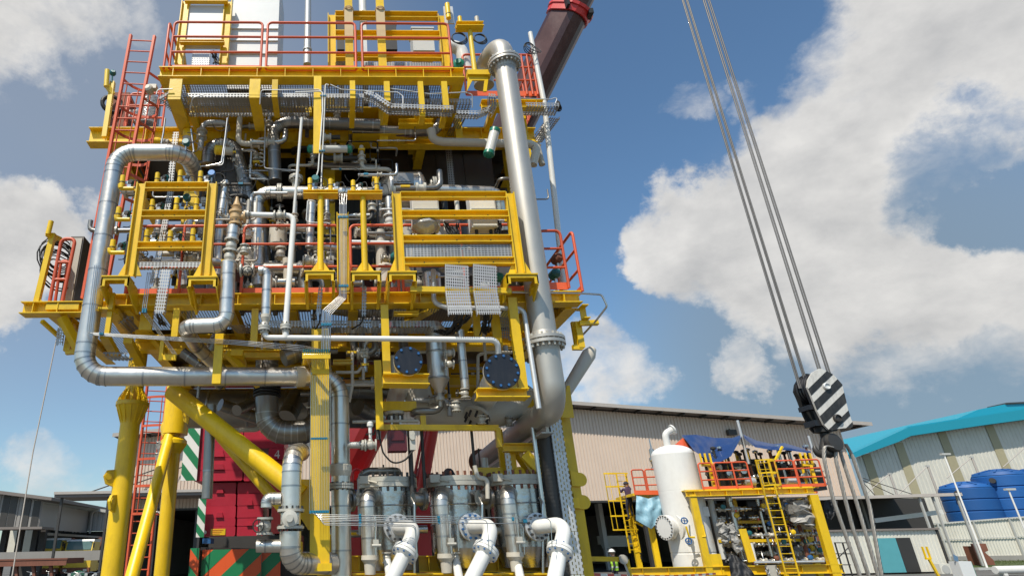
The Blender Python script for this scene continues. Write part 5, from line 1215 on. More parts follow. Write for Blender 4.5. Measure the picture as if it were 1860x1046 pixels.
cables('thick black cable loom drooping out of the two upright trays', P(842, 571, 8.9), P(800, 600, 9.7), .12, 16, 9, .12, .012, seed=2)
cables('dark cable loom behind the right upright tray', P(885, 570, 9.0), P(880, 605, 9.6), .06, 12, 9, .08, .012, seed=3)
cables('black cables under the upright tray of the small panel frame', P(288, 572, 8.95), P(300, 590, 9.5), .03, 6, 9, .03, .01, seed=4)
one('cable', MB().tube(bend([P(582, 570, 9.15), P(581, 585, 9.2), P(572, 600, 9.5)], .1), .014, 6), BLACK, 'black cable leaving the small tray of the left gauge stand', 'cable')
one('cable', MB().tube(bend([P(661, 573, 9.15), P(656, 588, 9.2), P(640, 597, 9.6)], .1), .014, 6), BLACK, 'black cable leaving the small tray of the right gauge stand', 'cable')
ground_things()
# ---- transmitters: one built, others copied
def transmitter(name='transmitter_post'):
    t = thing(name, 'yellow transmitter post', 'transmitter', 'yellow transmitter posts')
    part('post', MB().lathe((0, 0, 0), (0, 0, 1), [(.037, 0), (.037, .21), (.033, .215)], 14), YEL, t)
    part('clamp_band', MB().lathe((0, 0, .09), (0, 0, 1), [(.040, 0), (.040, .014)], 14), BLACK, t)
    h = part('transmitter_head', MB().lathe((.10, .10, .08), (0, 0, 1), [(.02, 0), (.03, .02), (.03, .07), (.04, .08), (.04, .11), (.02, .13)], 12), TEAL, t)
    part('dial', MB().lathe((.10, .06, .14), (0, -1, 0), [(.034, 0), (.034, .03), (.03, .034)], 14), BLACK, h)
    part('bracket', MB().box((.04, .03, .12), .07, .02, .05), STEEL, t)
    part('manifold', MB().box((.09, .05, .06), .06, .05, .07).cyl((.05, .03, .05), (.14, .03, .05), .010, n=6), STEEL, t)
    part('cable', MB().tube(bend([(.12, .05, .16), (.20, .05, .20), (.24, .05, .02), (.16, .08, -.08), (.05, .1, -.05)], .08, 3), .007, 5), BLACK, t)
    return t
tm = transmitter(); ground_things(); first = True
spots = []
for r_, (zrow, ys, rowname) in enumerate(((333, (284, 325, 363), 'top'), (384, (275, 317, 355), 'middle'), (441, (265, 308, 347), 'bottom'))):
    for c__, x in enumerate(ys): spots.append((x, zrow, 8.97, 1.08, '%s transmitter post on the %s beam of the small panel frame' % (('left', 'middle', 'right')[c__], rowname)))
for x, y, lb in ((562, 346, 'left transmitter post on the left gauge stand'), (601, 346, 'right transmitter post on the left gauge stand'), (643, 347, 'left transmitter post on the right gauge stand'), (682, 347, 'right transmitter post on the right gauge stand')):
    spots.append((x, y, 8.98, 1.05, lb))
for x, y, y1, lb in ((220, 343, 344, 'transmitter on the top side arm of the small panel frame'), (213, 400, 399, 'transmitter on the middle side arm of the small panel frame'), (202, 459, 458, 'transmitter on the bottom side arm of the small panel frame')):
    spots.append((x, y, 8.98, 1.15, lb))
base_off = tm.location.copy()
for i, (x, y, d, s, lb) in enumerate(spots):
    p_ = P(x, y, d); o = tm if i == 0 else dup(tm, p_)
    o.location = p_ + V((base_off.x * s, base_off.y * s, base_off.z * s)); o.scale = (s, s, s); o['label'] = lb
    o.rotation_euler = (0, 0, R((i * 37) % 50 - 25))
sa = thing('side_arms', 'three yellow pipe arms reaching left from the small panel frame', 'pipe arms')
for x0, y0, x1 in ((218, 343, 243), (211, 399, 236), (199, 459, 226)): part('arm', MB().tube(bend([P(x0, y0 - 8, 8.98), P(x0, y0, 8.98), P(x1, y0, 8.98)], .05, 4), .035, 10), YEL, sa)
def gauge_stand(label, px, ytop, ybot, y, x0, x1, rr=.05):
    t = thing('gauge_stand', label, 'gauge stand'); a, b = vz(px, ybot, ytop, y)
    part('post', MB().cyl(a, b, rr, n=16), YEL, t); l, r = P(x0, ytop - 4, y), P(x1, ytop - 4, y)
    part('top_plate', MB().ibeam(V((l.x, y, b.z + .03)), V((r.x, y, b.z + .03)), .2, .07, .012), YEL, t)
    for s in (-1, 1): part('foot_gusset', MB().prism([a + V((s * rr, 0, 0)), a + V((s * (rr + .1), 0, 0)), a + V((s * rr, 0, .16))], (0, .015, 0)), YEL, t)
gauge_stand('tall yellow T shaped gauge stand left of the tubing board', 582, 356, 492, 8.98, 551, 614); gauge_stand('tall yellow T shaped gauge stand right of the tubing board', 663, 357, 493, 8.98, 631, 694)
tb = thing('tubing_board', 'yellow channel board carrying thin tubes between the two gauge stands', 'board')
a, b = vz(624, 528, 388, 9.05); part('channel', MB().bb((a.x - .085, 9.05, a.z), (a.x + .085, 9.07, b.z)).bb((a.x - .10, 9.0, a.z), (a.x - .085, 9.07, b.z)).bb((a.x + .085, 9.0, a.z), (a.x + .10, 9.07, b.z)), YEL, tb)
# ---- tubing bundles
def tubing(label, paths, r=.0062, clamps=(), m=STEEL, n=6):
    t = thing('tubing_bundle', label, 'tubing')
    for p_ in paths: part('tube', MB().tube(bend(p_, .06, 3) if len(p_) > 2 else p_, r, n), m, t)
    for c, sx, sy, sz in clamps:
        n_ = max(1, int(max(sx, sz) / .034)); ax_ = V((1, 0, 0)) if sx > sz else V((0, 0, 1)); L_ = max(sx, sz)
        cb = MB().box(c + V((0, .012, 0)), sx, .008, sz)
        for k in range(n_): cb.box(c + ax_ * L_ * ((k + .5) / n_ - .5), L_ / n_ * .62 if sx > sz else sx, sy, sz if sx > sz else L_ / n_ * .62)
        part('clamp', cb, BLUEC, t, kind='stuff')
    return t
rowx = [617 + i * 2.4 for i in range(6)]
tubing('bundle of thin steel tubes from the gauge stands, jogging left and down to the column', [[P(605 + 12 * (i < 3) + i * 5, 352, 8.95), P(x, 372, 8.92), P(x - .5, 537 + i * 1.0, 8.92), P(586 + i * 2.9, 564 + i * 1.6, 8.92), P(584.5 + i * 2.9, 637, 8.9)] for i, x in enumerate(rowx)],
       clamps=[(P(623, 394, 8.91), .17, .03, .04), (P(624, 519, 8.91), .16, .03, .04), (P(593, 589, 8.89), .16, .03, .04)])
fan = thing('tube_manifold', 'yellow manifold shelf where the thin tubes fan out at the column top', 'shelf')
part('shelf', MB().bar(P(549, 646, 8.9), P(600, 646, 8.9), .03, .09), YEL, fan); part('lower_shelf', MB().bar(P(567, 675, 9.25), P(598, 675, 9.25), .04, .08), YEL, fan)
f2 = MB()
for k in range(12): f2.lathe(P(552 + k * 4.1, 640, 8.88), (0, 0, 1), [(.012, 0), (.012, .05)], 6)
part('plugs', f2, TEAL, fan)
down = []
for k in range(13):
    x = 562 + k * 3.0; e = 600 - k * 0; yy = 934 + k * 1.0
    down.append([P(553 + k * 3.9, 643, 8.88), P(x + 3, 672, 9.3), P(x, 928, 9.3)])
tubing('dense curtain of thin steel tubes running down the front of the yellow column', down, .0036, [(P(581, 678, 9.28), .26, .03, .03), (P(580, 796, 9.28), .25, .03, .03), (P(580, 929, 9.28), .28, .03, .04)])
hor = []
for k in range(7):
    yy = 934 + k * 3.1; xe = (1000, 885, 830, 800, 950, 755, 754)[k]
    hor.append([P(566 + k * 3, 931, 9.28), P(574 + k * 2, yy, 9.2), P(xe, yy + 7 - k * .7, 9.1), P(xe + 3, yy + 60, 9.1)])
tubing('thin steel tubes running right from the column across the three filter vessels', hor, .006, [(P(654, 944, 9.17), .035, .03, .17), (P(797, 944, 9.12), .035, .03, .11), (P(932, 942, 9.08), .03, .03, .05), (P(954, 946, 9.08), .05, .03, .05)])
tubing('thin tubes along the left clad pipe and right below the deck to the column', [[P(172 + k * 3, 482, 9.0), P(157 + k * 3.2, 604 + k * 1.5, 9.0), P(425, 618 + k * 2.4, 9.2), P(552, 628 + k * 3, 9.3), P(590, 636 + k, 9.0)] for k in range(4)], .007, [(P(184, 606, 8.98), .07, .03, .03)])
tubing('three thin tubes dropping from the small panel frame below the deck', [[P(268 + k * 3, 495, 9.1), P(258 + k * 3.4, 566, 9.1), P(290 + k * 3, 608, 9.4), P(316 + k * 3, 645, 9.6)] for k in range(3)], .007, [(P(262, 564, 9.08), .08, .03, .07)])
tubing('two white conduits hanging from the top deck beside the yellow drop plate', [[P(597, 155, 9.4), P(591, 153, 9.4), P(589.5, 200, 9.42), P(584, 320, 9.5), P(583, 345, 9.0)], [P(536, 168, 9.4), P(586, 166, 9.4), P(586, 200, 9.42), P(578, 310, 9.5), P(572, 330, 9.5)]], .013, [(P(587, 174, 9.39), .12, .03, .03), (P(585, 274, 9.44), .12, .03, .03)], WHITE, 8)
tubing('bent thin tube loop sticking out at the right end of the middle deck', [[P(930, 531, 9.1), P(1060, 533, 9.3), P(1093, 535, 9.3), P(1103, 556, 9.3), P(1083, 582, 9.5), P(1055, 612, 9.9)]], .016)
tubing('white conduits running along the underside of the top deck edge', [[P(472, 190, 9.55), P(474, 164, 9.45), P(580, 163, 9.45), P(586, 170, 9.45)], [P(600, 154, 9.5), P(620, 163, 9.5), P(722, 168, 9.5), P(732, 175, 9.5), P(732, 205, 9.5)], [P(284, 172, 9.5), P(286, 163, 9.5), P(314, 162, 9.5)], [P(345, 200, 9.8), P(350, 178, 9.6), P(372, 172, 9.6)], [P(700, 160, 9.6), P(780, 171, 9.6), P(845, 168, 9.6), P(858, 172, 9.6), P(858, 196, 9.7)], [P(900, 177, 10.2), P(1000, 181, 10.2), P(1014, 176, 10.2), P(1007, 192, 10.2)]], .011, m=GALV)
tubing('thin white conduit bending through the dark interior left of the slim rod', [[P(482, 215, 10.4), P(480, 306, 10.4), P(545, 310, 10.4)], [P(415, 212, 10.2), P(405, 300, 10.2), P(350, 303, 10.2)], [P(425, 300, 10.8), P(445, 310, 10.8), P(540, 311, 10.8)], [P(559, 365, 9.8), P(556, 404, 9.8), P(600, 405, 9.8), P(601, 470, 9.8)]], .012, m=GALV)
ground_things()
# ---- handrails
def rail_panel(label, pts, hgt, group, levels=(.34, .67), r=.026, m=ORG, posts=None, kick=True, loop=True, name='handrail'):
    """pts: base points in order; top rail with rounded ends and mid rails"""
    t = thing(name, label, 'handrail', group); pts = [V(p_) for p_ in pts]; up_ = V((0, 0, hgt))
    part('top_rail', MB().tube(bend([pts[0]] + [p_ + up_ for p_ in pts] + [pts[-1]], .09, 4), r, 10), m, t)
    for l in levels: part('mid_rail', MB().tube([p_ + up_ * l for p_ in pts], r * .9, 8), m, t)
    for f in (posts or ()):
        a, b, g = pts[f[0]], pts[f[0] + 1], f[1]; q = a.lerp(b, g); part('post', MB().cyl(q, q + up_, r, n=8), m, t)
    if kick:
        for a, b in zip(pts, pts[1:]):
            part('kick_plate', MB().bar(a + V((0, .03, .05)), b + V((0, .03, .05)), .012, .13), KICK, t)
    return t
GT = 'orange handrails on the top deck'; GM = 'orange handrails on the middle deck'
def tp(px): q = P(px, 126, 9.62); return V((q.x, 9.62, ZT1))
hT = P(400, 41, 9.62).z - ZT1
rail_panel('orange handrail panel at the top left, before framed panel and white cabinet', [tp(307), tp(473)], hT, GT, (.35, .68))
rail_panel('orange handrail panel on the top deck before the mast, in the middle', [tp(483), tp(647)], hT, GT, (.35, .68))
rail_panel('orange handrail panel on the top deck before the large yellow frame', [tp(659), tp(822)], hT, GT, (.35, .68))
rail_panel('short orange handrail returning along the left end of the top deck', [tp(297), tp(297) + V((-.02, .9, 0))], hT, GT, (.35, .68))
zr = P(976, 172, 10.7).z; q0 = P(845, 150, 10.7); q1 = P(976, 165, 10.7); 
rail_panel('orange handrail behind the fat grey pipe at the right of the top deck', [V((q0.x, 10.7, zr)), V((q1.x, 10.7, zr))], 1.12, GT, (.35, .68), posts=((0, .85), (0, .93)))
rail_panel('orange handrail running back at the right end of the top deck', [V((q1.x + .05, 10.8, zr)), V((q1.x + .05, 13.5, zr))], 1.12, GT, (.35, .68), posts=((0, .3), (0, .7)))
zl = P(230, 236, 11.4).z; q0, q1 = P(228, 232, 11.45), P(294, 232, 11.45)
rail_panel('orange handrail panel beyond the caged ladder on the left landing', [V((q0.x, 11.45, zl)), V((q1.x, 11.45, zl))], 1.05, 'orange handrails on the left landing', (.35, .68))
rail_panel('orange end handrail of the left landing, running back', [V((q0.x - .06, 11.5, zl)), V((q0.x - .06, 14, zl))], 1.05, 'orange handrails on the left landing', (.35, .68), posts=((0, .5),))
ZMR = P(500, 533, 9.75).z; hM = P(500, 410, 9.75).z - ZMR
def mp(px, y=9.75): q = P(px, 470, y); return V((q.x, y, ZMR))
rail_panel('orange handrail behind the small panel frame on the middle deck', [mp(236), mp(424)], hM, GM, (.38, .72), posts=((0, .5),))
rail_panel('orange handrail between relief valve and tubing board on the middle deck', [mp(441), mp(617)], hM, GM, (.38, .72))
rail_panel('orange handrail right of the tubing board on the middle deck', [mp(637), mp(722)], hM, GM, (.38, .72))
rail_panel('orange handrail behind the large panel frame on the middle deck', [mp(730), mp(950)], hM, GM, (.38, .72), posts=((0, .5),))
xr_ = P(1036, 536, 9.6).x
rail_panel('orange handrail just right of the fat grey pipe on the middle deck', [mp(985, 9.6), V((xr_, 9.6, ZMR))], 1.1, GM, (.35, .68))
rail_panel('orange side handrail with open bays at the right end of the middle deck', [V((xr_ + .2, 9.55, ZM1 + .06)), V((xr_ + .2, 12.4, ZM1 + .06))], 1.15, GM, (.35, .68), posts=((0, .33), (0, .66)))
# orange gate and reel at the left wing
gt = thing('safety_gate', 'orange looped safety gate at the left end of the middle deck', 'gate')
G0, G1, G2, G3 = P(90, 549, 9.95), P(112, 434, 9.95), P(137, 434, 9.95), P(113, 549, 9.95)
part('outer_loop', MB().tube(bend([G0, G1, G2, G3], .09, 5), .032, 10), ORG, gt)
for f in (.35, .62): part('crossbar', MB().cyl(G0.lerp(G1, f), G3.lerp(G2, f), .026, n=8), ORG, gt)
I0, I1, I2, I3 = P(100, 549, 10.15), P(111, 474, 10.15), P(124, 474, 10.15), P(114, 549, 10.15); part('inner_loop', MB().tube(bend([I0, I1, I2, I3], .06, 4), .028, 8), ORG, gt)
part('diagonal_rail', MB().cyl(P(124, 478, 10.3), P(150, 530, 11.6), .026, n=8).cyl(P(118, 500, 10.3), P(146, 552, 11.6), .026, n=8), ORG, gt)
rl_ = thing('cable_reel', 'coil of black cables hung behind the orange gate', 'cable coil')
rn = random.Random(11)
for k in range(16):
    c = P(108 + rn.uniform(-5, 5), 478 + rn.uniform(-16, 22), 10.3 + rn.uniform(-.1, .1)); part('cable_loop', MB().torus(c, (.7, -.6, rn.uniform(-.2, .2)), .22 + rn.uniform(0, .14), .012, 16, 5), BLACK, rl_)
q = P(134, 470, 10.4); pn = thing('grey_cabinet', 'narrow grey cabinet behind the orange gate', 'cabinet')
part('casing', MB().bb((q.x - .12, 10.4, WZ1 + .05), (q.x + .12, 10.9, P(0, 430, 10.4).z)), BROWN, pn); part('door_edge', MB().bb((q.x - .10, 10.38, WZ1 + .1), (q.x + .10, 10.4, P(0, 434, 10.4).z)), CREAM, pn)
lp_ = thing('lamp_post', 'leaning yellow post with stub pipe at the far left corner', 'post')
part('post', MB().bar(P(66, 552, 10.0), P(97, 425, 10.0), .09, .09), YEL, lp_); part('arm', MB().bar(P(92, 430, 9.98), P(108, 437, 10.3), .09, .12).bar(P(86, 424, 9.9), P(98, 436, 10.05), .07, .08), YEL, lp_)
part('stub', MB().cyl(P(87, 426, 9.9), P(93, 402, 9.9), .045, n=12), YEL, lp_); part('foot_gusset', MB().prism([P(63, 555, 9.98), P(82, 555, 9.98), P(70, 538, 9.98)], (0, .03, 0)), YEL, lp_)
# ---- ladders
def ladder(label, b0, t0, b1, t1, n, hoops, out, r=.024, m=ORG, cage=True, rr=.36, z0=.2):
    """b0,t0 left stile; b1,t1 right stile; out is the side on which the cage bulges"""
    t = thing('caged_ladder', label, 'ladder'); b0, t0, b1, t1, out = map(V, (b0, t0, b1, t1, out)); out.normalize()
    part('stile', MB().bar(b0, t0, .05, .06, out), m, t); part('stile', MB().bar(b1, t1, .05, .06, out), m, t)
    for k in range(n):
        f = (k + .5) / n; part('rung', MB().cyl(b0.lerp(t0, f), b1.lerp(t1, f), .014, n=7), m, t)
    if cage:
        w = (b1 - b0).length; arcs = []
        for h in hoops:
            a, b = b0.lerp(t0, h), b1.lerp(t1, h); sx = (b - a).normalized(); c = (a + b) / 2
            pts = [a] + [c + sx * rr * math.cos(math.pi * (1 - k / 10)) * (1 if True else 1) + out * (.25 + rr * 1.0 * math.sin(math.pi * k / 10)) for k in range(11)] + [b]
            q = MB(); 
            for p_, p2 in zip(pts, pts[1:]): q.bar(p_, p2, .012, .06, (t0 - b0))
            part('hoop', q, m, t); arcs.append(pts)
        if len(arcs) > 1:
            for k in (2, 4, 6, 8, 10):
                part('cage_bar', MB().tube([p_[k] for p_ in arcs], .014, 6), m, t)
    return t
ladder('orange caged ladder rising on the left to the top deck', P(150, 542, 10.0), P(238, 64, 9.9), P(190, 542, 10.0), P(281, 66, 9.9), 21, (.34, .43, .53, .63, .73, .84), (.2, 1, 0), rr=.38)
# lower ladder behind the leg
lb0, lt0 = P(228, 1046, 16.6), P(264, 700, 16.6); lt0 = V((lb0.x, 16.6, lt0.z)); o_ = V((.5, .15, 0))
ladder('orange caged ladder behind the thick yellow leg, partly taped', lb0, lt0, lb0 + o_, lt0 + o_, 17, (.30, .44, .58, .76, .92), (.85, -.5, 0), rr=.44)
for k, (f, s) in enumerate(((.46, .4), (.60, .3), (.30, .2), (.66, .5))):
    q = lb0.lerp(lt0, f) + V((.5, -.35, 0)); one('tape_scrap', MB().prism([q, q + V((.12, 0, .05)), q + V((.1, .02, -.22)), q + V((.03, .01, -.16))], (0, .01, 0)).tube([q + V((0, 0, .02)), q + V((.2, .05, .03)), q + V((.3, .0, -.02))], .025, 5), PLASTIC, 'torn strip of pale tape, %s on the lower caged ladder' % ('second from the top', 'second from the bottom', 'lowest', 'topmost')[[.60, .46, .30, .66].index(f)] if False else 'torn strip of pale tape, %s on the lower caged ladder' % {.46: 'second from the bottom', .60: 'second from the top', .30: 'lowest', .66: 'topmost'}[f], 'tape', 'torn tape on the lower ladder')
ground_things()
# ================================================================== top deck equipment
def frame_panel(): pass
y = 10.05
fp = thing('framed_panel', 'pale grey panel in a yellow upright frame at the top left', 'panel')
A = [P(325, 118, y), P(406, 118, y)]; zt = P(375, 4, y).z; zb = P(0, 82, y).z
for q in A: part('post', MB().ibeam(q, (q.x, y, zt), .12, .17, .016, (1, 0, 0)), YEL, fp)
part('top_beam', MB().chan((A[0].x, y - .05, zt - .05), (A[1].x, y - .05, zt - .05), .1, .15, .014, None, 1), YEL, fp)
part('bottom_beam', MB().chan((A[0].x, y - .05, zb), (A[1].x, y - .05, zb), .1, .07, .014, None, 1), YEL, fp)
part('panel', MB().bb((A[0].x + .07, y - .02, zb + .03), (A[1].x - .07, y + .12, zt - .13)), FRP, fp)
for q, s in ((A[0], 1), (A[1], 1)): part('stay', MB().bar((q.x, y + .1, zb), (q.x + .1, y + .9, ZT1), .08, .08), YEL, fp)
tray_obj('white slotted tray hanging below the framed panel', [(P(364, 119, 9.95), P(366, 92, 9.95))], .36, .06, TRAY2, (0, 1, 0))
cables('black cables below the framed panel', P(390, 95, 10.1), P(395, 118, 10.1), .02, 9, 9, .08, .012, seed=8)
wc = thing('white_cabinet', 'tall white ribbed cabinet on the top deck', 'cabinet')
q0, q1 = P(415, 119, 10.2), P(503, 119, 10.2); ztop = P(0, -45, 10.2).z
part('casing', MB().bb((q0.x, 10.2, ZT1), (q1.x, 11.3, ztop)), FRP, wc)
for py in (51, 73, 97): z = P(0, py, 10.2).z; part('louvre', MB().prism([(q0.x, 10.2, z), (q0.x, 10.16, z - .01), (q0.x, 10.2, z + .08)], (q1.x - q0.x, 0, 0)), FRP, wc)
ms = thing('mast', 'slim galvanised mast with cable loops at its head on the top deck', 'mast')
a, b = vz(558, 118, -30, 10.6); part('pole', MB().tube([a, b], [.085, .065], 14), GALV, ms)
for k, (dx, rr) in enumerate(((-.1, .12), (.12, .13), (-.05, .16))): part('cable_loop', MB().torus(b + V((dx, -.08, -.45)), (.3, -1, .2), rr, .014, 16, 5, 2.6, 6.2), BLACK, ms)
part('clamp', MB().lathe(a + V((0, 0, .4)), (0, 0, 1), [(.10, 0), (.10, .04)], 14), GALV, ms)
lf = thing('top_frame', 'large yellow beam frame with two paper wrapped posts on the top deck', 'frame')
y = 10.1; A = [P(603, 122, y), P(811, 130, y)]; zt = P(0, 24, y).z
for q in A: part('post', MB().ibeam((q.x, y, ZT1), (q.x, y, zt), .14, .17, .016, (1, 0, 0)), YEL, lf)
for py, h in ((30, .17), (65, .17), (104, .15)): z = P(700, py, y).z; part('crossbeam', MB().chan((A[0].x + .08, y + .05, z), (A[1].x - .08, y + .05, z), .12, h, .016, None, 1), YEL, lf)
for px in (635, 695):
    a, b = vz(px, 121, -30, 9.85); pp = part('wrapped_post', MB().bar((a.x, a.y, ZT1), b, .165, .1, (0, 1, 0)), YEL, lf)
    za, zb = P(0, 66, 9.85).z, P(0, 12, 9.85).z; part('paper_wrap', MB().bar((a.x, a.y, za), (a.x, a.y, zb), .18, .115, (0, 1, 0)).torus((a.x, a.y, zb - .02), (0, 0, 1), .10, .012, 10, 5).torus((a.x, a.y, zb - .06), (.1, 0, 1), .10, .012, 10, 5), PAPER, pp)
one('white_pipe', MB().lathe(P(659, 23, 10.5), (0, 0, 1), [(.1, -.04), (.1, .0), (.085, .02), (.085, .8)], 18), WHITE, 'white pipe end standing between the two wrapped posts', 'pipe')
for i, (x0, x1, y0, y1, yy, m, lb) in enumerate(((748, 790, 52, 92, 10.7, FRP, 'pale grey box behind the large yellow top frame, right'), (690, 722, 42, 90, 11.2, DGREY, 'dark grey box behind the right wrapped post'), (612, 626, 40, 90, 11.0, DGREY, 'dark upright box behind the left end of the top frame'), (655, 668, 40, 120, 11.0, FRP, 'narrow white cabinet between the wrapped posts'))):
    q0, q1 = P(x0, y0, yy), P(x1, y1, yy); t = thing('equipment_box', lb, 'box'); part('casing', MB().bb(q0, (q1.x, yy + .4, q1.z)), m, t); part('lid', MB().bb(q0 + V((-.02, -.02, .0)), (q1.x + .02, yy + .42, q0.z + .03)), m, t); part('stand', MB().bb(((q0.x + q1.x) / 2 - .06, yy + .1, ZT1), ((q0.x + q1.x) / 2 + .06, yy + .2, q1.z)), DGREY, t)
tray_obj('row of slotted tray lying on the top deck behind the frame', [(P(662, 117, 10.5), P(740, 117, 10.5)), (P(742, 117, 10.5), P(805, 118, 10.5))], .12, .1, TRAY2, (0, 1, 0))
one('wrapped_fitting', MB().sphere(P(617, 114, 10.4), .16, 9, 6, (1.2, .8, .8)), PLASTIC, 'fitting in crumpled clear wrap left of the wrapped posts', 'wrapped fitting')
pipe('curved_pipe', 'white curved pipe behind the right end of the top frame', 'pipe', WHITE, [P(800, 88, 10.9), P(836, 84, 10.9), P(848, 135, 10.9)], .15, .3, 20)
one('green_valve_cap', MB().lathe(P(833, 118, 10.0), (-.3, -1, 0), [(.12, 0), (.12, .06), (.06, .09), (.06, .12)], 18), GREEN, 'round green valve cap beside the top handrail end', 'valve cap')
tsd = thing('gauge_stand', 'yellow T shaped stand with two stub pipes on the top deck edge', 'gauge stand')
a, b = P(863, 136, 9.6), P(853, 52, 9.6); part('post', MB().cyl(a, b, .05, n=14), YEL2, tsd); l, r = P(828, 49, 9.55), P(877, 49, 9.55); part('top_plate', MB().ibeam(l, r, .2, .11, .014), YEL, tsd)
for px, m in ((836, YEL), (867, CREAM)): q = P(px, 43, 9.55); part('stub', MB().cyl(q, q + V((0, 0, .17)), .045, n=12), m, tsd)
part('base_box', MB().prism([P(850, 136, 9.55), P(888, 136, 9.55), P(884, 166, 9.55), P(878, 166, 9.55), P(880, 146, 9.55), P(858, 146, 9.55), P(848, 166, 9.55)], (0, .03, 0)).bb(P(850, 135, 9.5), P(888, 137, 9.66)), YEL, tsd)
lpl = thing('lamp_plate', 'yellow lamp tube on a perforated plate above the top frame', 'lamp')
part('plate', MB().bb(P(805, 12, 9.9), P(825, 45, 9.93)), GALV, lpl); a, b = vz(815, 34, 8, 9.8); part('tube', MB().cyl(a, b, .055, n=14), YEL, lpl); part('band', MB().lathe(a + V((0, 0, .1)), (0, 0, 1), [(.058, 0), (.058, .02)], 14), BLACK, lpl)
for i, (px, py, r, lb) in enumerate(((833, 69, .145, 'left black cable coil beside the yellow T stand'), (871, 70, .12, 'right black cable coil beside the yellow T stand'))):
    mb = MB()
    for k in range(3): mb.torus(P(px + k, py + k, 9.55), (.15 * (k - 1), -1, .1), r + .008 * k, .012, 22, 5)
    one('cable_coil', mb, BLACK, lb, 'cable coil', 'black cable coils')
one('small_fitting', MB().box(P(881, 100, 9.9), .1, .1, .18).cyl(P(878, 112, 9.8), P(884, 90, 9.8), .03, n=8).cyl(P(873, 100, 9.8), P(892, 105, 9.8), .025, n=8), BLKPL, 'dark instrument block left of the grey pipe flange', 'instrument')
a = P(1024, 520, 10.6); tpz = P(964, 60, 10.6).z
wp_ = thing('white_mast', 'thin white pole standing up behind the fat grey pipe on the right', 'pole')
part('pole', MB().tube([P(1026, 536, 10.6), P(989, 190, 10.6), P(963, 60, 10.6)], [.055, .055, .05], 14), WHITE, wp_)
for k in range(4): part('cable_loop', MB().torus(P(960 + 3 * k, 88, 10.5), (.4, -1, .3 * k - .4), .13 + .02 * k, .009, 14, 5), BLACK, wp_)
cp_ = MB()
for k in range(9): cp_.torus(P(1012 + (k % 3), 188 + k, 10.3), (1, .2, .1 * k), .05 + .004 * k, .01, 10, 5)
one('cable_coil', cp_, BLACK, 'small black cable bunch at the right tip of the tray', 'cable coil')
# ---- lamps below the top deck
def tube_lamp(label, a, b, r=.07):
    t = thing('tube_lamp', label, 'lamp', 'tube lamps below the top deck'); a, b = V(a), V(b); d = (b - a).normalized()
    part('diffuser', MB().tube([a + d * .08, b - d * .08], r, 12), GLASS, t)
    for p_, s in ((a, 1), (b, -1)): part('end_cap', MB().lathe(p_, d * s, [(r * .6, 0), (r * 1.12, .03), (r * 1.12, .10)], 12), GREEN, t)
    part('mount', MB().bar(a.lerp(b, .3) + V((0, .05, r)), a.lerp(b, .3) + V((0, .08, r + .2)), .03, .03, (0, 1, 0)), BLACK, t)
tube_lamp('tube lamp with green ends slanting beside the fat grey pipe', P(900, 234, 9.75), P(887, 284, 9.75), .095); tube_lamp('tube lamp with green ends lying behind the yellow drop plate', P(558, 271, 10.3), P(640, 271, 10.3), .075)
for i, (px, py, y, ax, lb) in enumerate(((341, 243, 10.5, (0, 0, 1), 'yellow round lamp under the top deck above the clad elbow'), (398, 273, 10.5, (-1, -.4, -.15), 'yellow ended beacon facing left in the dark interior'), (283, 258, 11.0, (-1, -.2, 0), 'short yellow pipe end under the left landing'))):
    t = thing('beacon', lb, 'beacon'); o = P(px, py, y); part('yellow_cap', MB().lathe(o, ax, [(.09, -.1), (.10, -.05), (.10, .07), (.07, .09)], 16), YEL, t); part('body', MB().lathe(o - V(ax).normalized() * .1, -V(ax), [(.085, 0), (.085, .16), (.04, .2)], 14), CREAM, t)
cbx = thing('cone_spring', 'white coil spring hanger hanging in the interior', 'spring'); o = P(476, 262, 10.9)
part('spring', MB().tube([o + V((.055 * math.cos(k * .9), .055 * math.sin(k * .9), -.014 * k)) for k in range(40)], .014, 6), WHITE, cbx); part('cap', MB().lathe(o, (0, 0, 1), [(.08, 0), (.08, .12), (.03, .14)], 14), WHITE, cbx)
# left landing details
one('landing_post', MB().bar(P(190, 250, 11.2), P(205, 150, 11.2), .10, .10).cyl(P(193, 158, 11.1), P(195, 128, 11.1), .055, n=12).bar(P(192, 152, 11.1), P(205, 172, 11.2), .08, .1), YEL2, 'pale yellow instrument post on the left landing edge', 'post')
one('teal_instrument', MB().sphere(P(205, 133, 11.0), .075, 10, 7).cyl(P(204, 138, 11.0), P(203, 150, 11.0), .02, n=8).box(P(207, 131, 10.95), .07, .05, .05), TEAL, 'dark teal instrument head on the left landing post', 'instrument')
one('white_instrument', MB().lathe(P(272, 165, 10.0), (-.2, -1, .1), [(.05, -.08), (.09, 0), (.09, .09), (.05, .12)], 14).box(P(276, 160, 10.0), .2, .12, .1).cyl(P(270, 172, 10.0), P(268, 186, 10.0), .02, n=6), CREAM, 'white round instrument at the left corner below the top deck', 'instrument')
one('white_fitting', MB().box(P(243, 210, 11.6), .18, .15, .2).cyl(P(243, 216, 11.6), P(243, 222, 11.6), .05, n=8), WHITE, 'small white fitting on the left landing floor', 'fitting')
lc = thing('life_ring_box', 'dark red and grey box on the left landing behind the ladder', 'box'); q0, q1 = P(208, 205, 11.9), P(226, 232, 11.9); part('casing', MB().bb(P(206, 168, 11.9), (q1.x, 12.3, zl)), RUST, lc); part('coil', MB().torus(P(204, 190, 11.8), (.5, -1, 0), .22, .05, 16, 6), BLACK, lc)
one('wrapped_drum', MB().lathe(P(268, 233, 12.2), (0, 0, 1), [(.2, 0), (.25, .05), (.25, .8), (.15, .9)], 12), PLASTIC, 'drum in clear wrap behind the left landing rail', 'wrapped drum')
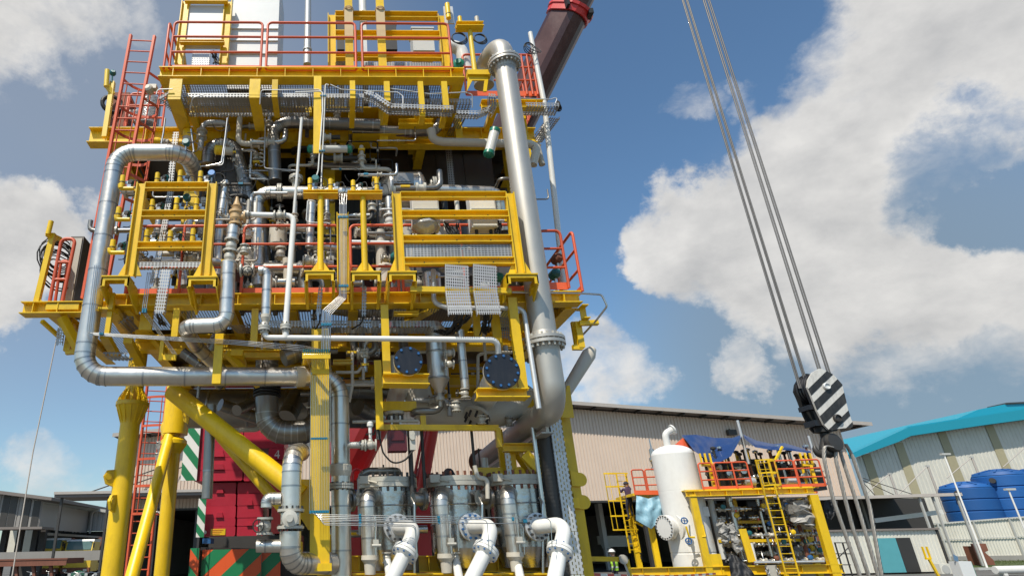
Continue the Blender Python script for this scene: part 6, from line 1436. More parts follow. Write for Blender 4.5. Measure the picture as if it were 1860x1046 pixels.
tubing('hanging impulse tubes with dark teal gauge above the small panel frame', [[P(413, 215, 9.9), P(409, 250, 9.9), P(402, 297, 9.9), P(375, 302, 9.9)], [P(300, 215, 10.0), P(297, 240, 10.0), P(293, 262, 10.0)], [P(347, 235, 9.9), P(352, 275, 9.9), P(346, 284, 9.9)]], .018, m=STEEL)
for i, (x, y, lb) in enumerate(((338, 260, 'round dark teal gauge at the elbow of the top left clad pipe'), (385, 317, 'small blue gauge beside the right post of the small frame'), (573, 326, 'blue gauge behind the left gauge stand'), (340, 360, 'round teal gauge inside the small panel frame'))):
    t = thing('gauge', lb, 'gauge'); o = P(x, y, 9.15); part('case', MB().lathe(o, (0, -1, .1), [(.05, -.05), (.065, 0), (.065, .05), (.055, .06)], 16), TEAL if i != 1 else BBLUE, t); part('stem', MB().cyl(o, o + V((0, .02, -.14)), .014, n=8), STEEL, t)
    part('cable', MB().torus(o + V((.1, .05, -.05)), (.1, -1, .1), .12, .008, 16, 5), BLACK, t)
for i in range(10):
    x, y = ((330, 268), (345, 250), (400, 225), (448, 330), (372, 375), (262, 372), (300, 430), (350, 428), (420, 350), (640, 318))[i]
    _lc = P(x, y, 9.3); one('loose_cable', MB().torus(P(x, y, 9.3 + (i % 3) * .3), (.2 * math.sin(i), -1, .3 * math.cos(i)), .12 + .015 * (i % 4), .007, 16, 5, 0, 5.2, .08), BLACK, place_label('loose loop of thin black cable', _lc), 'cable', 'loose cable loops')
ground_things()
# ================================================================== interior behind the rails
INS = BROWN
def box_thing(name, label, cat, x0, y0, x1, y1, y, dep, m, seams=True, group=None):
    a, b = P(x0, y0, y), P(x1, y1, y); t = thing(name, label, cat, group); lo_ = V((min(a.x, b.x), y, min(a.z, b.z))); hi_ = V((max(a.x, b.x), y + dep, max(a.z, b.z)))
    part('casing', MB().bb(lo_, hi_), m, t)
    if seams:
        n = max(1, int((hi_.x - lo_.x) / .7))
        for k in range(1, n + 1):
            x = lo_.x + (hi_.x - lo_.x) * k / (n + 1); part('standing_seam', MB().bb((x - .012, y - .03, lo_.z), (x + .012, y, hi_.z)), m, t)
        part('edge_strip', MB().bb((lo_.x - .01, y - .012, lo_.z), (hi_.x + .01, y - .001, lo_.z + .05)), m, t)
    return t
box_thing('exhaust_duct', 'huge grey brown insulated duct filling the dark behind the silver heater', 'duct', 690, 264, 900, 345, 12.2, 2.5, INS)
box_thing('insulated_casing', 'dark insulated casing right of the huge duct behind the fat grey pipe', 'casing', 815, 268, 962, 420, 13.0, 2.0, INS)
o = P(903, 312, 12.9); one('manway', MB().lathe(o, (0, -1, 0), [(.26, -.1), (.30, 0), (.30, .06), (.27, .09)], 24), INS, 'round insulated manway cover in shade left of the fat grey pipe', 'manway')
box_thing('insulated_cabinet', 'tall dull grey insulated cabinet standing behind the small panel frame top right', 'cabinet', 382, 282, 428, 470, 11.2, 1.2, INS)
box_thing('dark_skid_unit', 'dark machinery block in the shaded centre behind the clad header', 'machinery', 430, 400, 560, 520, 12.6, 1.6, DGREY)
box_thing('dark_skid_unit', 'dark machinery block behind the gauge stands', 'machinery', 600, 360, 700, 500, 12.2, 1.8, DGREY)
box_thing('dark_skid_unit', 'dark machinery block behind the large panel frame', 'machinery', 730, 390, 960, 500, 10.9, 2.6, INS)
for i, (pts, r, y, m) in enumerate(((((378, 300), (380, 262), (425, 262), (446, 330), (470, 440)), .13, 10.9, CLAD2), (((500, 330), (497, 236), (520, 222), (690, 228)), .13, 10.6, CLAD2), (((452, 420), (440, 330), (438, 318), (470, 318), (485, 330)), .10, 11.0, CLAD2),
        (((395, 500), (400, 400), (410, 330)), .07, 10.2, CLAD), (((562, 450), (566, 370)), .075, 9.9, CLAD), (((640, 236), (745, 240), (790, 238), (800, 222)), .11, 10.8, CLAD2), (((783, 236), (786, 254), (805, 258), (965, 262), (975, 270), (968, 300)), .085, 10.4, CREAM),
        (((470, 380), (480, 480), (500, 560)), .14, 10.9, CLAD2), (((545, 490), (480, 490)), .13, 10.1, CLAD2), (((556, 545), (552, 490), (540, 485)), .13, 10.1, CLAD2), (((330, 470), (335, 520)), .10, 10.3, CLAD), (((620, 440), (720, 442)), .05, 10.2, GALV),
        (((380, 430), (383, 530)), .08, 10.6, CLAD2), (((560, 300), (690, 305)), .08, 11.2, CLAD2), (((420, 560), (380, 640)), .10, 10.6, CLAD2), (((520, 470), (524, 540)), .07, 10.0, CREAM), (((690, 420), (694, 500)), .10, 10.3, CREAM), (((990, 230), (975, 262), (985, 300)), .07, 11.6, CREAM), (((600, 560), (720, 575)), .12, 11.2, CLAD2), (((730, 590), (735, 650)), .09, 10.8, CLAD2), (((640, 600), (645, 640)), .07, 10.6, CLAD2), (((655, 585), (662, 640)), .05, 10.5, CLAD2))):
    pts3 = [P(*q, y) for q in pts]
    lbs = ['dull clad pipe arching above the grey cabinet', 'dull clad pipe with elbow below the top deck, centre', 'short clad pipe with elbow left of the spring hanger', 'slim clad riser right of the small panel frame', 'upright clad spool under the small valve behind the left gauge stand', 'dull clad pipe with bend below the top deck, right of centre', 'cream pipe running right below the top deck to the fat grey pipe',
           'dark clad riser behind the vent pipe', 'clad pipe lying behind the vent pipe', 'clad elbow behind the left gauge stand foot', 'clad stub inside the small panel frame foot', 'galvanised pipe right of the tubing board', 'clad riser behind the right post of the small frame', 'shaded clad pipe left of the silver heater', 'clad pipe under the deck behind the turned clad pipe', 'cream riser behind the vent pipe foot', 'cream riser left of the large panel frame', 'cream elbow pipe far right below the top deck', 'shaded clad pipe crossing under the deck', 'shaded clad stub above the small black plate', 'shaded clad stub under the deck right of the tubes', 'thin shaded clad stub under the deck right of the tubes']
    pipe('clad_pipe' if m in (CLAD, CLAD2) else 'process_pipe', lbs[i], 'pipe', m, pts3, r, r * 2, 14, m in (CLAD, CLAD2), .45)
# small things between the rails
rn = random.Random(21)
kinds = [('pump_motor', 'motor'), ('drain_pot', 'pot'), ('filter_housing', 'filter')]
for i, (x, y, d, lb) in enumerate(((784, 515, 9.9, 'pale drum behind the left upright tray'), (700, 500, 10.3, 'pale pot behind the foot of the right gauge stand'), (445, 470, 10.4, 'pale pot behind the block valves'), (505, 430, 10.4, 'pale pot behind the vent pipe bend'), (700, 400, 10.6, 'pale pot under the silver heater'))):
    t = thing('drain_pot', lb, 'pot'); o = P(x, y, d); part('shell', MB().lathe(o, (0, 0, 1), [(.12, -.25), (.17, -.18), (.17, .16), (.13, .2), (.05, .22)], 16), STEEL if i == 0 else CREAM, t); part('leg', MB().cyl((o.x, d, ZM1), (o.x, d, o.z - .2), .05, n=8), DGREY, t)
for i, (x, y, m, lb) in enumerate(((716, 467, TEAL, 'dark teal motor at the left post of the large panel frame'), (712, 505, KICK, 'small red fire nozzle behind the right gauge stand foot'), (905, 505, GREEN, 'green valve body behind the large panel frame foot'), (1012, 470, RUST, 'rusty instrument right of the fat grey pipe'), (1008, 498, TEAL, 'teal handwheel valve right of the fat grey pipe'))):
    o = P(x, y, 9.9); t = thing('small_fitting', lb, 'fitting'); part('body', MB().lathe(o, (.3, -1, .2), [(.05, -.12), (.09, -.08), (.09, .05), (.05, .1)], 14), m, t); part('stem', MB().cyl(o, o + V((0, .03, -.3)), .025, n=8), STEEL, t)
for k, (x, y) in enumerate(((540, 515), (610, 512), (690, 515), (480, 515), (450, 520), (760, 515), (880, 520))):
    q = P(x, y, 10.4); small_valve('valve', place_label('small grey valve on the deck floor', q), q, (1, 0, 0), .05 + .01 * (k % 3), (0, -.3, 1), group='small valves on the middle deck floor')
box_thing('sky_block_wall', 'added dark wall blocking the sky behind the middle level', 'wall', 345, 318, 965, 535, 14.9, .3, BROWN)  # added dark wall, keeps bright sky from showing through the module
bv = thing('added_dark_drum', 'long dark clad drum added to darken the space below the middle deck', 'vessel'); a_, b_ = P(345, 742, 13.6), P(690, 742, 13.6)  # dark drum added where a pipe runs, to darken the under-deck
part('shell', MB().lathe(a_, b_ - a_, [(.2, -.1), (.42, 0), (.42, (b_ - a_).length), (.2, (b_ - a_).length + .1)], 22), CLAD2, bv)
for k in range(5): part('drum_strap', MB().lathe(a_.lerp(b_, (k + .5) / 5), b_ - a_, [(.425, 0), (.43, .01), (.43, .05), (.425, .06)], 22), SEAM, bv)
# dense small piping of the middle level, each run a thing
rq = random.Random(41)
def clutter(n, x0, x1, y0, y1, d0, d1, label, group):
    for i in range(n):
        x, y, d = rq.uniform(x0, x1), rq.uniform(y0, y1), rq.uniform(d0, d1); k = rq.random(); p0 = P(x, y, d); m = (STEEL, CLAD2, DGREY, CREAM, GALV, BLACK, CLAD2)[rq.randrange(7)]; r = rq.choice((.015, .02, .03, .045, .06))
        L1, L2 = rq.uniform(.3, 1.0), rq.uniform(.2, .7); sx, sz = rq.choice((-1, 1)), rq.choice((-1, 1))
        pts = [p0, p0 + V((0, 0, sz * L1)), p0 + V((sx * L2, 0, sz * L1)), p0 + V((sx * L2, rq.uniform(.2, .5), sz * L1))] if k < .5 else [p0, p0 + V((sx * L1, 0, 0)), p0 + V((sx * L1, 0, sz * L2))]
        shp = 'upright hooked' if k < .5 else 'L shaped'; mw = {STEEL: 'shiny steel', CLAD2: 'dull clad', DGREY: 'dark grey', CREAM: 'cream', GALV: 'galvanised', BLACK: 'black'}[m]; tw = {.015: 'hair thin', .02: 'thin', .03: 'slim', .045: 'medium', .06: 'stout'}[r]
        t = thing('small_pipe_run', place_label('%s %s %s pipe' % (tw, mw, shp), p0), 'pipe', group); part('pipe', MB().tube(bend(pts, max(.06, r * 2.5), 3), r, 8), m, t)
        d_ = (pts[1] - pts[0]).normalized(); c = pts[0].lerp(pts[1], .55)
        part('fitting', MB().lathe(c - d_ * r * 1.6, d_, [(r * 1.9, 0), (r * 1.9, r * .7), (r * 1.3, r * .8), (r * 1.3, r * 2.4), (r * 1.9, r * 2.5), (r * 1.9, r * 3.2)], 10), VALV, t)
        if rq.random() < .35: part('clip', MB().box(pts[0].lerp(pts[1], .2), r * 3, r * 3, .04), BLUEC if rq.random() < .5 else YEL, t)
clutter(60, 400, 720, 300, 520, 10.0, 11.6, 'small bore pipe with fitting in the dense pipework of the middle level', 'small pipes of the middle level')
clutter(16, 250, 390, 340, 520, 9.6, 10.8, 'small bore pipe with fitting behind the small panel frame', 'small pipes behind the small panel frame')
clutter(26, 330, 700, 225, 300, 10.4, 11.4, 'small bore pipe with fitting below the top deck', 'small pipes below the top deck')
clutter(16, 730, 940, 360, 520, 9.6, 10.4, 'small bore pipe with fitting behind the large panel frame', 'small pipes behind the large panel frame')
clutter(40, 420, 940, 600, 740, 10.2, 11.6, 'small bore pipe with fitting in the shade below the middle deck', 'small pipes below the middle deck')
clutter(18, 640, 1000, 880, 1000, 10.6, 11.6, 'small bore pipe with fitting between the filter vessels', 'small pipes between the filter vessels')
rv = random.Random(52)
for k in range(24):
    x, y, d = (rv.uniform(395, 715), rv.uniform(395, 515), rv.uniform(9.85, 10.4)) if k < 17 else (rv.uniform(250, 360), rv.uniform(400, 500), rv.uniform(9.6, 10.2))
    q = P(x, y, d); ax = rv.choice(((1, 0, 0), (0, 0, 1), (1, .3, 0))); r = rv.uniform(.045, .085)
    small_valve('valve', place_label('%s flanged valve' % ('cream' if k % 3 else 'white'), q), q, ax, r, (0, -1, .3) if k % 2 else None, CREAM if k % 3 else WHITE, group='flanged valves of the middle level')
    pipe('pipe_spool', place_label('short silver pipe spool', q + V((.2, 0, .1))), 'pipe', CLAD, [q + V(ax) * r * 1.6, q + V(ax) * (r * 1.6 + rv.uniform(.25, .6))], r * .95, None, 12, True, .3, group='short silver spools of the middle level')
# dark louvres added at the back to block bright sky through the module
sc_ = thing('sky_block_louvres', 'added dark louvred screen blocking the sky behind the module interior', 'screen')
a, b = P(455, 250, 14.6), P(700, 420, 14.6)
for k in range(14): z = b.z + (a.z - b.z) * k / 13; part('louvre', MB().bb((a.x, 14.6, z - .05), (b.x, 14.66, z + .045 if k != 11 else z - .02)), DGREY, sc_)
for x in (a.x, (a.x + b.x) / 2, b.x): part('mullion', MB().bb((x - .05, 14.67, b.z - .1), (x + .05, 14.75, a.z + .1)), DGREY, sc_)
ground_things()
# ================================================================== crane behind the module
cr = thing('crane_boom', 'big telescopic red crane boom with painted shadow rising behind the module to the upper right', 'crane boom')
B0, B1 = P(608, 880, 22), P(1179, -267, 13.0); bd = (B1 - B0).normalized(); bl = (B1 - B0).length
def along(px, py):                    # parameter on the boom axis nearest to a pixel
    best = min((( (proj(B0.lerp(B1, k / 400))[0] - px) ** 2 + (proj(B0.lerp(B1, k / 400))[1] - py) ** 2), k / 400) for k in range(401)); return best[1]
bs = (CAM - B0); side = bd.cross(V((0, 0, 1))).normalized(); upb = side.cross(bd).normalized()
BOOMSHADE = mat('shadow_dark_boom_red', (.075, .030, .028), .26, .3, var=.45, dirt=.5, dcol=(.16, .11, .10), scale=.7)  # the red boom's black shadow side, put into the colour
DKRED = mat('shade_darkened_crane_red', (.30, .022, .024), .4, var=.15, dirt=.2, dcol=(.12, .02, .02))  # crane red darkened, the lower boom's shade is in the colour
BOOMLIT = mat('sunlit_boom_red', (.46, .085, .075), .28, var=.15, dirt=.2, dcol=(.2, .06, .05), scale=.8)  # same boom red, coloured pinker for its sunlit left side
def boom_section(t0, t1, r, mats):
    a, b = B0.lerp(B1, t0), B0.lerp(B1, t1); n = 20
    pr = [(math.cos(2 * math.pi * (k + .5) / n), math.sin(2 * math.pi * (k + .5) / n)) for k in range(n)]
    pr = [(max(-.86, min(.86, x)), max(-1.1, min(.95, y * 1.15))) for x, y in pr]
    mb, m2 = MB(), MB()
    for k in range(n):
        p0, p1 = pr[k], pr[(k + 1) % n]; mid = (p0[0] + p1[0]) / 2; tgt = m2 if mid < -.72 else mb
        q = [a + side * r * p0[0] + upb * r * p0[1], a + side * r * p1[0] + upb * r * p1[1], b + side * r * p1[0] + upb * r * p1[1], b + side * r * p0[0] + upb * r * p0[1]]
        i0 = len(tgt.v); tgt.v += [tuple(x) for x in q]; tgt.face((i0, i0 + 1, i0 + 2, i0 + 3))
    for e in (a, b):
        i0 = len(mb.v); mb.v += [tuple(e + side * r * x + upb * r * y) for x, y in pr]; mb.face(list(range(i0, i0 + n)))
    part('boom_section', mb, mats[0], cr); part('boom_sun_side', m2, mats[1], cr)
tcol = along(1026, 22)
boom_section(0, .42, .72, (DKRED, DKRED)); boom_section(.42, tcol, .60, (BOOMSHADE, BOOMLIT)); boom_section(tcol, 1, .50, (BOOMSHADE, BOOMSHADE))
cc = B0.lerp(B1, tcol); cm = MB()
for o_, w_, r in ((0, .10, .70), (-.22, .22, .655)):
    n = 20; pr = [(max(-.9, min(.9, math.cos(2 * math.pi * (k + .5) / n))), max(-1.12, min(1.0, 1.15 * math.sin(2 * math.pi * (k + .5) / n)))) for k in range(n)]
    cm.prism([cc + bd * o_ + side * r * x + upb * r * y for x, y in pr], bd * w_)
part('boom_collar', cm, REDC, cr)
part('collar_lug', MB().box(cc - upb * .75, .16, .3, .2), BLACK, cr); part('collar_lug', MB().box(cc + side * .68 - upb * .2, .08, .2, .5), BLACK, cr)
one('hoist_rope', MB().cyl(P(1085, -20, 15), P(1003, 165, 19), .012, n=5), BLACK, 'thin dark rope hanging along the crane boom at the top', 'rope')
rm = thing('boom_ram', 'bright red hydraulic ram standing behind the middle filter vessel', 'crane ram')
a, b = P(757, 930, 19.5), P(792, 740, 19.0); part('cylinder', MB().cyl(a, b, .20, n=28), REDC, rm); part('feed_pipe', MB().cyl(a + V((-.30, -.1, 0)), b + V((-.25, -.1, 0)), .045, n=8), REDC, rm)
part('pivot', MB().cyl(a + V((-.6, 0, -.1)), a + V((.6, 0, -.1)), .4, n=20), REDC, rm)
hs = thing('crane_house', 'red crane superstructure seen low between pipes and filter vessels', 'crane body')
q0, q1 = P(618, 892, 20), P(775, 900, 20)
part('turntable_box', MB().bb((q0.x, 19.6, 1.2), (q1.x, 23.5, q0.z)), REDC, hs); part('side_box', MB().bb(P(630, 872, 19.2), V((P(652, 900, 19.2).x, 20.4, 1.3))), REDC, hs)
part('grab_rail', MB().tube(bend([P(640, 885, 19.1), P(641, 853, 19.1), P(654, 851, 19.1), P(660, 880, 19.1)], .2, 5), .035, 8), REDC, hs); part('walkway', MB().bar(P(648, 871, 19.3), P(725, 864, 19.3), .4, .07), BLACK, hs)
part('winch', MB().lathe(P(790, 880, 19.6), (1, .3, 0), [(.5, -.5), (.5, -.45), (.32, -.43), (.32, .43), (.5, .45), (.5, .5)], 20), BLACK, hs)
part('deck_edge', MB().bar(P(684, 872, 19.4), P(815, 872, 19.4), .3, .2), REDC, hs)
pl = P(641, 894, 18.9); part('name_plate', MB().bb(pl + V((-.3, 0, -.09)), pl + V((.3, .03, .09))), mat('navy_plate', (.03, .03, .12), .5), hs)
mk_ = MB()
for s in (-.12, .16):
    for dx in (-.05, .02, .09): mk_.bb(pl + V((s + dx, -.012, -.06)), pl + V((s + dx + .03, 0, .04)))
    mk_.bb(pl + V((s - .05, -.012, .03)), pl + V((s + .12, 0, .06)))
part('lettering', mk_, WHITE, hs)
# ---- counterweights: each slab is a thing
YW = 19.0
def slab(x0, x1, y0, y1, lb, y=YW, dep=1.7, rec=True, m=CRIM):
    a, b = P(x0, y0, y), P(x1, y1, y); t = thing('counterweight', lb, 'counterweight', 'crimson counterweight slabs'); w = b.x - a.x; h = a.z - b.z - .012; z0 = b.z; f = .12
    part('slab', MB().prism([(a.x + .03, y, z0), (a.x, y, z0 + .03), (a.x, y, z0 + h - .03), (a.x + .03, y, z0 + h), (b.x - .03, y, z0 + h), (b.x, y, z0 + h - .03), (b.x, y, z0 + .03), (b.x - .03, y, z0)], (0, dep, 0)), m, t)
    if rec: part('lifting_boss', MB().prism([(a.x + w * .38, y - .06, z0 + .02), (a.x + w * .62, y - .06, z0 + .02), (a.x + w * .58, y - .06, z0 + h * .45), (a.x + w * .42, y - .06, z0 + h * .45)], (0, .06, 0)), m, t)
    return t, V(((a.x + b.x) / 2, y, z0 + h / 2)), w, h
slab(357, 441, 759, 801, 'top slab of the left upper counterweight stack', rec=False); slab(356, 441, 801, 830, 'second slab of the left upper counterweight stack'); slab(354, 442, 830, 853, 'third slab of the left upper counterweight stack, with notched edge'); slab(353, 440, 853, 872, 'bottom overhanging slab of the left upper counterweight stack', rec=False)
slab(444, 516, 770, 813, 'top slab of the right upper counterweight stack, behind the clad U bend', rec=False); t4, c4_, w4, h4 = slab(488, 516, 813, 834, 'small crimson slab painted with a white figure four', y=18.9, rec=False); slab(444, 516, 836, 872, 'lower slab of the right upper counterweight stack behind the yellow brace')
o = c4_ + V((.02, -.015, -.02)); f4 = MB()
f4.bar(o + V((.04, 0, -.11)), o + V((.04, 0, .12)), .035, .01, (0, 1, 0)).bar(o + V((-.07, 0, -.03)), o + V((.085, 0, -.03)), .01, .035).bar(o + V((-.065, 0, -.03)), o + V((.035, 0, .12)), .01, .035); part('figure_four', f4, WHITE, t4)
rows = [(876, 896), (896, 918), (918, 940), (940, 955), (955, 973)]
nm = ['top', 'second', 'third', 'fourth', 'bottom']
for i, (y0, y1) in enumerate(rows):
    tt, c__, w__, h__ = slab(373 - i * .5, 428 - i * .3, y0, y1, '%s slab of the left lower counterweight stack' % nm[i], y=19.2, rec=i in (0, 2)); slab(432 - i * .3, 477, y0 - 1, y1, '%s slab of the right lower counterweight stack beside the wheel valve' % nm[i], y=19.2, rec=i in (1, 3))
    if i == 4:
        o = c__ + V((-.05, -.02, -.02)); part('warning_label', MB().bb(o + V((-.20, 0, -.08)), o + V((.22, .015, .09))), YEL, tt); lm = MB()
        for k in range(3): lm.bb(o + V((-.16, -.006, .05 - k * .05)), o + V((.16 - .05 * k, 0, .065 - k * .05)))
        part('label_lines', lm, ORG, tt); part('white_badge', MB().lathe(o + V((-.36, 0, .0)), (0, -1, 0), [(.05, 0), (.05, .01)], 12), WHITE, tt)
slab(494, 517, 905, 968, 'tall red block between column foot and white valve', y=18.8, rec=False, m=REDC); slab(476, 540, 840, 900, 'red box above the clad riser foot, behind the brace', y=18.7, rec=False, m=REDC)
one('crane_chassis', MB().bb(P(380, 974, 19.0), V((P(545, 974, 19.0).x, 21, .9))), DGREY, 'dark crane chassis below the crimson counterweights', 'chassis')
def clip(poly, nx, ny, c, keep_ge):
    out = []
    for i in range(len(poly)):
        a, b = poly[i], poly[(i + 1) % len(poly)]; fa = nx * a[0] + ny * a[1] - c; fb = nx * b[0] + ny * b[1] - c
        if not keep_ge: fa, fb = -fa, -fb
        if fa >= 0: out.append(a)
        if fa * fb < 0: t = fa / (fa - fb); out.append((a[0] + (b[0] - a[0]) * t, a[1] + (b[1] - a[1]) * t))
    return out
def hazard(label, x0, y0, x1, y1, y, m0, m1, pitch, ang, name='hazard_board'):
    a, b = P(x0, y0, y), P(x1, y1, y); t = thing(name, label, 'hazard board'); lo_, hi_ = (min(a.x, b.x), min(a.z, b.z)), (max(a.x, b.x), max(a.z, b.z))
    part('board', MB().bb((lo_[0], y, lo_[1]), (hi_[0], y + .06, hi_[1])), m0, t)
    nx, ny = math.cos(ang), math.sin(ang); rect = [lo_, (hi_[0], lo_[1]), hi_, (lo_[0], hi_[1])]; vs = [nx * p_[0] + ny * p_[1] for p_ in rect]; s = min(vs) + pitch * .3
    while s < max(vs):
        q = clip(clip(rect, nx, ny, s, True), nx, ny, s + pitch / 2, False)
        if len(q) > 2: part('stripe', MB().prism([(p_[0], y - .006, p_[1]) for p_ in q], (0, .006, 0)), m1, t)
        s += pitch
GRN = mat('hazard_green', (.01, .20, .075), .45, var=.06); HORG = mat('hazard_orange', (.72, .10, .02), .45, var=.06)
hazard('green and white striped board left of the upper counterweights', 337, 770, 357, 872, 18.9, WHITE, GRN, .42, R(40), 'hazard_board')
hazard('green and white striped board left of the lower counterweights', 361, 905, 370, 975, 18.9, WHITE, GRN, .3, R(40))
hazard('wide orange and green striped board at the bottom before the crane', 368, 998, 472, 1075, 17.6, HORG, GRN, .62, R(-48)); hazard('narrow orange and green striped post board at the bottom left', 346, 995, 357, 1075, 17.4, HORG, GRN, .5, R(40)); hazard('orange and green striped board end right of the wide one', 476, 1003, 508, 1075, 17.7, HORG, GRN, .6, R(-48))
one('blue_drum', MB().bb(P(368, 977, 18.3), V((P(382, 990, 18.3).x, 18.8, P(0, 994, 18.3).z))), BBLUE, 'small blue box on top of the striped board', 'box')
one('chassis_edge', MB().bar(P(366, 996, 17.8), P(510, 1000, 17.8), .3, .08), BLACK, 'black edge of the crane chassis above the striped boards', 'chassis')
ground_things()
# ================================================================== hook block
YH = 13.0
e5 = crop(1400, 630, 4.546)
hk = thing('hook_block', 'heavy crane hook block with black and white striped front plate', 'hook block')
poly = [(400, 178), (425, 180), (520, 230), (590, 310), (640, 520), (680, 640), (672, 662), (480, 682), (440, 640), (385, 530), (330, 390), (302, 330), (310, 270), (345, 210)]
part('front_plate', MB().prism([e5(x, y, YH) for x, y in poly], (0, .05, 0)), WORNW, hk)
for s0, s1 in ((465, 522), (576, 642), (694, 767), (825, 867), (916, 1010)):
    q = clip(clip(poly, .70, .72, s0, True), .70, .72, s1, False)
    if len(q) > 2: part('black_stripe', MB().prism([e5(x, y, YH) + V((0, -.006, 0)) for x, y in q], (0, .0055, 0)), WORNB, hk)
for (x, y, r) in ((455, 325, .075), (545, 590, .085)): part('pin_cap', MB().lathe(e5(x, y, YH - .008), (0, -1, 0), [(r, 0), (r, .05), (r * .8, .06), (r * .8, .03)], 18), DGREY if r > .08 else FRP, hk)
part('back_plate', MB().prism([e5(x, y, YH) + V((0, .42, 0)) for x, y in poly], (0, .05, 0)), BLACK, hk)
hc = e5(450, 330, YH)
for k in range(4): sh_ = part('sheave', MB().lathe(hc + V((0, .09 + k * .085, 0)), (0, 1, 0), [(.30, 0), (.36, .0), (.31, .03), (.31, .04), (.36, .07), (.30, .07)], 28), BLKPL, hk)
part('cheek', MB().prism([e5(x, y, YH) + V((0, .06, 0)) for x, y in ((318, 345), (375, 480), (440, 640), (470, 668), (500, 560), (470, 380))], (0, .10, 0)).bar(e5(420, 620, YH) + V((0, .06, 0)), e5(420, 620, YH) + V((0, .4, 0)), .2, .12).bar(e5(360, 490, YH) + V((0, .06, 0)), e5(360, 490, YH) + V((0, .4, 0)), .14, .1), BLKPL, hk)
hx = e5(500, 690, YH) + V((0, .22, 0))
part('shank', MB().lathe(hx + V((0, 0, .12)), (0, 0, -1), [(.16, 0), (.16, .12), (.09, .14), (.09, .36)], 16), BLACK, hk)
hk_c = e5(500, 830, YH) + V((0, .22, 0))
for s in (-1, 1):
    pts = [hx + V((0, 0, -.15)), hx + V((s * .05, 0, -.28)), hk_c + V((s * .02, 0, .02))] 
    arc = [hk_c + V((s * (.09 + .10 * math.cos(t)), 0, .02 - .12 * math.sin(t))) for t in [math.pi * (1 - k / 8) for k in range(10)]]
    part('horn', MB().tube([hx + V((0, 0, -.10))] + arc, [.08, .075, .085, .09, .09, .088, .08, .07, .06, .05, .03], 12), DGREY, hk)
part('hook_disc', MB().lathe(hk_c + V((.16, -.12, .12)), (.2, -1, .1), [(.19, -.06), (.2, 0), (.18, .06), (.07, .07)], 20), DGREY, hk)
def strand_rope(label, pts, r, strands=6, turns=5.0, name='wire_sling', cat='wire rope', group=None, m=STEEL):
    t = thing(name, label, cat, group); pp = []
    base = bend(pts, 1.2, 6); segs = []
    for a, b in zip(base, base[1:]):
        n = max(1, int((b - a).length / .045)); segs += [a.lerp(b, k / n) for k in range(n)]
    segs.append(base[-1]); rr_ = r * .40
    d = (segs[-1] - segs[0]).normalized(); u, w = perp(d)
    for s in range(strands):
        q = []; ln = 0
        for k, p_ in enumerate(segs):
            if k: ln += (p_ - segs[k - 1]).length
            a = ln * turns + 2 * math.pi * s / strands; q.append(p_ + (u * math.cos(a) + w * math.sin(a)) * r * .58)
        part('strand', MB().tube(q, rr_, 5), m, t)
WIRE = mat('greasy_wire', (.36, .335, .30), .45, .45, var=.25, dirt=.4, dcol=(.08, .075, .07), scale=5)
YS_ = YH + .2
ROPE = mat('hoist_wire', (.20, .19, .18), .5, .5, var=.2)
for i, (pts, lb) in enumerate((([(1512, 812), (1498, 808), (1496, 830), (1513, 905), (1563, 1048), (1590, 1130)], 'leftmost of four thick wire slings on the crane hook'), ([(1530, 815), (1520, 806), (1517, 830), (1535, 905), (1551, 965), (1579, 1048), (1600, 1120)], 'second thick wire sling from the left on the crane hook'),
                          ([(1524, 812), (1530, 832), (1556, 912), (1596, 1048), (1615, 1120)], 'third thick wire sling from the left on the crane hook'), ([(1536, 806), (1548, 826), (1579, 915), (1602, 1048), (1612, 1110)], 'rightmost of four thick wire slings on the crane hook'))):
    strand_rope(lb, [P(x, y, YS_ - .18 + .1 * i) for x, y in pts], .038, 6, 10.0, group='wire slings on the crane hook', m=WIRE)
for i in range(8):
    back = i < 4; k = i % 4
    x_b = (1452 + k * 3.4 + (7 if k > 1 else 0)) if back else (1489 + k * 4.2 + (7 if k > 1 else 0)); x_t = (1239 + k * 2.2 + (3 if k > 1 else 0)) if back else (1277 + k * 3.2 + (2 if k > 1 else 0))
    yb = 705 if back else 680; y = YH + .10 + k * .085
    a = P(x_b, yb, y); b = P(x_t, 0, y); b = a + (b - a) * 1.6
    one('hoist_rope', MB().cyl(a, b, .018, n=6), ROPE, '%s rope of the %s hoist rope group above the hook block' % (('first', 'second', 'third', 'fourth')[k], 'left' if back else 'right'), 'wire rope', 'hoist ropes above the hook block')
ground_things()
# ================================================================== the process skid on the right
TH = R(8); KU, KV = V((math.cos(TH), -math.sin(TH), 0)), V((math.sin(TH), math.cos(TH), 0)); K0 = P(1270, 990, 28.0); K0.z = 0
def K(px, py, off=0.0):
    w = ray(px, py); n = KV; t = ((K0 + KV * off) - CAM).dot(n) / w.dot(n); return CAM + w * t
def kdepth(p_): return (RM.transposed() @ (p_ - CAM)).z * -1
def kup(px, py0, py1, off): a = K(px, py0, off); w = ray(px, py1); s = (V((a.x, a.y, 0)) - V((0, 0, 0))).length / V((w.x, w.y, 0)).length; return a, V((a.x, a.y, CAM.z + w.z * s))
def kbar(mb, a, b, w, h): return mb.bar(a, b, w, h, KV if abs((b - a).normalized().z) > .8 else None)
sk = thing('process_skid', 'yellow steel skid frame packed with small valves and pipes, on the right', 'process skid')
def kpost(px, pyb, pyt, off, w, d=.3, name='column'):
    a = K(px, pyb, off); z = K(px, pyt, off); 
    b = V((a.x, a.y, 0)); tz = kup(px, pyb, pyt, off)[1].z
    return part(name, MB().bar(b, (a.x, a.y, tz), w, d, KV), YEL, sk), a, tz
ztop = K(1375, 893, 0).z
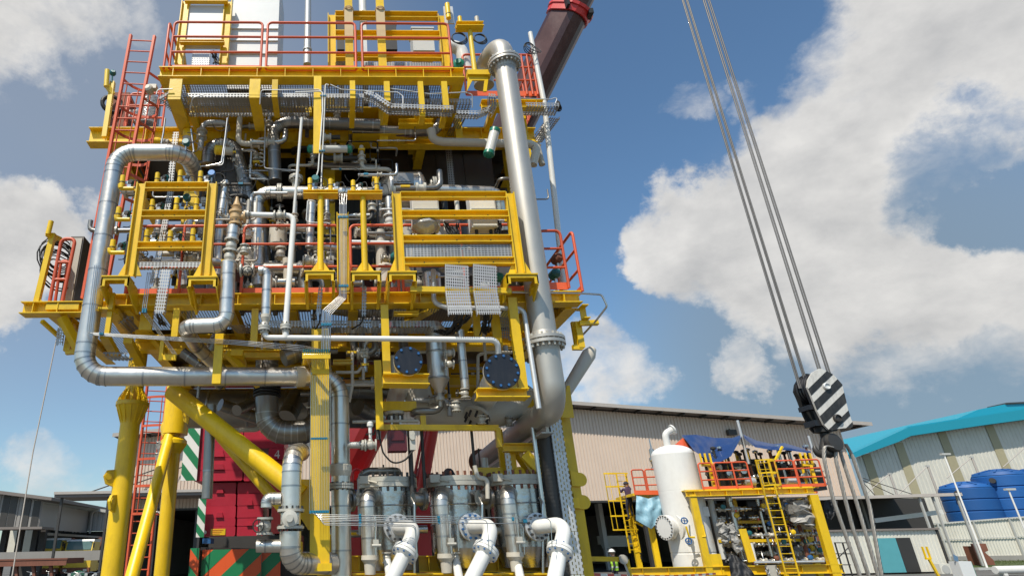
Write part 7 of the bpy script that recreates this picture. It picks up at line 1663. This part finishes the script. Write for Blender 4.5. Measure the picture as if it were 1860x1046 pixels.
_, ca, _ = kpost(1286, 1030, 896, 0, .27, .22); _, cb3, _ = kpost(1517, 1040, 896, 0, .33, .25); kpost(1198, 1036, 900, 2.6, .24, .2); kpost(1163, 1034, 900, 4.2, .24, .2); kpost(1430, 1030, 900, 4, .3)
ca = V((ca.x, ca.y, 0)); cb3 = V((cb3.x, cb3.y, 0))
part('column_foot', MB().bar(ca + KU * .35 + V((0, 0, .3)), ca + KU * .35 + V((0, 0, 1.5)), .5, .1, KV).bar(ca + KU * .9 + V((0, 0, .3)), ca + KU * .9 + V((0, 0, .7)), .5, .4, KV), YEL, sk)
a, b = ca + V((0, 0, ztop)) - KU * .25, cb3 + V((0, 0, ztop)) + KU * .1
part('top_beam', MB().ibeam(a, b, .3, .24, .03, None, 8), YEL, sk); part('deck', MB().prism([a + V((0, 0, .12)), b + V((0, 0, .12)), b + KV * 5 + V((0, 0, .12)), a + KV * 5 + V((0, 0, .12))], (0, 0, .05)), YEL, sk)
part('base_beam', MB().ibeam(ca - KU * 3.2 + V((0, 0, .3)), cb3 + KU * .3 + V((0, 0, .3)), .3, .4, .03, None, 8), YEL, sk); part('base_skirt', MB().ibeam(ca - KU * 3.2 + V((0, 0, .86)), cb3 + KU * .3 + V((0, 0, .86)), .25, .34, .03, None, 8), YEL, sk); part('base_beam', MB().ibeam(ca - KU * 3.2 + KV * 5 + V((0, 0, .3)), cb3 + KV * 5 + V((0, 0, .3)), .3, .4, .03), YEL, sk)
bq = K(1175, 898, 3); part('side_platform', MB().prism([K(1150, 900, 2.4), K(1205, 899, 2.4), K(1205, 899, 2.4) + KV * 3, K(1150, 900, 2.4) + KV * 3], (0, 0, .12)), YEL, sk)
part('kick_plate', MB().bar(K(1152, 894, 2.35), K(1200, 894, 2.35), .03, .2), KICK, sk)
part('inner_rail', MB().bar(K(1300, 948, 1.2), K(1470, 946, 1.2), .1, .12), YEL, sk); part('inner_rail', MB().bar(K(1305, 982, .9), K(1475, 980, .9), .1, .12), YEL, sk)
for px in (1330, 1390, 1450): part('inner_beam', MB().bar(K(px, 905, 1.5), V((K(px, 905, 1.5).x, K(px, 905, 1.5).y, .3)), .22, .2, KV), YEL, sk)
part('slanted_plate', MB().bar(K(1348, 960, .3), K(1366, 1020, .3), .3, .06, KV), YEL, sk)
st = MB()
for k in range(9): q = K(1152 + k * 1.6, 948 + k * 8, 4.03); st.box(q, .08, .02, .05 + .05 * (k % 3))
part('stencil_marks', st, BLACK, sk, kind='stuff')
# dark boxes and back panel added inside so the open bays read as shade
rk = thing('added_dark_rack', 'dark boxes added for shade inside the skid behind the rows of valves', 'rack')
for k, px in enumerate((1315, 1355, 1395, 1440, 1478)):
    p_ = K(px, 960, 2.6 + .3 * (k % 2)); part('cabinet', MB().bar((p_.x, p_.y, .5), (p_.x, p_.y, ztop - .3 - .4 * (k % 3)), .75, .7, KV), (DGREY, BROWN, DGREY, GREYW, RUST)[k], rk)
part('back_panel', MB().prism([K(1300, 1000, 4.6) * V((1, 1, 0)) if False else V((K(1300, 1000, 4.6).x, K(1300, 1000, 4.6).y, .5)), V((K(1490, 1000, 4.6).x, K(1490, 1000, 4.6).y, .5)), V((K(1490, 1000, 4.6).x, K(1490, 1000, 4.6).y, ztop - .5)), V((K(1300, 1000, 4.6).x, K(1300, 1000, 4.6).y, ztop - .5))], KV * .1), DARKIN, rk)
WRAP = mat('dull_plastic_wrap', (.36, .35, .33), .35, 0, var=.4, bump=.6, bscale=10, scale=5, alpha=.9)
rn = random.Random(33)
rows_y = (925, 941, 957, 973, 990, 1006, 1019)
for i, py in enumerate(rows_y):
    t = thing('valve_manifold', '%s row from the top of small pipes and valves inside the skid' % ('first', 'second', 'third', 'fourth', 'fifth', 'sixth', 'seventh')[i], 'manifold', 'rows of small valves in the skid')
    off = .5 + .35 * (i % 3); a, b = K(1300 + 3 * i, py, off), K(1476 + 4 * i, py - 2, off); b.z = a.z
    part('header_pipe', MB().tube([a, b], .055, 10), STEEL, t); n = 9
    for k in range(n):
        q = a.lerp(b, (k + .3 + rn.uniform(0, .5)) / n)
        part('valve_body', MB().lathe(q - KU * .14, KU, [(.11, 0), (.11, .05), (.06, .07), (.085, .14), (.06, .2), (.11, .22), (.11, .27)], 10), (STEEL, VALV, BLACK, STEEL, CREAM)[rn.randrange(5)], t)
        if rn.random() < .55: part('branch', MB().tube([q, q + V((0, 0, rn.choice((-.4, .35)))), q + V((0, 0, rn.choice((-.4, .35)))) + KV * .3], .03, 6), STEEL if rn.random() < .7 else RUST, t)
        if rn.random() < .30: part('actuator', MB().lathe(q + V((0, 0, .1)) - KV * .1, -KV, [(.05, 0), (.1, .03), (.1, .12), (.04, .14)], 10), (BBLUE, TEAL, YEL, RUST)[rn.randrange(4)], t)
        if rn.random() < .4: part('tag', MB().box(q - KV * .14 + V((rn.uniform(-.1, .1), 0, -.08)), .07, .01, .09), (WHITE, YEL, ORG)[rn.randrange(3)], t)
for i, (px, y0, y1, off, r, m, lb) in enumerate(((1352, 1022, 898, .8, .13, STEEL, 'upright steel pipe inside the skid left of the ladder'), (1373, 1025, 985, .5, .09, WHITE, 'short white upright pipe inside the skid'), (1315, 1015, 905, 1.0, .12, FRP, 'pale upright pipe inside the skid beside the vessel'), (1402, 1010, 905, .7, .06, STEEL, 'thin upright pipe behind the front ladder'), (1470, 1020, 910, .8, .08, RUST, 'rust red upright pipe at the right of the skid'), (1418, 1015, 905, 1.2, .12, GALV, 'grey upright pipe behind the front ladder'), (1338, 1010, 910, .7, .05, BLACK, 'thin black hose hanging inside the skid'))):
    a, b = kup(px, y0, y1, off); one('upright_pipe', MB().tube([a, b], r, 12), m, lb, 'pipe')
for i, (px, y0, y1, w, lb) in enumerate(((1308, 945, 985, .28, 'clear plastic wrapped pipe left of the slanted yellow plate'), (1326, 950, 1000, .30, 'clear plastic wrap with crumpled foot inside the skid'), (1448, 910, 955, .66, 'big silver plastic wrap bundle right of the front ladder'), (1330, 1008, 1022, .26, 'cream wrapped fitting low in the skid'))):
    a, b = K(px, y0, .25), K(px + (y1 - y0) * .3, y1, .25); mb = MB(); n = 13; pts = []; rr = []
    for k in range(n): pts.append(a.lerp(b, k / (n - 1)) + KU * rn.uniform(-.05, .05)); rr.append(w * .62 * (.55 + .45 * math.sin(.5 + 2.4 * k / n)) * rn.uniform(.65, 1.25))
    mb.tube(pts, rr, 9, smooth=False); mb.v = [tuple(V(p_) + V((rn.uniform(-1, 1), rn.uniform(-1, 1), rn.uniform(-1, 1))) * w * .16) for p_ in mb.v]; one('plastic_wrap', mb, WRAP, lb, 'plastic wrap')
# the white vessel
vs = thing('pressure_vessel', 'tall white upright pressure vessel with domed head and round manway', 'pressure vessel')
o = K(1264, 1025, 1.3); o.z = 0; zt_ = K(1228, 826, 1.3).z; r = .92
part('shell', MB().lathe(o, (0, 0, 1), [(r, .45), (r, 1.5), (r * .985, 1.52), (r * .985, 1.56), (r, 1.58), (r, 4.1), (r * .995, 4.12), (r, 4.14), (r, zt_)], 40), WHITE, vs); part('head', MB().dome(o + V((0, 0, zt_)), (0, 0, 1), r, .45, 40, 8), WHITE, vs)
zz = zt_ + .4; part('top_nozzle', MB().tube(bend([o + V((-.25, -.2, zz - .1)), o + V((-.25, -.2, zz + .55)), o + V((.15, -.2, zz + .75))], .3, 6), .15, 16).lathe(o + V((.12, -.2, zz + .73)), (.9, 0, .4), [(.24, 0), (.24, .07)], 18), WHITE, vs)
m_ = K(1202, 957, .2); ax = (-KU * .92 - KV * .40).normalized(); mc = V((o.x, o.y, m_.z)) + ax * (r + .25)
part('manway_neck', MB().cyl(mc - ax * .5, mc, .40, n=28), WHITE, vs); mn = part('manway_cover', MB().lathe(mc, ax, [(.52, -.12), (.52, 0), (.5, 0), (.5, .02), (.52, .02), (.52, .12), (.02, .13)], 32), WHITE, vs)
part('bolt_ring', MB().bolts(mc - ax * .15, ax, .46, 20, .03, .32), BOLT, mn); part('pad', MB().cyl(mc - ax * .42, mc - ax * .32, .62, n=30), WHITE, vs)
part('name_plate_bracket', MB().bar(o + V((.5, -.86, 3.0)), o + V((.5, -.86, 3.4)), .25, .03, KV), FRP, vs); part('cable_slot', MB().lathe(o + V((-.1, -r - .0, .85)), (0, -1, 0), [(.06, -.05), (.06, .01)], 10), BLACK, vs)
for px, py, lb in ((1243, 945, 'upper blue handwheel on a valve before the white vessel'), (1251, 982, 'lower blue handwheel on a valve before the white vessel')):
    c = K(px, py, -.1); t = thing('handwheel', lb, 'handwheel', 'blue handwheels by the white vessel'); part('wheel', MB().torus(c, (-.3, -1, 0), .12, .028, 16, 6).bar(c - V((.12, 0, 0)), c + V((.12, 0, 0)), .03, .03).bar(c - V((0, 0, .12)), c + V((0, 0, .12)), .03, .03, (0, 1, 0)), BBLUE, t); part('stem', MB().cyl(c, c + KV * .4 + KU * .3, .03, n=8), STEEL, t)
one('yellow_bracket', MB().tube([K(1246, 955, -.05), K(1252, 975, -.05), K(1262, 975, -.05)], .045, 8).tube([K(1276, 952, -.1), K(1282, 974, -.1), K(1275, 974, -.1)], .04, 8), YEL, 'yellow bent bracket between the two blue handwheels', 'bracket')
t = thing('relief_valve', 'steel relief valve rising left of the white vessel head', 'relief valve'); o2 = K(1186, 830, 3.0); part('valve_body', MB().lathe(o2, (0, 0, 1), [(.2, -.6), (.2, -.5), (.12, -.45), (.16, -.2), (.2, -.15), (.2, -.05), (.13, 0), (.13, .35), (.04, .45), (.02, .9)], 14), STEEL, t); part('outlet', MB().cyl(o2 + V((0, 0, -.25)), o2 + V((.9, 0, -.1)), .13, n=12), WHITE, t)
# handrails on the skid
GS = 'orange handrails round the skid top'
zs = ztop + .17
def kp(px, off): q = K(px, 880, off); return V((q.x, q.y, zs))
for px0, px1, lb, ps in ((1305, 1366, 'orange handrail panel of the skid left of the yellow cage', (.55,)), (1418, 1452, 'orange handrail panel of the skid right of the yellow cage', ()), (1454, 1500, 'orange handrail panel at the right end of the skid top', ()), (1276, 1301, 'short orange handrail panel beside the white vessel head', ())):
    rail_panel(lb, [kp(px0, 0), kp(px1, 0)], 1.1, GS, (.35, .68), r=.035, posts=tuple((0, f) for f in ps))
zl2 = K(1175, 896, 2.5).z
for px0, px1, off, lb in ((1153, 1175, 2.45, 'orange handrail panel on the skid side platform, left'), (1178, 1200, 2.45, 'orange handrail panel on the skid side platform, right')):
    q0, q1 = K(px0, 890, off), K(px1, 890, off); q0.z = q1.z = zl2; rail_panel(lb, [q0, q1], 1.1, GS, (.35, .68), r=.035)
rail_panel('orange handrail along the far edge of the skid top', [kp(1330, 4.5), kp(1480, 4.5)], 1.1, GS, (.35, .68), r=.035, posts=((0, .3), (0, .6)))
for k, (x0, x1, y0, off, m) in enumerate(((1302, 1335, 842, 2.2, DGREY), (1338, 1372, 836, 2.6, BROWN), (1378, 1420, 842, 2.4, DGREY), (1424, 1455, 846, 2.2, RUST), (1458, 1482, 850, 2.8, DGREY))):
    a, b = K(x0, y0, off), K(x1, y0, off); t = thing('skid_top_unit', ('dark machine block on the skid top beside the white vessel', 'dark machine block below the middle of the blue tarpaulin', 'dark machine block behind the yellow cage', 'rust red machine block right of the yellow cage', 'dark machine block at the right end of the skid top')[k], 'machinery')
    part('casing', MB().bar(V((a.x, a.y, (zs + a.z) / 2)), V((b.x, b.y, (zs + a.z) / 2)), .8, a.z - zs), m, t)
    for j in range(3):
        z = zs + (a.z - zs) * (.25 + .28 * j); part('pipe', MB().cyl(V((a.x, a.y, z)) - KV * .5, V((b.x, b.y, z)) - KV * .5, .05, n=8), (STEEL, DGREY, VALV)[j], t)
# yellow cage ladders on the skid
def stile(px, y0, y1, off): return kup(px, y0, y1, off)
a0 = K(1424, 1030, -.25); a0.z = .2; ztp = zs + 1.15
ladder('yellow ladder with cage on the front of the skid', a0, a0 * 1 + V((0, 0, ztp - .2)), a0 + KU * .5, a0 + KU * .5 + V((0, 0, ztp - .2)), 18, (.78, .88, .985), -KV, m=YEL, rr=.36)
a0 = K(1146, 960, 4.0); zA = K(1146, 955, 4.0).z; zB = K(1140, 858, 4.0).z; a0.z = zA
LADL = a0.copy(), zB
ladder('yellow cage ladder on the left of the skid with a climber', a0 + V((-.25, 0, -1.2)), V((a0.x - .25, a0.y, zB)), a0 + V((.25, 0, -1.2)), V((a0.x + .25, a0.y, zB)), 14, (.28, .45, .64, .82, .99), (-1, -.35, 0), m=YEL, rr=.55)
one('ladder_rest', MB().bar(K(1168, 955, 3.9), K(1150, 945, 4.0), .1, .1), YEL, 'yellow short arm tying the left cage ladder to the skid', 'arm')
# things on the skid top
rn = random.Random(5)
for i in range(44):
    px = 1290 + i * 4.5 + rn.uniform(-2, 2); off = rn.uniform(.6, 3.5); a = K(px, 880, off); h = rn.uniform(.7, 1.9); t = thing('skid_valve', place_label('small upright %s valve on the skid top' % ('dark', 'steel', 'black', 'rusty', 'yellow')[i % 5], K(px, 860, off)), 'valve', 'small valves on the skid top'); b = V((a.x, a.y, zs))
    part('stem', MB().cyl(b, b + V((0, 0, h)), rn.uniform(.04, .08), n=8), (DGREY, STEEL, BLACK, RUST, YEL)[i % 5], t); part('body', MB().lathe(b + V((0, 0, h * .55)), (rn.uniform(-1, 1), 1, 0), [(.12, -.15), (.12, -.1), (.07, -.08), (.09, 0), (.07, .08), (.12, .1), (.12, .15)], 10), (STEEL, DGREY, VALV)[i % 3], t); part('head', MB().lathe(b + V((0, 0, h)), (0, 0, 1), [(.1, 0), (.12, .04), (.12, .1), (.03, .14)], 10), (BLACK, STEEL, DGREY)[i % 3], t)
for i, (x0, x1, lb) in enumerate(((1352, 1372, 'grey drum lying on the skid top left of the cage'), (1428, 1450, 'grey drum lying on the skid top right of the cage'))):
    a, b = K(x0, 874, .5), K(x1, 874, .5); one('drum', MB().lathe(a, b - a, [(.1, 0), (.18, .03), (.18, (b - a).length - .03), (.1, (b - a).length)], 14), GALV, lb, 'drum')
for i, (px, y0, y1, lb) in enumerate(((1298, 885, 826, 'yellow forked pipe stand on the skid beside the vessel'), (1484, 885, 825, 'yellow forked stand at the right end of the skid top'))):
    t = thing('pipe_stand', lb, 'stand'); a, b = kup(px, y0, y1, .15); part('post', MB().bar(a, (b.x, b.y, (a.z * .3 + b.z * .7)), .12, .12, KV), YEL, t)
    z = a.z * .3 + b.z * .7; part('arm', MB().bar(V((a.x - .35, a.y, z)), V((a.x + .15, a.y, z)), .1, .1), YEL, t)
    for dx in (-.32, -.1, .12): part('prong', MB().bar(V((a.x + dx, a.y, z)), V((a.x + dx, a.y, b.z + .1)), .07, .07, KV), YEL, t)
a, b = kup(1360, 842, 761, 1.0); one('tarp_pole', MB().cyl(a, b, .06, n=8), GALV, 'thin steel pole holding up the blue tarpaulin', 'pole'); a, b = kup(1480, 830, 790, 1.0); one('tarp_pole', MB().cyl(a, b, .05, n=8), GALV, 'thin steel pole at the right end of the blue tarpaulin', 'pole')
one('yellow_strut', MB().bar(K(1408, 836, .3), K(1421, 811, .6), .08, .08), YEL, 'short yellow strut slanting above the yellow cage', 'strut')
# tarpaulins: hanging sheets with folds
def sheet(name, label, rowsp, m, n=16, fold=.10, seed=1, off=1.0, extra=None):
    """rowsp: list of rows of photo points from top to bottom, each row the same count; sagging folds added in depth"""
    rn = random.Random(seed); mb = MB(); R_, C_ = len(rowsp), len(rowsp[0]); k = 5; g = []
    ph = [rn.uniform(0, 6) for _ in range(6)]
    for i in range((R_ - 1) * k + 1):
        fi = i / k; i0 = min(int(fi), R_ - 2); ti = fi - i0; row = []
        for j in range((C_ - 1) * k + 1):
            fj = j / k; j0 = min(int(fj), C_ - 2); tj = fj - j0
            c_ = [rowsp[i0 + a][j0 + b] for a in (0, 1) for b in (0, 1)]
            w_ = ((1 - ti) * (1 - tj), (1 - ti) * tj, ti * (1 - tj), ti * tj)
            x = sum(q[0] * s for q, s in zip(c_, w_)); y = sum(q[1] * s for q, s in zip(c_, w_)); d = sum((q[2] if len(q) > 2 else off) * s for q, s in zip(c_, w_))
            d += fold * (math.sin(1.3 * j + .5 * i + ph[0]) + .6 * math.sin(2.1 * j - .9 * i + ph[1]) + .5 * math.sin(.6 * j + 1.7 * i + ph[2])); row.append(K(x, y, d))
        g.append(row)
    w = len(g[0]); mb.v = [tuple(p_) for r_ in g for p_ in r_]
    for i in range(len(g) - 1):
        for j in range(w - 1): mb.face((i * w + j, i * w + j + 1, (i + 1) * w + j + 1, (i + 1) * w + j), True)
    return one(name, mb, m, label, 'tarpaulin')
BTARP = mat('blue_tarpaulin', (.012, .042, .15), .42, var=.25, scale=2, bump=.3, bscale=6); LTARP = mat('pale_blue_tarpaulin', (.22, .40, .50), .5, var=.12, bump=.3, bscale=6); KTARP = mat('black_sheet', (.016, .017, .02), .6, var=.2, bump=.3, bscale=5)
sheet('blue_tarpaulin', 'dark blue tarpaulin draped over poles above the skid, left flap hanging', [[(1238, 790, 3), (1265, 789, 3), (1300, 795, 3.2), (1330, 795, 3), (1348, 789, 3)], [(1250, 804, 1.5), (1275, 808, 1.5), (1300, 815, 1.6), (1330, 806, 1.6), (1348, 788, 1.8)], [(1260, 818, .4), (1277, 830, .2), (1302, 842, .1), (1328, 828, .3), (1347, 793, .8)]], BTARP, fold=.09, seed=2)
sheet('blue_tarpaulin', 'dark blue tarpaulin strip running right from the pole to the skid end', [[(1349, 788, 2.6), (1375, 800, 2.8), (1405, 806, 2.8), (1425, 804, 2.8), (1472, 818, 2.6)], [(1351, 791, 1.0), (1372, 806, .9), (1402, 811, .8), (1428, 812, .7), (1473, 820, .7)], [(1352, 796, .6), (1372, 812, .5), (1402, 817, .5), (1430, 817, .5), (1474, 823, .5)]], BTARP, fold=.05, seed=4)
sheet('red_cover', 'red sheet showing under the left end of the blue tarpaulin', [[(1225, 808, 2.4), (1240, 795, 2.6), (1258, 806, 2.6)], [(1228, 812, 2.0), (1245, 812, 2.0), (1262, 820, 2.0)]], ORG, fold=.03, seed=6)
sheet('pale_tarpaulin', 'pale blue tarpaulin hanging from the skid side platform beside the vessel', [[(1156, 899, 2.3), (1178, 905, 2.3), (1200, 898, 2.3)], [(1155, 922, 2.2), (1178, 930, 2.1), (1201, 915, 2.2)], [(1155, 944, 2.2), (1183, 960, 2.1), (1202, 940, 2.2)]], LTARP, fold=.06, seed=8)
sheet('black_cover', 'black plastic sheet slumped over the skid base before the valves', [[(1322, 1004, -.1), (1336, 1008, -.2), (1346, 1014, -.2)], [(1325, 1028, -.4), (1345, 1026, -.5), (1366, 1036, -.5)], [(1328, 1052, -.5), (1350, 1052, -.7), (1376, 1052, -.7)]], KTARP, fold=.08, seed=9)
sheet('dark_tarpaulin', 'dark navy sheet hanging in the shade right of the skid', [[(1496, 908, 3), (1510, 906, 3), (1522, 910, 3)], [(1497, 925, 3), (1512, 930, 3), (1520, 925, 3)], [(1500, 938, 3), (1510, 944, 3), (1516, 936, 3)]], KTARP, fold=.05, seed=10)
bo = thing('notice_board', 'cream board with bundled wires on both sides at the foot of the skid', 'board'); a, b = K(1391, 1026, -.6), K(1421, 1060, -.6); part('board', MB().bb((a.x, a.y, max(.05, b.z)), (b.x, a.y + .06, a.z)), CREAM, bo)
for x in (a.x, b.x):
    for k in range(5): part('wire_loop', MB().torus(V((x, a.y - .02, a.z - .1 - k * .12)), (.4, -1, .2), .09, .014, 10, 4), (DGREY, FRP)[k % 2], bo)
one('front_rail', MB().cyl(K(1370, 1021, -.2), K(1497, 1019, -.2), .05, n=8), GALV, 'grey pipe rail along the foot of the skid', 'rail')
# yellow rail with lug and barrier tape
t = thing('yellow_rail', 'yellow barrier beam reaching right from the module base to a padeye', 'rail'); a, b = P(1060, 1014, 13.5), P(1139, 1015, 13.5); part('beam', MB().bar(a, b, .08, .09), YEL, t); part('padeye', MB().lathe(b + V((-.1, -.05, 0)), (0, -1, 0), [(.09, -.03), (.09, .03)], 14), CREAM, t); part('strap', MB().bar(b + V((-.1, -.03, 0)), b + V((.05, -.03, -.6)), .04, .01, (0, 1, 0)), CREAM, t); part('stand', MB().bar(a, (a.x, a.y, 0), .08, .08, (0, 1, 0)).bar(b, (b.x, b.y, 0), .06, .06, (0, 1, 0)), YEL, t)
t = thing('barrier_tape', 'red and white barrier tape strung along the bottom from module to skid', 'tape'); A_, B_ = P(1064, 1042, 12.5), P(1300, 1041, 19); n = 26
for k in range(n):
    f0, f1 = k / n, (k + 1) / n; s = lambda f: -.05 * math.sin(math.pi * f); p0 = A_.lerp(B_, f0) + V((0, 0, s(f0))); p1 = A_.lerp(B_, f1) + V((0, 0, s(f1))); part('tape_length', MB().bar(p0, p1, .004, .05), (REDC if k % 2 else WHITE), t)
ground_things()
# ================================================================== people
def person(label, P0, J, extra, rot, hel, cloth, vest=None, lower=None):
    t = thing('person', label, 'person'); M_ = Matrix.Translation(P0) @ Matrix.Rotation(rot, 4, 'Z')
    names = list(J); me = bpy.data.meshes.new('body'); me.from_pydata([J[n][0] for n in names], [(names.index(a), names.index(b)) for a, b in extra], [])
    o = bpy.data.objects.new('body', me); COL.objects.link(o); md = o.modifiers.new('s', 'SKIN'); md.use_smooth_shade = True
    for i, n in enumerate(names):
        sv = me.skin_vertices[0].data[i]; sv.radius = (J[n][1],) * 2 if not isinstance(J[n][1], tuple) else J[n][1]; sv.use_root = n == 'pelvis'
    s2 = o.modifiers.new('u', 'SUBSURF'); s2.levels = 2; s2.render_levels = 2
    dg = bpy.context.evaluated_depsgraph_get(); dg.update(); nm_ = bpy.data.meshes.new_from_object(o.evaluated_get(dg)); bpy.data.objects.remove(o)
    for m in (SKIN, cloth, lower or DKCL, BLACK): nm_.materials.append(m)
    hd = V(J['head'][0]); hands = [V(J[n][0]) for n in names if n.startswith('hand') or n.startswith('f')]; feet = [V(J[n][0]) for n in names if n.startswith('toe') or n.startswith('heel')]; pz = J['pelvis'][0][2]
    for p_ in nm_.polygons:
        c = p_.center; p_.material_index = 0 if c.z > V(J['neck'][0]).z + .02 and (c - hd).length < .24 or min((c - h).length for h in hands) < .07 else (3 if min((c - h).length for h in feet) < .12 else (2 if c.z < pz + .06 else 1)); p_.use_smooth = True
    nm_.transform(M_); nm_.name = 'body'
    b = bpy.data.objects.new('body', nm_); COL.objects.link(b); b.parent = t
    T = lambda v: M_ @ V(v)
    def tr(mb): mb.v = [tuple(T(v)) for v in mb.v]; return mb
    h = hd
    part('helmet', tr(MB().dome(h + V((0, 0, .03)), (0, 0, 1), .125, .13, 18, 6).lathe(h + V((0, .02, .035)), (0, 0, 1), [(.155, 0), (.16, .008), (.12, .02)], 18)), hel, t)
    fc = MB().sphere(h + V((0, .105, -.01)), .022, 8, 6, (.8, 1.2, 1.4)); part('nose', tr(fc), SKIN, t)
    ey = MB(); [ey.sphere(h + V((s * .04, .098, .02)), .013, 6, 5) for s in (-1, 1)]; part('eyes', tr(ey), BLACK, t); part('mouth', tr(MB().box(h + V((0, .10, -.06)), .05, .02, .012)), RUST, t)
    er = MB(); [er.sphere(h + V((s * .108, 0, 0)), .03, 8, 6, (.4, .8, 1.2)) for s in (-1, 1)]; part('ears', tr(er), SKIN, t)
    if vest:
        z0, z1 = pz + .02, V(J['neck'][0]).z - .05; prof = [(.185, z0), (.18, z0 + .18), (.20, z1 - .22), (.17, z1 - .04), (.08, z1 + .02)]
        def torso(pr): 
            mb = MB().lathe((0, 0, 0), (0, 0, 1), pr, 20); mb.v = [(v[0] * 1.12, v[1] * .72, v[2]) for v in mb.v]; return mb
        vp = part('vest', tr(torso(prof)), HIVIS, t)
        for zz in (z0 + .10, z0 + .24): part('reflective_band', tr(torso([(.19, zz), (.19, zz + .05)])), REFL, vp)
    return t
def fing(J, E, hand, base, d, side, s):
    for k in range(4):
        o_ = V(base) + V(side) * ((k - 1.5) * .021); n = 'f%s%d' % (s, k); L = (.072, .082, .078, .06)[k]
        J[n + 'a'] = (tuple(o_ + V(d) * L * .6), .009); J[n + 'b'] = (tuple(o_ + V(d) * L * .85 + V((0, .025, -.005))), .008); E += [(hand, n + 'a'), (n + 'a', n + 'b')]
    J['f%st' % s] = (tuple(V(base) + V(side) * .055 + V(d) * .01 + V((0, .02, 0))), .010); E.append((hand, 'f%st' % s))
def stand_pose():
    J = {'pelvis': ((0, 0, .95), (.15, .11)), 'belly': ((0, .01, 1.12), (.14, .10)), 'chest': ((0, 0, 1.32), (.165, .115)), 'neck': ((0, .0, 1.50), .06), 'head': ((0, .02, 1.63), (.098, .112)), 'crown': ((0, .02, 1.70), (.085, .095))}
    E = [('pelvis', 'belly'), ('belly', 'chest'), ('chest', 'neck'), ('neck', 'head'), ('head', 'crown')]
    for s, n in ((-1, 'l'), (1, 'r')):
        J.update({'sh' + n: ((s * .18, 0, 1.42), .065), 'el' + n: ((s * .25, -.03, 1.13), .047), 'wr' + n: ((s * .24, .10, .90), .032), 'hand' + n: ((s * .235, .13, .83), (.036, .02)),
                  'hip' + n: ((s * .095, 0, .88), .092), 'kn' + n: ((s * .10, .03 * s, .50), .062), 'an' + n: ((s * .10, -.02, .10), .042), 'heel' + n: ((s * .10, -.04, .04), .04), 'toe' + n: ((s * .11, .17, .035), .038)})
        E += [('chest', 'sh' + n), ('sh' + n, 'el' + n), ('el' + n, 'wr' + n), ('wr' + n, 'hand' + n), ('pelvis', 'hip' + n), ('hip' + n, 'kn' + n), ('kn' + n, 'an' + n), ('an' + n, 'heel' + n), ('an' + n, 'toe' + n)]
        fing(J, E, 'hand' + n, (s * .235, .14, .81), (0, .1, -1), (0, 1, 0) if False else (0, .9, .1), n)
    return J, E
J, E = stand_pose(); q = P(1117, 1030, 27.5); q.z = 0
person('person in white helmet and yellow hi vis vest walking behind the barrier tape', q, J, E, R(60), WHITE, DKCL, True)
def climb_pose():
    J, E = stand_pose()
    for s, n in ((-1, 'l'), (1, 'r')):
        up_ = .12 if s > 0 else -.08
        J['sh' + n] = ((s * .18, .04, 1.43), .065); J['el' + n] = ((s * .24, .20, 1.36 + up_), .047); J['wr' + n] = ((s * .22, .33, 1.52 + up_), .032); J['hand' + n] = ((s * .22, .37, 1.58 + up_), (.036, .02))
        J['kn' + n] = ((s * .12, .24 if s > 0 else .12, .62 if s > 0 else .50), .062); J['an' + n] = ((s * .12, .16 if s > 0 else .10, .24 if s > 0 else .10), .042); J['heel' + n] = ((s * .12, .14 if s > 0 else .06, .19 if s > 0 else .05), .04); J['toe' + n] = ((s * .12, .33 if s > 0 else .27, .18 if s > 0 else .04), .038)
        for k in range(4):
            o_ = V((s * .22, .38, 1.60 + up_)) + V(((k - 1.5) * .021, 0, 0)); J['f%s%da' % (n, k)] = (tuple(o_ + V((0, .04, .02))), .009); J['f%s%db' % (n, k)] = (tuple(o_ + V((0, .05, -.02))), .008)
        J['f%st' % n] = ((s * .22 - s * .05, .38, 1.57 + up_), .010)
    return J, E
J, E = climb_pose(); a0, zB = LADL; q = V((a0.x - .02, a0.y - .42, K(1144, 930, 4.0).z - .35))
person('person in dark purple work clothes climbing inside the left yellow cage ladder', q, J, E, R(0), DKCL, PURP, None)
ground_things()
